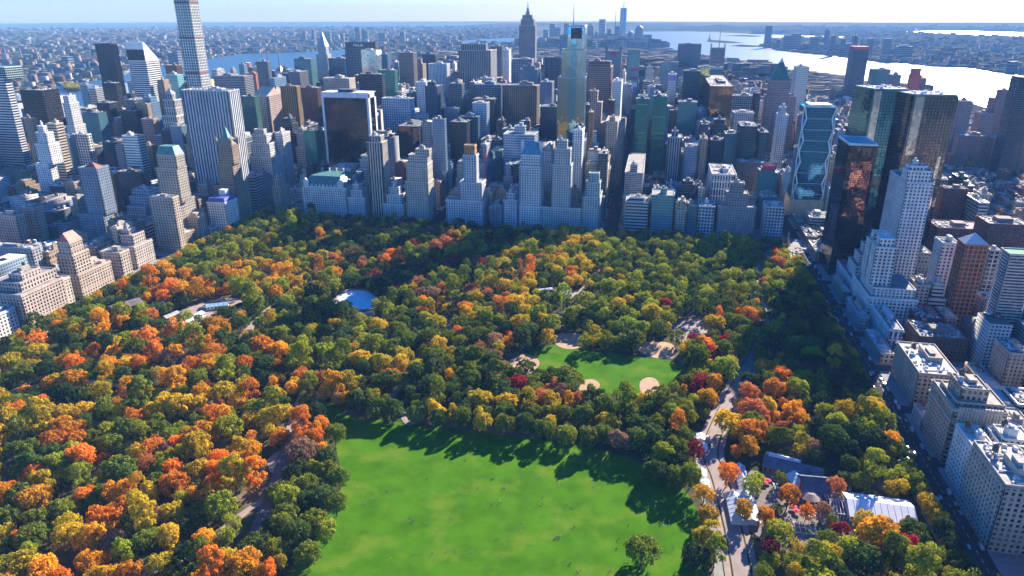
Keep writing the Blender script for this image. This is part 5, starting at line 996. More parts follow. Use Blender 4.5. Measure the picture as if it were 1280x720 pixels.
for i, lab in zip(chosen, labs):
    q = LOTS[i]; ph, st, wc, gc = kinds[i]; j = rb.uniform(.8, 1.2); bs = [q]
    if q[5] > 40 and rb.random() < .75 and q[1] - q[0] > 14 and q[3] - q[2] > 14:
        e = rb.uniform(1.2, 3.2); f1 = rb.uniform(.62, .82); bs = [q[:5] + [q[5] * f1], [q[0] + e, q[1] - e, q[2] + e, q[3] - e, q[5] * f1, q[5] * .93]]
        e2 = e + rb.uniform(1.5, 3); bs.append([q[0] + e2, q[1] - e2, q[2] + e2, q[3] - e2, q[5] * .93, q[5]]) if q[1] - q[0] > 2 * e2 + 5 and q[3] - q[2] > 2 * e2 + 5 else bs[-1].__setitem__(5, q[5])
    tower('city_building', lab, 'building', bs, style=st, wall=tuple(c * j for c in wc), glass=gc, roof=rb.choice([(0.5, 0.49, 0.47), (0.2, 0.19, 0.19), (0.35, 0.3, 0.27), (0.62, 0.6, 0.58), (0.13, 0.13, 0.13)]), tank=rb.random() < .4 and st in ('brick', 'punched'), reg=False)
# everything else that is city: boxes in one mass, windows too small to tell apart
m, n, l, p = mat('mass_wall'); p.inputs['Roughness'].default_value = .9; p.inputs['Specular IOR Level'].default_value = 0
at = N(n, 'Attribute', attribute_name='tint'); t = N(n, 'NewGeometry'); sep = N(n, 'SeparateXYZ'); l.new(t.outputs['Position'], sep.inputs[0]); nz = N(n, 'SeparateXYZ'); l.new(t.outputs['True Normal'], nz.inputs[0])
def mth(op, a, b=None, n=n, l=l):
    q = n.new('ShaderNodeMath'); q.operation = op
    for k, v in ((0, a), (1, b)):
        if v is None: continue
        if hasattr(v, 'is_output'): l.new(v, q.inputs[k])
        else: q.inputs[k].default_value = v
    return q.outputs[0]
u = mth('FRACT', mth('DIVIDE', mth('ADD', sep.outputs[0], sep.outputs[1]), 3.4)); v = mth('FRACT', mth('DIVIDE', sep.outputs[2], 3.6))
w = mth('MULTIPLY', mth('MULTIPLY', mth('LESS_THAN', u, .55), mth('LESS_THAN', v, .5)), mth('LESS_THAN', mth('ABSOLUTE', nz.outputs[2]), .5))
l.new(mixc(n, l, w, at.outputs['Color'], (0.03, 0.035, 0.045)), p.inputs['Base Color']); M['mass_wall'] = m
def boxes_mass(name, B, wallc, roofc, label, cat):
    """B: n x 6 array of boxes as one mesh, a colour per face"""
    B = np.asarray(B, float); k = len(B); x0, x1, y0, y1, z0, z1 = B.T
    V = np.stack([np.stack([x0, y0, z0], 1), np.stack([x1, y0, z0], 1), np.stack([x1, y1, z0], 1), np.stack([x0, y1, z0], 1), np.stack([x0, y0, z1], 1), np.stack([x1, y0, z1], 1), np.stack([x1, y1, z1], 1), np.stack([x0, y1, z1], 1)], 1).reshape(-1, 3)
    F = (np.arange(k)[:, None, None] * 8 + np.array([[0, 1, 5, 4], [1, 2, 6, 5], [2, 3, 7, 6], [3, 0, 4, 7], [4, 5, 6, 7]])[None]).reshape(-1, 4)
    me = bpy.data.meshes.new(name); me.vertices.add(len(V)); me.vertices.foreach_set('co', V.ravel()); me.loops.add(F.size); me.loops.foreach_set('vertex_index', F.ravel().astype(np.int32)); me.polygons.add(len(F)); me.polygons.foreach_set('loop_start', np.arange(0, F.size, 4, dtype=np.int32)); me.polygons.foreach_set('loop_total', np.full(len(F), 4, dtype=np.int32))
    c = np.ones((k, 5, 4)); c[:, :4, :3] = np.asarray(wallc)[:, None]; c[:, 4, :3] = np.asarray(roofc); a = me.attributes.new('tint', 'FLOAT_COLOR', 'FACE'); a.data.foreach_set('color', c.reshape(-1).astype(np.float32)); me.materials.append(M['mass_wall']); me.update(calc_edges=True)
    o = bpy.data.objects.new(name, me); COL.objects.link(o); return tag(o, label, cat, kind='stuff')
nr = np.random.default_rng(5)
PALW = np.array([k[2] for k in KIND]); PALR = np.array([(0.5, 0.49, 0.47), (0.2, 0.19, 0.19), (0.3, 0.26, 0.24), (0.62, 0.6, 0.58), (0.12, 0.12, 0.12)])
rest = [q for i, q in enumerate(LOTS) if i not in PICK]; extra = []
for q in list(rest):                                              # bulkheads and plant on the roofs
    for _ in range(2):
        w = nr.uniform(2.5, 7, 2); ax = nr.uniform(q[0], max(q[0] + .1, q[1] - w[0])); ay = nr.uniform(q[2], max(q[2] + .1, q[3] - w[1])); extra.append([ax, ax + w[0], ay, ay + w[1], q[5], q[5] + nr.uniform(1.5, 5)])
allb = rest + extra; wc = PALW[nr.integers(0, len(PALW), len(allb))] * nr.uniform(.75, 1.2, (len(allb), 1)); boxes_mass('city_blocks', allb, wc, PALR[nr.integers(0, 5, len(allb))], 'mass of smaller city buildings filling the blocks between the landmarks', 'city blocks')
# lower island, the boroughs and the far banks
def far_boxes(name, label, count, sx, sy, hfun, keep_fn, size):
    B = []; tries = 0
    while len(B) < count and tries < count * 8:
        tries += 1; px = nr.uniform(*sx); py = sy[0] + (sy[1] - sy[0]) * nr.random() ** 1.0; x, y = gnd(px, py)
        if not keep_fn(x, y): continue
        d = math.hypot(x - CAM[0], y - CAM[1]); s = size(d); h = hfun(x, y, d); B.append([x - s * nr.uniform(.6, 1.7) / 2, x + s * nr.uniform(.6, 1.7) / 2, y - s * nr.uniform(.3, 1) / 2, y + s * nr.uniform(.3, 1) / 2, -.5, h])
    k = len(B); wc = PALW[nr.integers(0, len(PALW), k)] * nr.uniform(.7, 1.3, (k, 1)); boxes_mass(name, B, wc * .6, PALR[nr.integers(0, 5, k)] * .36, label, 'city blocks')
wet = lambda x, y: any(inside((x, y), w_) for w_ in WATER.values())
man = lambda x, y: inside((x, y), fl)
far_boxes('lower_city', 'mass of low buildings on the far lower end of the island', 9000, (520, 1150), (46, 130), lambda x, y, d: (nr.uniform(25, 70) if nr.random() < .8 else nr.uniform(70, 130)) if 1900 < y < 2600 and x < 250 else (nr.uniform(14, 38) if y < 5600 else nr.uniform(30, 110)), lambda x, y: man(x, y) and y > 1990, lambda d: 45 + d * .004)
far_boxes('borough_blocks', 'mass of low buildings beyond the east river', 24000, (-80, 660), (33, 118), lambda x, y, d: nr.uniform(5, 12) if nr.random() < .96 else nr.uniform(18, 45), lambda x, y: not man(x, y) and not wet(x, y) and x < -800, lambda d: 18 + d * .0038)
far_boxes('river_bank_blocks', 'mass of low buildings on the far bank of the western river', 14000, (940, 1340), (33, 100), lambda x, y, d: nr.uniform(6, 16) if nr.random() < .95 else nr.uniform(20, 45), lambda x, y: not man(x, y) and not wet(x, y) and x > 400, lambda d: 18 + d * .0035)
B = []; 
for k in range(16):                                              # river piers
    y = 1650 - k * 110; B.append([985, 985 + nr.uniform(120, 260), y, y + 26, -.5, nr.uniform(2, 9)])
boxes_mass('river_piers', B, np.full((len(B), 3), .28), np.full((len(B), 3), .33), 'low piers reaching into the western river', 'piers')
# masses of greenery far away: clumped leaf tufts
# ------------------------------------------------------------------ trees
def leaf_mat(key, instanced):
    m, n, l, p = mat(key); p.inputs['Roughness'].default_value = .75; p.inputs['Specular IOR Level'].default_value = .15
    if instanced: a = N(n, 'Attribute', attribute_name='tint'); a.attribute_type = 'INSTANCER'; c = a.outputs['Color']
    else: c = n.new('ShaderNodeObjectInfo').outputs['Color']
    g = n.new('ShaderNodeNewGeometry'); f = ramp(n, l, g.outputs['Random Per Island'], 0, 1, .55, 1.4)
    nf = ramp(n, l, noise(n, l, 2.4, 3), .35, .65, 0, 1)               # some boughs have turned further than others
    hs = n.new('ShaderNodeHueSaturation'); hs.inputs['Hue'].default_value = .488; hs.inputs['Value'].default_value = 1.3; l.new(c, hs.inputs['Color']); c2 = mixc(n, l, nf, c, hs.outputs[0]); gf = ramp(n, l, noise(n, l, 1.3, 2), .52, .62, 0, .55); c2 = mixc(n, l, gf, c2, (0.105, 0.125, 0.014))     # and some are still green
    s = n.new('ShaderNodeVectorMath'); s.operation = 'SCALE'; l.new(c2, s.inputs[0]); l.new(f, s.inputs['Scale']); l.new(s.outputs[0], p.inputs['Base Color'])
    tr = n.new('ShaderNodeBsdfTranslucent'); l.new(s.outputs[0], tr.inputs['Color']); mx = n.new('ShaderNodeMixShader'); mx.inputs[0].default_value = .3; l.new(p.outputs[0], mx.inputs[1]); l.new(tr.outputs[0], mx.inputs[2]); l.new(mx.outputs[0], n['Material Output'].inputs[0]); M[key] = m
leaf_mat('leaf', False); leaf_mat('leaf_far', True)
def crown_mesh(seed, kind, m, leaves=2600, trunk=False):
    """unit crown: radius 1, standing on z = 0; boughs are lobes of many small leaf sprays"""
    r = np.random.default_rng(seed); nb = {'round': 38, 'spread': 46, 'tall': 34, 'thin': 34, 'irregular': 44}[kind]; cen = []; rad = []; lobes = r.uniform(.55, 1.2, 5)
    for k in range(nb):
        u = r.random(); a = k * 2.399963 + r.uniform(-.4, .4); rr = math.sqrt((k + .6) / nb) * (.80 if kind != 'tall' else .7) * r.uniform(.86, 1.12); top = {'round': 1.25, 'spread': 1.0, 'tall': 1.9, 'thin': 1.15, 'irregular': 1.1}[kind]
        z = top * (0.38 + .5 * math.sqrt(max(0, 1 - (rr / 1.05) ** 2))) * r.uniform(.86, 1.08); s = r.uniform(.14, .27) * (1.05 if rr < .5 else .9)
        z *= 1 if kind != 'irregular' else lobes[int(((a % 6.283) / 6.283) * 5) % 5]; rr *= 1 if kind != 'irregular' else .72 + .4 * lobes[int(((a % 6.283) / 6.283) * 5 + 2) % 5]
        cen.append((rr * math.cos(a), rr * math.sin(a), z)); rad.append(s)
        if rr > .5 and r.random() < .75: cen.append((rr * math.cos(a + .2) * .95, rr * math.sin(a + .2) * .95, z * r.uniform(.45, .7))); rad.append(s * .95)
    for k in range(7): a = r.uniform(0, 6.28); cen.append((.35 * math.cos(a), .35 * math.sin(a), .55)); rad.append(.36)
    cen = np.array(cen); rad = np.array(rad); per = leaves // len(cen); V = []; F = []
    for c, s in zip(cen, rad):
        d = r.normal(size=(per, 3)); d /= np.linalg.norm(d, axis=1)[:, None]; d[:, 2] = np.where(d[:, 2] < -.35, -d[:, 2], d[:, 2]); P = c + d * s * r.uniform(.72, 1.12, (per, 1)) * np.array([1, 1, .85])
        D = np.linalg.norm(P[:, None] - cen[None], axis=2) / rad[None]; ok = (D < .68).sum(1) == 0
        if kind == 'thin': ok &= r.random(per) < .5
        for p_, nn in zip(P[ok], d[ok]):
            nn = nn + r.normal(size=3) * .55; nn /= np.linalg.norm(nn); t = np.cross(nn, r.normal(size=3)); t /= np.linalg.norm(t); b = np.cross(nn, t); sz = r.uniform(.028, .062); i = len(V)
            V += [p_ - t * sz, p_ + b * sz * .8 + nn * .012, p_ + t * sz, p_ - b * sz * .8 - nn * .012]; F.append((i, i + 1, i + 2, i + 3))
    nl = len(F); mb = MB()
    if trunk: trunk_into(mb, kind)
    o = len(V); V = [tuple(v) for v in V] + mb.v; F += [tuple(o + k for k in f) for f in mb.f]
    me = bpy.data.meshes.new('crown'); me.from_pydata(V, [], F); me.materials.append(M[m]); 
    if trunk: me.materials.append(M['bark']); me.polygons.foreach_set('material_index', np.array([0] * nl + [1] * len(mb.f), dtype=np.int32))
    me.update(); return me
def trunk_into(mb, kind):
    mb.tube((0, 0, -.02), (.01, 0, .42), .055, .038, 7)
    for k in range(5): a = k * 1.26; mb.tube((.01, 0, .34 + .02 * k), (.42 * math.cos(a), .42 * math.sin(a), .80), .03, .010, 5)
    mb.tube((.01, 0, .42), (0, .02, 1.0), .036, .012, 6)
KN = ['round', 'spread', 'tall', 'thin', 'round', 'spread', 'irregular', 'irregular', 'thin', 'spread', 'irregular', 'irregular', 'tall']
CR = [crown_mesh(100 + i, k, 'leaf', 6200) for i, k in enumerate(KN)]
TRK = []
for k in range(2): q = MB(); trunk_into(q, 'round'); TRK.append(q.mesh('trunk', 'bark'))
def seg_dist(p, line):
    P = np.array(line); a, b = P[:-1], P[1:]; ab = b - a; t = np.clip(((p - a) * ab).sum(1) / ((ab ** 2).sum(1) + 1e-9), 0, 1); return float(np.sqrt(((a + ab * t[:, None] - p) ** 2).sum(1)).min())
CLEAR = [LAWN, FIELD] + SAND + [ICE] + BARE[:1] + BARE[2:]
TC = {'dark green': (0.022, 0.050, 0.014), 'deep green': (0.060, 0.105, 0.016), 'olive green': (0.135, 0.170, 0.012), 'yellow green': (0.26, 0.29, 0.016), 'golden': (0.46, 0.34, 0.014), 'amber': (0.58, 0.31, 0.012), 'orange': (0.62, 0.235, 0.014), 'rust': (0.42, 0.17, 0.05), 'red': (0.30, 0.025, 0.022), 'dark red': (0.13, 0.014, 0.022), 'tan': (0.30, 0.18, 0.09)}
BASE = {'dark green': 1.0, 'deep green': 2.2, 'olive green': 3.2, 'yellow green': 2.8, 'golden': .75, 'amber': .16, 'orange': .13, 'rust': .12, 'red': .06, 'dark red': .04, 'tan': .3}
ZONES = [(150, 620, 190, {'golden': 8, 'amber': 10, 'orange': 8, 'rust': 3, 'olive green': 6, 'yellow green': 5, 'deep green': 1.5, 'tan': 1.5}), (250, 500, 90, {'amber': 8, 'orange': 6, 'golden': 5, 'olive green': 2}), (40, 540, 90, {'olive green': 6, 'deep green': 4, 'golden': 3}), (370, 640, 70, {'olive green': 8, 'deep green': 5, 'yellow green': 3, 'golden': 1}), (330, 560, 45, {'rust': 4, 'tan': 4, 'orange': 4}), (100, 460, 90, {'deep green': 7, 'dark green': 4, 'olive green': 4}), (80, 410, 70, {'orange': 4, 'amber': 4, 'yellow green': 4, 'deep green': 3}), (230, 400, 70, {'orange': 5, 'amber': 5, 'yellow green': 3, 'deep green': 4}), (330, 340, 60, {'yellow green': 5, 'olive green': 4, 'amber': 2, 'golden': 3}), (540, 320, 60, {'yellow green': 4, 'rust': 3, 'tan': 3, 'orange': 3, 'red': 2, 'deep green': 4}), (650, 340, 90, {'yellow green': 6, 'golden': 5, 'olive green': 4, 'orange': 1, 'rust': 1}), (720, 370, 60, {'golden': 5, 'olive green': 6, 'yellow green': 4}), (840, 340, 80, {'yellow green': 6, 'olive green': 5, 'deep green': 4}), (900, 440, 50, {'orange': 3, 'olive green': 5, 'golden': 3, 'red': 2}), (950, 490, 45, {'orange': 8, 'amber': 6, 'golden': 3, 'rust': 2}), (900, 510, 40, {'golden': 5, 'olive green': 5, 'amber': 3}), (690, 520, 110, {'olive green': 7, 'deep green': 4, 'golden': 2.5, 'yellow green': 2}), (560, 480, 90, {'deep green': 5, 'olive green': 6, 'golden': 1.5, 'amber': 1}), (460, 450, 80, {'deep green': 5, 'olive green': 4, 'golden': 3, 'yellow green': 3}), (1050, 440, 70, {'dark green': 8, 'deep green': 5}), (1050, 550, 50, {'deep green': 5, 'dark green': 4, 'golden': 2, 'yellow green': 2}), (1130, 660, 70, {'golden': 5, 'olive green': 5, 'orange': 3, 'red': .7, 'amber': 2}), (1040, 690, 60, {'olive green': 6, 'yellow green': 5, 'golden': 4}), (900, 600, 40, {'golden': 5, 'amber': 4, 'olive green': 4}), (930, 590, 35, {'orange': 6, 'amber': 4, 'tan': 2}), (560, 290, 120, {'dark green': 5, 'deep green': 4}), (660, 470, 50, {'red': 2, 'rust': 3, 'olive green': 5, 'deep green': 4})]
FORCED = [(803, 688, 12.5, 'olive green', 'spread'), (966, 492, 11, 'orange', 'round'), (951, 463, 9, 'amber', 'round'), (893, 482, 9, 'amber', 'round'), (636, 425, 6, 'red', 'round'), (832, 384, 9, 'red', 'round'), (866, 426, 8, 'red', 'thin'), (935, 562, 9, 'amber', 'round'), (1114, 553, 10.5, 'amber', 'spread'), (910, 595, 9, 'orange', 'thin'), (985, 624, 9, 'orange', 'round'), (962, 690, 7.5, 'dark red', 'round'), (956, 652, 7.5, 'orange', 'round'), (1050, 668, 6, 'red', 'round'), (1132, 690, 10, 'red', 'round'), (929, 642, 7, 'amber', 'round'), (940, 610, 8, 'yellow green', 'round'), (1045, 612, 8, 'rust', 'thin'), (1092, 590, 10, 'yellow green', 'tall'), (1000, 565, 7, 'golden', 'tall'), (1016, 562, 8, 'tan', 'thin'), (868, 566, 8, 'red', 'round'), (870, 700, 10, 'dark green', 'round'), (333, 265, 6, 'dark green', 'round'), (1042, 470, 6, 'golden', 'tall'), (420, 332, 6, 'red', 'round'), (553, 362, 8, 'orange', 'round'), (400, 350, 9, 'orange', 'round'), (185, 375, 6, 'amber', 'round'), (147, 404, 7, 'orange', 'round'), (260, 463, 8, 'amber', 'round'), (212, 676, 9, 'golden', 'round'), (95, 555, 9, 'orange', 'round'), (630, 462, 6, 'tan', 'thin'), (350, 709, 4.5, 'golden', 'round'), (462, 520, 3, 'yellow green', 'round'), (1085, 705, 10, 'deep green', 'round'), (995, 710, 9, 'olive green', 'spread'), (885, 645, 8, 'golden', 'spread'), (880, 620, 8, 'amber', 'thin'), (893, 700, 8, 'yellow green', 'tall'), (419, 545, 9, 'olive green', 'round'), (410, 572, 10, 'deep green', 'spread'), (424, 600, 9, 'olive green', 'round'), (404, 622, 10, 'deep green', 'spread'), (420, 634, 8, 'olive green', 'round'), (392, 655, 10, 'olive green', 'spread'), (408, 668, 8, 'yellow green', 'round'), (372, 672, 10, 'deep green', 'round'), (384, 694, 9, 'olive green', 'spread'), (352, 660, 9, 'olive green', 'round'), (345, 692, 8, 'yellow green', 'round'), (385, 606, 10, 'olive green', 'spread'), (402, 535, 8, 'orange', 'round'), (840, 520, 11, 'olive green', 'spread'), (815, 545, 11, 'deep green', 'spread'), (845, 560, 11, 'olive green', 'spread'), (790, 520, 10, 'olive green', 'spread'), (760, 528, 10, 'golden', 'spread'), (820, 590, 10, 'deep green', 'spread'), (845, 600, 9, 'olive green', 'round'), (730, 520, 10, 'olive green', 'spread')] + [(px, py, 9.5, c, k) for px, py, c, k in ((520, 517, 'olive green', 'irregular'), (549, 524, 'deep green', 'spread'), (577, 524, 'olive green', 'round'), (603, 528, 'golden', 'irregular'), (631, 530, 'olive green', 'spread'), (657, 534, 'deep green', 'round'), (683, 537, 'olive green', 'irregular'), (708, 543, 'yellow green', 'spread'), (735, 550, 'olive green', 'round'), (445, 505, 'deep green', 'round'), (470, 510, 'olive green', 'irregular'))] + [(px, py, 7.5, c, 'irregular') for px, py, c in ((734, 494, 'olive green'), (721, 500, 'rust'), (747, 498, 'deep green'), (813, 500, 'olive green'), (799, 503, 'golden'), (690, 486, 'rust'), (826, 492, 'olive green'), (700, 494, 'tan'), (676, 474, 'olive green'))]
rt = random.Random(21); TREES = []; CELL = {}
def near(x, y, r):
    for i in range(int(x // 12) - 2, int(x // 12) + 3):
        for j in range(int(y // 12) - 2, int(y // 12) + 3):
            for (a, b, c) in CELL.get((i, j), ()):
                if (a - x) ** 2 + (b - y) ** 2 < ((r + c) * .61) ** 2: return True
    return False
def add_tree(x, y, r, col, kd): TREES.append((x, y, r, col, kd)); CELL.setdefault((int(x // 12), int(y // 12)), []).append((x, y, r))
for px, py, r, col, kd in FORCED: x, y = gnd(px, py, r * .9); add_tree(x, y, r, col, kd)
BOXES_CLEAR = []          # filled by the park buildings
# ------------------------------------------------------------------ buildings and tents in the park
def oriented(px, py, z=0): return gnd(px, py, z)
def gable(name, label, cat, a, b, width, eave, rise, wallc, roofc, rm='roofing', wm='masonry', overhang=.5, z0=0.0, parts=None, group=None):
    """a hall between the ground points a and b (its long axis), with a pitched roof"""
    d = np.array(b) - np.array(a); L_ = float(np.hypot(*d)); ang = math.atan2(d[1], d[0]); o = empty(name, (*a, z0), label=label, cat=cat, group=group); o.rotation_euler[2] = ang; w = width / 2; q = MB(); q.box(0, L_, -w, w, -.2, eave, top=False)
    for x, fl in ((0, 1), (L_, 0)): t = [(x, -w, eave), (x, w, eave), (x, 0, eave + rise)]; q.poly(t[::-1] if fl else t)
    q.build('wall', wm, o, wallc); e = overhang; q = MB(); zz = eave - e * rise / w
    q.quad((-e, -w - e, zz), (L_ + e, -w - e, zz), (L_ + e, 0, eave + rise), (-e, 0, eave + rise)); q.quad((L_ + e, w + e, zz), (-e, w + e, zz), (-e, 0, eave + rise), (L_ + e, 0, eave + rise))
    n = max(2, int(L_ / 4))
    for k in range(n + 1):
        x = -e + (L_ + 2 * e) * k / n; q.tube((x, -w - e, zz + .05), (x, 0, eave + rise + .05), .12, n=4); q.tube((x, w + e, zz + .05), (x, 0, eave + rise + .05), .12, n=4)
    q.build('roof', rm, o, roofc); q = MB(); nw = max(2, int(L_ / 3.5))
    for k in range(nw):
        x = L_ * (k + .5) / nw
        for s in (-1, 1): q.box(x - .8, x + .8, s * (w + .04) - .04, s * (w + .04) + .04, eave * .3, eave * .82)
    q.build('window_band', 'window_pane', o, G_DK); BOXES_CLEAR.append((a, b, width / 2 + 1.5)); return o
MQ = gable('marquee', 'large white marquee tent with a long ridge roof near the avenue', 'tent', oriented(1058, 630, 4), oriented(1140, 641, 4), 27, 4.5, 4.5, (0.62, 0.66, 0.70), (0.78, 0.78, 0.80), 'fabric_roof', 'fabric_roof')
q = MB()
for k in range(7):
    x = -1.5 - k * 2.0; q.tube((x, -12, 0), (x, -12, 4), .18, n=4); q.tube((x, 12, 0), (x, 12, 4), .18, n=4); q.tube((x, -12, 4), (x, 0, 6.5), .2, n=4); q.tube((x, 12, 4), (x, 0, 6.5), .2, n=4)
for yy, zz in ((-12, 4), (0, 6.5), (12, 4)): q.tube((-1.5, yy, zz), (-13.5, yy, zz), .2, n=4)
q.build('open_frame', 'masonry', MQ, (0.7, 0.7, 0.7), kind='stuff')
gable('restaurant_hall', 'long slate roofed restaurant wing behind the terrace', 'restaurant', oriented(955, 577, 4), oriented(1028, 594, 4), 15, 5, 5, BRICK, (0.10, 0.13, 0.17))
RS = gable('restaurant_hall', 'slate roofed main restaurant hall with gables by the courtyard', 'restaurant', oriented(1000, 606, 4), oriented(1034, 609, 4), 20, 6, 6, BRICK, (0.09, 0.12, 0.15))
gable('conservatory', 'glazed white roofed conservatory left of the slate hall', 'conservatory', oriented(992, 594, 3), oriented(1000, 607, 3), 11, 4, 3, WHITE, (0.55, 0.62, 0.68), 'fabric_roof')
gable('awning', 'long white awning roof along the restaurant wing', 'awning', oriented(962, 567, 5), oriented(1000, 577, 5), 8, 4, 2, WHITE, (0.74, 0.74, 0.74), 'fabric_roof', 'fabric_roof')
x, y = oriented(1013, 619, 4); o = empty('round_porch', (x, y, 0), label='round tan roofed porch before the slate restaurant hall', cat='porch'); q = MB(); q.tube((0, 0, 4), (0, 0, 6.2), 8, 2.2, 20); q.build('roof', 'roofing', o, (0.36, 0.28, 0.22)); q = MB()
for k in range(10): a = k * .628; q.tube((6.8 * math.cos(a), 6.8 * math.sin(a), 0), (6.8 * math.cos(a), 6.8 * math.sin(a), 4.2), .25, n=6)
q.build('posts', 'masonry', o, WHITE, kind='stuff')
for k, (a, b, lab) in enumerate((((917, 618), (925, 652), 'grey blue pleated tent beside the drive, left half'), ((930, 614), (940, 652), 'grey blue pleated tent beside the drive, right half'), ((924, 582), (932, 612), 'narrow pale tent between the drive and the orange tree'))): gable('tent', lab, 'tent', oriented(*a, 3), oriented(*b, 3), 11 if k < 2 else 8, 3, 2.6, (0.55, 0.58, 0.6), (0.42, 0.48, 0.53), 'fabric_roof', 'fabric_roof', group='tents beside the drive')
for k, (px, py, lab) in enumerate(((876, 545, 'white stall roof farthest up the drive'), (879, 557, 'white stall roof second up the drive'), (877, 590, 'white stall roof left of the drive bend'), (881, 603, 'white stall roof before the drive bend stall'), (886, 626, 'white stall roof between golden trees by the lawn'), (890, 640, 'white stall roof nearest the crossing'))):
    x, y = oriented(px, py, 3); gable('market_stall', lab, 'stall', (x, y - 4), (x, y + 4), 6, 2.6, 1.3, WHITE, (0.8, 0.8, 0.8), 'fabric_roof', 'fabric_roof', group='white stalls along the drive')
def parasol(label, px, py, col, r=2.2, group=None):
    x, y = oriented(px, py, 2.3); o = empty('parasol', (x, y, 0), label=label, cat='parasol', group=group); q = MB(); q.tube((0, 0, 2.1), (0, 0, 2.9), r, .1, 8); q.build('canopy', 'cloth', o, col); q = MB(); q.tube((0, 0, 0), (0, 0, 2.9), .05, n=5); q.build('pole', 'steel', o)
for px, py, lab in ((954, 598, 'red parasol at the terrace edge, upper left'), (960, 600, 'red parasol at the terrace edge, right'), (956, 603, 'red parasol at the terrace edge, lower'), (992, 633, 'red parasol below the orange courtyard tree, upper'), (996, 638, 'red parasol below the orange courtyard tree, lower')): parasol(lab, px, py, (0.55, 0.03, 0.06), 2.6, 'red parasols at the restaurant')
for px, py, lab in ((1025, 655, 'dark green parasol in the courtyard, left'), (1030, 662, 'dark green parasol in the courtyard, right'), (1012, 664, 'dark green parasol near the white railings')): parasol(lab, px, py, (0.02, 0.12, 0.06), 2.2, 'green parasols in the courtyard')
# terrace tables with their chairs
def table_mesh():
    q = MB(); q.tube((0, 0, .70), (0, 0, .76), .6, n=10, m=0); q.tube((0, 0, 0), (0, 0, .7), .07, n=5, m=1)
    return q.mesh('table', ['fabric_roof', 'steel'])
def chair_mesh():
    q = MB(); q.box(-.22, .22, -.22, .22, .42, .47, bottom=True); q.box(-.22, .22, .18, .22, .47, .9, bottom=True)
    for x in (-.2, .17):
        for y in (-.2, .17): q.box(x, x + .04, y, y + .04, 0, .42)
    return q.mesh('chair', 'fabric_roof')
TM, CM = table_mesh(), chair_mesh(); rp = random.Random(8); spots = []
for (ax, ay, bx, by, nn) in ((965, 592, 983, 612, 16), (1010, 628, 1033, 648, 16)):
    for k in range(nn): spots.append((rp.uniform(ax, bx), rp.uniform(ay, by), 'on the upper terrace' if ax < 1000 else 'in the lower courtyard'))
for px, py, where in spots:
    x, y = oriented(px, py); t = bpy.data.objects.new('cafe_table', TM); COL.objects.link(t); t.location = (x, y, .05); t.color = (.75, .75, .73, 1); tag(t, f'small round white table {where} of the restaurant', 'table', f'white tables {where}')
    for k in range(3):
        a = k * 2.09 + rp.random(); c = bpy.data.objects.new('chair', CM); COL.objects.link(c); c.location = (x + .95 * math.cos(a), y + .95 * math.sin(a), .05); c.rotation_euler[2] = a - math.pi / 2; c.color = (.7, .7, .7, 1); tag(c, f'white chair at the tables {where} of the restaurant', 'chair', f'white chairs {where}')
q = MB(); A = np.array(oriented(985, 652)); Bx = np.array(oriented(1018, 656)); Dy = np.array(oriented(988, 667)) - A
for k in range(6): p0 = A + (Bx - A) * k / 5; q.tube((*p0, .8), (*(p0 + Dy * .9), .8), .22, n=4)
for f in (0, .45, .9): q.tube((*(A + Dy * f), .8), (*(Bx + Dy * f), .8), .22, n=4)
for k in range(6):
    for f in (0, .45, .9): p0 = A + (Bx - A) * k / 5 + Dy * f; q.tube((*p0, 0), (*p0, .8), .15, n=4)
q.build('railing_frame', 'masonry', None, (0.75, 0.74, 0.72), label='white railing grid on the courtyard paving', cat='railing')
# the small zoo and the arsenal on the left
gable('brick_hall', 'dark red brick hall among orange trees on the left', 'hall', oriented(140, 392, 8), oriented(176, 381, 8), 20, 14, 3, (0.22, 0.075, 0.07), (0.16, 0.13, 0.14))
gable('glazed_walk', 'long pale glazed walkway roof at the zoo', 'walkway', oriented(226, 405, 4), oriented(252, 390, 4), 9, 4, 2, WHITE, (0.62, 0.66, 0.64), 'fabric_roof')
gable('glazed_walk', 'pale blue glazed roof beside the zoo court, upper end', 'walkway', oriented(258, 382, 4), oriented(285, 379, 4), 10, 4, 2, WHITE, (0.42, 0.62, 0.68), 'fabric_roof')
gable('zoo_house', 'grey roofed zoo house between orange trees', 'hall', oriented(188, 386, 4), oriented(205, 381, 4), 12, 6, 2.5, BRICK, (0.42, 0.43, 0.46))
gable('zoo_house', 'low grey zoo shed left of the pale walkway', 'hall', oriented(205, 398, 3), oriented(222, 391, 3), 9, 4, 2, BRICK, (0.36, 0.36, 0.38))
gable('zoo_house', 'dark flat zoo shed below the brick hall', 'hall', oriented(150, 425, 3), oriented(172, 419, 3), 10, 4, 2, BRICK, (0.30, 0.29, 0.30))
gable('rink_house', 'brown roofed low house on the near side of the ice rink', 'pavilion', oriented(440, 394, 3), oriented(468, 392, 3), 8, 4, 1.5, TAN, (0.30, 0.24, 0.2))
gable('park_house', 'white roofed park house among trees in the middle', 'pavilion', oriented(674, 364, 5), oriented(690, 362, 5), 15, 5, 3, CREAM, (0.66, 0.66, 0.68))
gable('park_house', 'long grey roofed park house right of the white roofed one', 'pavilion', oriented(694, 368, 4), oriented(712, 365, 4), 12, 4, 2.5, CREAM, (0.38, 0.4, 0.44))
x, y = oriented(640, 340, 5); o = empty('carousel', (x, y, 0), label='round brick carousel house with a conical roof in the trees', cat='carousel'); q = MB(); q.tube((0, 0, 0), (0, 0, 5), 13, n=12); q.build('wall', 'masonry', o, BRICK); q = MB(); q.tube((0, 0, 5), (0, 0, 9), 14, 1, 12); q.build('roof', 'roofing', o, (0.24, 0.22, 0.22))
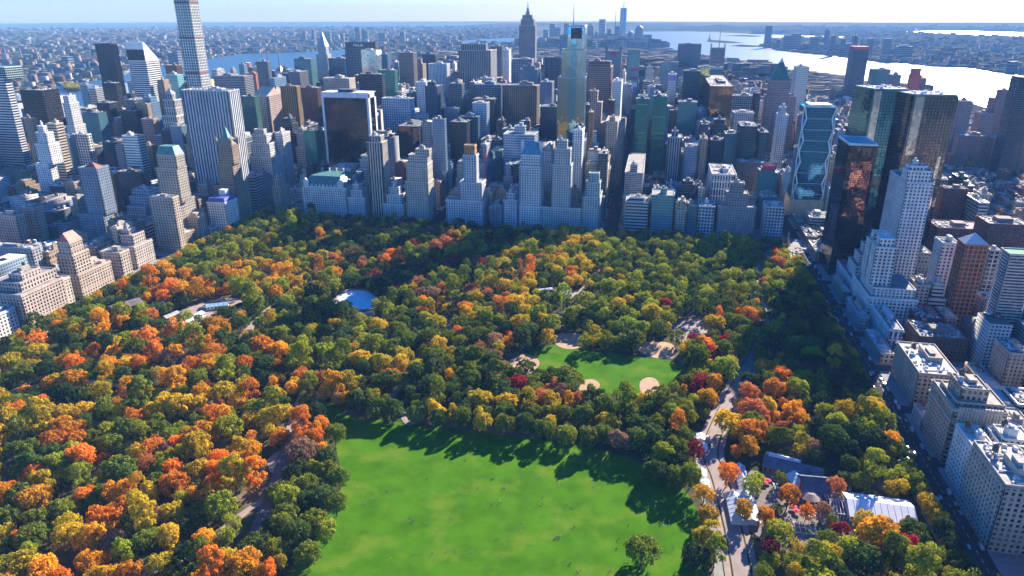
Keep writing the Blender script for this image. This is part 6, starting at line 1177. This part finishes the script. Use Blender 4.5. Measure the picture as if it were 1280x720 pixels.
# rocks beside the lawn
rk = random.Random(5)
for k, (px, py, s, lab) in enumerate(((505, 517, 5, 'largest grey rock at the top of the lawn'), (497, 512, 3.4, 'grey rock left of the largest rock by the lawn'), (516, 521, 3.8, 'grey rock right of the largest rock by the lawn'), (522, 515, 2.6, 'small grey rock behind the rocks by the lawn'), (352, 578, 3, 'grey rock on the pink path left of the lawn'), (548, 428, 3.2, 'grey rock in the clearing beyond the rink'))):
    x, y = gnd(px, py); bm = bmesh.new(); bmesh.ops.create_icosphere(bm, subdivisions=2, radius=s)
    for v in bm.verts: v.co *= rk.uniform(.75, 1.2); v.co.z *= .5
    me = bpy.data.meshes.new('rock'); bm.to_mesh(me); bm.free(); me.materials.append(M['rock']); o = bpy.data.objects.new('rock', me); COL.objects.link(o); o.location = (x, y, .2); tag(o, lab, 'rock', 'rocks in the park')

# ------------------------------------------------------------------ tree placement
def colour_for(px, py):
    w = dict(BASE)
    for zx, zy, zr, zw in ZONES:
        g = math.exp(-(((px - zx) / zr) ** 2 + ((py - zy) / (zr * .75)) ** 2) * 1.2) * 3.6
        for k, v in zw.items(): w[k] += v * g
    g = math.sin(px * .021 + py * .034 + 1.3) + math.sin(px * .047 - py * .061) + math.sin(px * .013 + py * .09 + 4)      # kinds stand in drifts
    for k in w: w[k] *= math.exp((.55 if k in ('golden', 'amber', 'orange', 'rust', 'tan') else -.3) * g)
    ks = list(w); return rt.choices(ks, [w[k] ** 1.15 for k in ks])[0]
tries = 0
while tries < 60000 and len(TREES) < 2400:
    tries += 1; x = rt.uniform(-838, -14); y = rt.uniform(-815, 0); px, py = proj(x, y, 8)
    if px < -60 or px > 1330 or py > 790: continue
    r = rt.choice((5.5, 7.5, 9, 10, 11, 12.5)) * rt.uniform(.9, 1.1) * (.85 if y > -250 else 1)
    if near(x, y, r): continue
    p2 = np.array((x, y)); bad = False
    for P_ in CLEAR:
        if inside((x, y), P_) or seg_dist(p2, P_ + [P_[0]]) < (2.0 if P_ is LAWN or P_ is FIELD else 3): bad = True; break
    if bad: continue
    for ln, w in LANES:
        if seg_dist(p2, ln) < w / 2 + (.5 if w < 10 else 1.5): bad = True; break
    if bad: continue
    for a, b, w in BOXES_CLEAR:
        if seg_dist(p2, [a, b]) < w + 6: bad = True; break
    if bad or any(abs(s_[0] - px) < 12 and abs(s_[1] - py) < 9 for s_ in spots): continue
    col = colour_for(px, py); kd = rt.choices(['round', 'spread', 'tall', 'thin', 'irregular'], [2.2, 3, 1, 1.2 if col in ('rust', 'tan', 'orange') else .3, 5])[0]; add_tree(x, y, r, col, kd)
for k in range(70):
    add_tree(-851 + rt.uniform(-1, 1), -620 + 9.5 * k, rt.uniform(5.5, 7.5), rt.choice(['olive green', 'deep green', 'golden', 'yellow green', 'amber']), 'round')
for k in range(74):
    if 8 < k < 70: add_tree(-11 + rt.uniform(-1, 1), -775 + 10 * k, rt.uniform(6, 8), rt.choice(['olive green', 'deep green', 'dark green', 'golden', 'yellow green', 'amber']), 'round')
for px, py, col in ((975, 600, 'olive green'), (1028, 640, 'tan'), (1008, 642, 'orange'), (970, 640, 'deep green'), (1040, 655, 'olive green'), (948, 600, 'yellow green'), (1068, 604, 'olive green'), (1055, 600, 'deep green')):
    x, y = gnd(px, py, 5); add_tree(x, y, 5.2, col, 'irregular')
T_MARKS = [(803, 690, 'the lone lawn tree'), (445, 376, 'the ice rink'), (712, 425, 'the upper sand infield'), (818, 437, 'the right sand infield'), (653, 457, 'the left sand infield'), (810, 485, 'the lower right infield'), (732, 484, 'the lower infield'), (1100, 640, 'the white marquee'), (930, 635, 'the grey blue tents'), (1000, 600, 'the slate restaurant'), (505, 517, 'the lawn rocks'), (352, 578, 'the pink path'), (310, 700, 'the shaded road'), (160, 385, 'the brick hall'), (240, 397, 'the glazed walkway'), (865, 410, 'the bare clearing'), (930, 470, 'the sunlit drive'), (895, 575, 'the drive bend'), (875, 640, 'the lawn corner'), (110, 480, 'the small left lawn'), (0, 600, 'the left photo edge'), (100, 660, 'the lower left grove'), (200, 590, 'the orange grove'), (150, 540, 'the mixed left grove'), (60, 720, 'the lower left corner'), (230, 700, 'the tan footpath'), (400, 640, 'the left lawn edge'), (620, 520, 'the upper lawn edge'), (760, 550, 'the notched lawn edge'), (1150, 700, 'the lower right corner'), (1010, 700, 'the bottom trees'), (1060, 520, 'the shaded side path'), (420, 500, 'the lawn tip'), (960, 700, 'the dark red tree'), (1120, 560, 'the big amber tree'), (480, 450, 'the middle grove'), (280, 480, 'the left mall path'), (250, 640, 'the lower amber grove'), (1040, 440, 'the shaded avenue trees'), (1010, 500, 'the long avenue shadow'), (560, 470, 'the inner grove'), (690, 500, 'the grove by the field')]
info = []
for i, (x, y, r, col, kd) in enumerate(TREES):
    px, py = proj(x, y, r * .9); d = np.linalg.norm(np.array((x, y, 8)) - CAM); vis = -15 < px < 1295 and py < 735
    info.append((r / d if vis else 0, px, py))
sel = sorted(range(len(TREES)), key=lambda i: -info[i][0])[:300]; forced_ = [i for i in range(len(FORCED)) if i not in sel]; sel = sel[:300 - len(forced_)] + forced_
def size_word(r): return 'small' if r < 6.3 else 'broad' if r > 9.6 else 'medium'
FORM = {'round': 'round', 'spread': 'spreading', 'tall': 'tall', 'thin': 'sparse', 'irregular': 'uneven'}
labs = single_out([(info[i][1], info[i][2], f'{size_word(TREES[i][2])} {FORM[TREES[i][4]]} {TREES[i][3]} tree') for i in sel], T_MARKS)
def tint(col): c = TC[col]; j = rt.uniform(.95, 1.42); return (c[0] * j * rt.uniform(.9, 1.1), c[1] * j, c[2] * j)
for i, lab in zip(sel, labs):
    x, y, r, col, kd = TREES[i]; c = rt.choice([k for k in range(len(KN)) if KN[k] == kd]); rz = rt.uniform(0, 6.28); ex = rt.uniform(.84, 1.19); h = r * rt.uniform(.95, 1.2) + 5
    o = empty('tree', (x, y, 0), label=lab, cat='tree', group='trees of the park'); 
    for nm, me, sc in (('trunk', TRK[i % 2], (r, r, h)), ('crown', CR[c], (r * ex, r / ex, h))):
        q = bpy.data.objects.new(nm, me); COL.objects.link(q); q.parent = o; q.scale = sc; q.rotation_euler[2] = rz
        if nm == 'crown': q.color = (*tint(col), 1)
# the rest of the wood: one object, its trees set out by geometry nodes
SRC = bpy.data.collections.new('tree_sources')
for k, kd in enumerate(['round', 'spread', 'tall', 'thin', 'irregular', 'irregular']):
    SRC.objects.link(bpy.data.objects.new(f'tree_form_{k}', crown_mesh(300 + k, kd, 'leaf_far', 3800, True)))
def wood(name, label, pts):
    me = bpy.data.meshes.new(name); me.from_pydata([(p[0], p[1], p[2]) for p in pts], [], [])
    for an, ty, vals in (('size', 'FLOAT_VECTOR', [v for k_, p in enumerate(pts) for v in (p[3] * (1 + .17 * math.sin(k_ * 7.3)), p[3] * (1 - .17 * math.sin(k_ * 7.3)), p[4])]), ('spin', 'FLOAT_VECTOR', [v for p in pts for v in (0, 0, p[5])]), ('tint', 'FLOAT_COLOR', [v for p in pts for v in (*p[6], 1)]), ('form', 'INT', [p[7] for p in pts])):
        a = me.attributes.new(an, ty, 'POINT'); a.data.foreach_set({'FLOAT_VECTOR': 'vector', 'FLOAT_COLOR': 'color', 'INT': 'value'}[ty], vals)
    o = bpy.data.objects.new(name, me); COL.objects.link(o); tag(o, label, 'trees', kind='stuff')
    ng = bpy.data.node_groups.new('set_out_trees', 'GeometryNodeTree'); ng.interface.new_socket('Geometry', in_out='INPUT', socket_type='NodeSocketGeometry'); ng.interface.new_socket('Geometry', in_out='OUTPUT', socket_type='NodeSocketGeometry')
    n = ng.nodes; l = ng.links; gi = n.new('NodeGroupInput'); go = n.new('NodeGroupOutput'); ip = n.new('GeometryNodeInstanceOnPoints'); ci = n.new('GeometryNodeCollectionInfo'); ci.inputs[0].default_value = SRC; ci.inputs[1].default_value = True; ci.inputs[2].default_value = True
    def na(nm, ty): q = n.new('GeometryNodeInputNamedAttribute'); q.data_type = ty; q.inputs[0].default_value = nm; return q.outputs[0]
    m2p = n.new('GeometryNodeMeshToPoints'); l.new(gi.outputs[0], m2p.inputs[0]); l.new(m2p.outputs[0], ip.inputs['Points']); l.new(ci.outputs[0], ip.inputs['Instance']); ip.inputs['Pick Instance'].default_value = True
    l.new(na('form', 'INT'), ip.inputs['Instance Index']); l.new(na('spin', 'FLOAT_VECTOR'), ip.inputs['Rotation']); l.new(na('size', 'FLOAT_VECTOR'), ip.inputs['Scale']); l.new(ip.outputs[0], go.inputs[0]); md = o.modifiers.new('set_out', 'NODES'); md.node_group = ng; return o
FI = {'round': (0, 0), 'spread': (1, 1), 'tall': (2, 2), 'thin': (3, 3), 'irregular': (4, 5)}
ss = set(sel); rest = []
for i, (x, y, r, col, kd) in enumerate(TREES):
    if i in ss: continue
    rest.append((x, y, 0, r, r * rt.uniform(.95, 1.2) + 5, rt.uniform(0, 6.28), tint(col), rt.choice(FI[kd])))
wood('woodland', 'the farther park trees that close into one wood', rest)
# greenery among the far houses and along the streets
far = []
for k in range(2600):
    px, py = (rt.uniform(-60, 620), rt.uniform(40, 116)) if k % 3 else (rt.uniform(1000, 1330), rt.uniform(42, 96)); x, y = gnd(px, py)
    if wet(x, y) or man(x, y): continue
    d = math.hypot(x - CAM[0], y - CAM[1]); s = rt.uniform(6, 11) + d * .0012; far.append((x, y, -.5, s * 1.6, s, rt.uniform(0, 6), tint(rt.choice(['dark green', 'deep green', 'deep green', 'olive green'])), rt.choice((0, 1))))
for k in range(260): px, py = rt.uniform(83, 102), rt.uniform(107.5, 114); x, y = gnd(px, py); far.append((x, y, -.2, 14, 14, rt.uniform(0, 6), tint(rt.choice(['yellow green', 'olive green', 'golden'])), 0)) if k < 60 else None
for x0, x1, y0, y1, k in BLK:
    if x0 > 280 and y0 < 900 and y0 > -700:
        for _ in range(4): far.append((rt.uniform(x0, x1), y0 + 29 + rt.uniform(-1, 1) if rt.random() < .6 else y0 - 8, 8 if rt.random() < .0 else 0, 4.5, rt.uniform(12, 20), 0, tint(rt.choice(['deep green', 'olive green', 'golden', 'amber'])), 2))
wood('far_greenery', 'scattered far off trees among the low houses', far)

# ------------------------------------------------------------------ people
def person_mesh(pose):
    V = {'stand': [(0, 0, .95), (0, 0, 1.25), (0, 0, 1.46), (0, 0, 1.56), (0, -.01, 1.68), (.11, 0, .9), (.12, .02, .5), (.13, 0, .06), (-.11, 0, .9), (-.12, -.08, .5), (-.12, -.02, .06), (.2, 0, 1.42), (.26, .02, 1.12), (.27, -.08, .86), (-.2, 0, 1.42), (-.26, .02, 1.12), (-.27, -.06, .86), (.13, -.14, .03), (-.12, -.16, .03)],
         'sit': [(0, 0, .14), (0, .05, .42), (0, .06, .64), (0, .05, .74), (0, .03, .87), (.12, -.05, .13), (.17, -.42, .32), (.16, -.72, .06), (-.12, -.05, .13), (-.17, -.40, .36), (-.16, -.70, .06), (.2, .06, .6), (.28, .14, .34), (.25, .2, .06), (-.2, .06, .6), (-.27, -.08, .40), (-.2, -.28, .34), (.16, -.86, .05), (-.16, -.84, .05)],
         'lie': [(0, 0, .14), (0, .32, .15), (0, .54, .16), (0, .64, .17), (0, .78, .2), (.11, -.05, .13), (.13, -.5, .13), (.14, -.92, .08), (-.11, -.05, .13), (-.14, -.42, .34), (-.14, -.74, .06), (.2, .5, .14), (.34, .3, .1), (.4, .05, .08), (-.2, .5, .14), (-.34, .62, .1), (-.2, .84, .1), (.14, -.96, .2), (-.14, -.9, .08)]}[pose]
    Ed = [(0, 1), (1, 2), (2, 3), (3, 4), (0, 5), (5, 6), (6, 7), (0, 8), (8, 9), (9, 10), (2, 11), (11, 12), (12, 13), (2, 14), (14, 15), (15, 16), (7, 17), (10, 18)]
    rad = [.15, .15, .13, .055, .105, .085, .06, .045, .085, .06, .045, .06, .045, .035, .06, .045, .035, .035, .035]
    me = bpy.data.meshes.new('p'); me.from_pydata(V, Ed, []); o = bpy.data.objects.new('p', me); COL.objects.link(o); md = o.modifiers.new('s', 'SKIN'); md.use_smooth_shade = True
    for k, v in enumerate(me.skin_vertices[0].data): v.radius = (rad[k], rad[k]); v.use_root = k == 0
    o.modifiers.new('u', 'SUBSURF').levels = 1; dg = bpy.context.evaluated_depsgraph_get(); r_ = bpy.data.meshes.new_from_object(o.evaluated_get(dg)); bpy.data.objects.remove(o); r_.name = 'person_' + pose
    r_.materials.clear(); [r_.materials.append(M[k]) for k in ('cloth', 'dark_cloth', 'skin', 'bark')]
    J = np.array(V); jm = [0, 0, 0, 2, 2, 1, 1, 1, 1, 1, 1, 0, 0, 2, 0, 0, 2, 1, 1]; mi = []
    for f in r_.polygons:
        k = int(np.argmin(((J - np.array(f.center)) ** 2).sum(1))); q = jm[k]
        if k == 4 and (f.center.z - V[4][2] > .03 if pose != 'lie' else f.center.y - V[4][1] > .03): q = 3
        mi.append(q)
    r_.polygons.foreach_set('material_index', np.array(mi, dtype=np.int32)); return r_
PM = {k: person_mesh(k) for k in ('stand', 'sit', 'lie')}
CC = {'white': (.75, .75, .75), 'dark': (.03, .035, .05), 'blue': (.08, .16, .4), 'red': (.45, .04, .05), 'grey': (.3, .3, .32), 'pink': (.6, .3, .32)}
PO = {'stand': 'standing', 'sit': 'sitting', 'lie': 'lying'}
def person(x, y, pose, col, where, z=.05):
    o = bpy.data.objects.new('person', PM[pose]); COL.objects.link(o); o.location = (x, y, z); o.rotation_euler[2] = rp.uniform(0, 6.28); s = rp.uniform(.94, 1.05); o.scale = (s * 1.05, s * 1.05, s); o.color = (*CC[col], 1)
    tag(o, f'person in {col} top {PO[pose]} {where}', 'person', f'people {where}')
n_ = 0
while n_ < 205:
    x, y = gnd(rp.uniform(385, 862), rp.uniform(515, 716))
    if not inside((x, y), LAWN) or seg_dist(np.array((x, y)), LAWN) < 6: continue
    if proj(x, y, 0)[0] > 755 and proj(x, y, 0)[1] < 640 and rp.random() < .7: continue
    k = rp.choices((1, 2, 3, 5, 8), (5, 5, 3, 1, .35))[0]
    for j in range(k): person(x + rp.uniform(-1, 1) * .7 * k ** .5, y + rp.uniform(-1, 1) * .7 * k ** .5, rp.choices(('stand', 'sit', 'lie'), (5, 4, 1))[0], rp.choices(list(CC), (4, 5, 3, 1, 2, 1))[0], 'on the big lawn'); n_ += 1
for k in range(46):
    i = rp.randrange(2, 38); p_ = DRIVE[i]; off = rp.choice((-1, 1)) * rp.uniform(3.5, 12); person(p_[0] + off, p_[1] + rp.uniform(-6, 6), 'stand', rp.choice(list(CC)), 'on the park drive')
for k in range(26): x, y = gnd(rp.uniform(935, 1040), rp.uniform(640, 668)); person(x, y, 'stand', rp.choice(list(CC)), 'in the restaurant courtyard')
for k in range(18): x, y = gnd(rp.uniform(425, 470), rp.uniform(366, 385)); person(x, y, 'stand', rp.choice(list(CC)), 'skating on the ice rink', .14) if inside((x, y), ICE) else None
for px, py in ((652, 452), (712, 427), (820, 440), (735, 450), (760, 462)): x, y = gnd(px, py); person(x, y, 'stand', rp.choice(('white', 'dark', 'blue')), 'playing on the ball field')

# ------------------------------------------------------------------ traffic
def car_mesh(kind):
    q = MB(); L_, w, h = {'car': (4.6, 1.8, 1.42), 'van': (5.6, 2.05, 2.3), 'bus': (12, 2.55, 3.1)}[kind]; a = L_ / 2
    if kind == 'car': prof = [(-a, .35), (-a, .80), (-a * .92, .92), (-a * .70, .95), (-a * .42, h), (a * .12, h), (a * .45, .95), (a * .93, .80), (a, .62), (a, .35)]; win = [(3, 4), (5, 6)]
    elif kind == 'van': prof = [(-a, .35), (-a, h), (a * .42, h), (a * .68, 1.25), (a * .97, 1.0), (a, .35)]; win = [(2, 3)]
    else: prof = [(-a, .35), (-a, h), (a * .96, h), (a, 1.1), (a, .35)]; win = [(2, 3)]
    n = len(prof); tw = lambda z: w / 2 - max(0, z - .95) * (.18 if kind == 'car' else .03)
    for i in range(n - 1):
        (x0, z0), (x1, z1) = prof[i], prof[i + 1]; mm = 1 if (i, i + 1) in win else 0; q.quad((x0, -tw(z0), z0), (x0, tw(z0), z0), (x1, tw(z1), z1), (x1, -tw(z1), z1), mm)
    for s in (-1, 1):
        pts = [(x, s * tw(z), z) for x, z in prof]; q.poly(pts if s > 0 else pts[::-1])
        if kind == 'car': g = [(-a * .62, .98), (-a * .40, h - .07), (a * .10, h - .07), (a * .38, .98)]
        else: g = [(-a * .9, h * .5), (-a * .9, h * .82), (a * (.5 if kind == 'van' else .9), h * .82), (a * (.6 if kind == 'van' else .93), h * .5)]
        if kind == 'van': g = [(a * .1, h * .52), (a * .1, h * .85), (a * .40, h * .85), (a * .58, h * .52)]
        gp = [(x, s * (tw(z) + .012), z) for x, z in g]; q.poly(gp if s > 0 else gp[::-1], 1)
        for x in (-a * .62, a * .62): q.tube((x, s * (w / 2 - .2), .33), (x, s * (w / 2 + .03), .33), .33 if kind != 'bus' else .48, n=10, m=2)
        q.box(a - .02, a + .02, s * w * .36 - .15, s * w * .36 + .15, .62, .76, 3, bottom=True); q.box(-a - .02, -a + .02, s * w * .38 - .12, s * w * .38 + .12, .7, .84, 4, bottom=True)
    q.box(-a * .9, a * .9, -w * .4, w * .4, .2, .36, 2); return q.mesh(kind, ['car_paint', 'window_pane', 'tyre', 'ice', 'cloth'])
VM = {k: car_mesh(k) for k in ('car', 'van', 'bus')}
VC = {'yellow': (.65, .36, .02), 'white': (.5, .5, .5), 'black': (.02, .02, .022), 'silver': (.45, .46, .48), 'dark blue': (.03, .05, .14), 'red': (.4, .03, .03)}
def vehicle(x, y, ang, kind, col, where, z=-.38):
    o = bpy.data.objects.new({'car': 'car', 'van': 'delivery_van', 'bus': 'city_bus'}[kind], VM[kind]); COL.objects.link(o); o.location = (x, y, z); o.rotation_euler[2] = ang; o.color = (*VC[col], 1)
    tag(o, f'{col} {"taxi" if col == "yellow" and kind == "car" else {"car": "car", "van": "delivery van", "bus": "bus"}[kind]} {where}', {'car': 'car', 'van': 'van', 'bus': 'bus'}[kind], f'vehicles {where}')
ALLV = list(VC)
for lane, ang in ((-6.2, 1), (-2.6, 1), (2.0, 1), (5.6, -1), (9.2, -1), (13.4, -1)):
    y = -790 + rp.uniform(0, 20)
    while y < -20:
        y += rp.uniform(9, 26) if lane in (-6.2, 13.4) else rp.uniform(30, 90)
        k = rp.choices(('car', 'van', 'bus'), (9, 2, .5 if abs(lane) < 6 else 0))[0]; vehicle(lane, y, ang * math.pi / 2 + (math.pi if False else 0), k, rp.choices(ALLV, (3, 4, 5, 4, 2, 1))[0] if k == 'car' else 'white', 'on the avenue west of the park')
        if k == 'bus': y += 8
for lane, ang in ((3, 0), (7, 0), (13, math.pi), (17, math.pi)):
    x = -835
    while x < -30:
        x += rp.uniform(40, 110); vehicle(x, lane, ang, rp.choices(('car', 'van'), (8, 2))[0], rp.choices(ALLV, (4, 4, 5, 4, 2, 1))[0], 'on the shaded street south of the park')
for k in range(24): a = k * .2618 + rp.uniform(-.06, .06); rr_ = rp.choice((28, 33)); vehicle(xc + rr_ * math.cos(a), yc + rr_ * math.sin(a), a + math.pi / 2, 'car', rp.choice(ALLV), 'on the traffic circle', -.18) if rp.random() < .7 else None
for (xl, ylo, yhi) in ((-278, 100, 420), (-266, 100, 420), (-566, 100, 300), (-850, -330, 0), (-858, -330, 0)):
    y = ylo
    while y < yhi: y += rp.uniform(18, 40); vehicle(xl, y, math.pi / 2, 'car', rp.choices(ALLV, (4, 4, 5, 4, 2, 1))[0], 'on the shaded cross avenue' if xl > -800 else 'on the avenue east of the park')
for px, py, kd, c in ((884, 548, 'van', 'white'), (887, 556, 'car', 'black'), (300, 441, 'van', 'white'), (306, 432, 'car', 'silver'), (313, 424, 'car', 'black'), (1057, 595, 'van', 'white'), (1062, 612, 'van', 'white'), (1078, 618, 'car', 'silver')): x, y = gnd(px, py); vehicle(x, y, 1.3, kd, c, 'parked among the park trees', .08)
# red lattice mast among the park front houses
x, z = at_y(607, 190, 110); b = MB()
for s in ((-1, -1), (1, -1), (1, 1), (-1, 1)): b.tube((s[0] * 1.1, s[1] * 1.1, 0), (s[0] * 1.1, s[1] * 1.1, z), .22, n=4)
for k in range(int(z / 3)): zz = k * 3; b.tube((-1.1, -1.1, zz), (1.1, -1.1, zz + 3), .14, n=4); b.tube((1.1, 1.1, zz), (1.1, -1.1, zz + 3), .14, n=4)
b.build('construction_mast', 'cloth', None, (0.55, 0.04, 0.05), (x, 110, 0), label='red lattice construction mast right of the orange topped hotel', cat='mast')

# ------------------------------------------------------------------ the air: one closed box round the whole place
HZ = 27600; b = MB(); b.box(-HZ, HZ, -HZ, HZ, -2.0, 560, bottom=True)
m = bpy.data.materials.new('haze_air'); m.use_nodes = True; nt = m.node_tree; nt.nodes.remove(nt.nodes['Principled BSDF']); v = nt.nodes.new('ShaderNodeVolumePrincipled'); v.inputs['Color'].default_value = (0.32, 0.62, 1.0, 1); v.inputs['Density'].default_value = 5.2e-5; v.inputs['Anisotropy'].default_value = -0.4; v.inputs['Absorption Color'].default_value = (1, 1, 1, 1); nt.links.new(v.outputs[0], nt.nodes['Material Output'].inputs['Volume']); M['haze_air'] = m
b.build('haze', 'haze_air', None, kind='stuff')
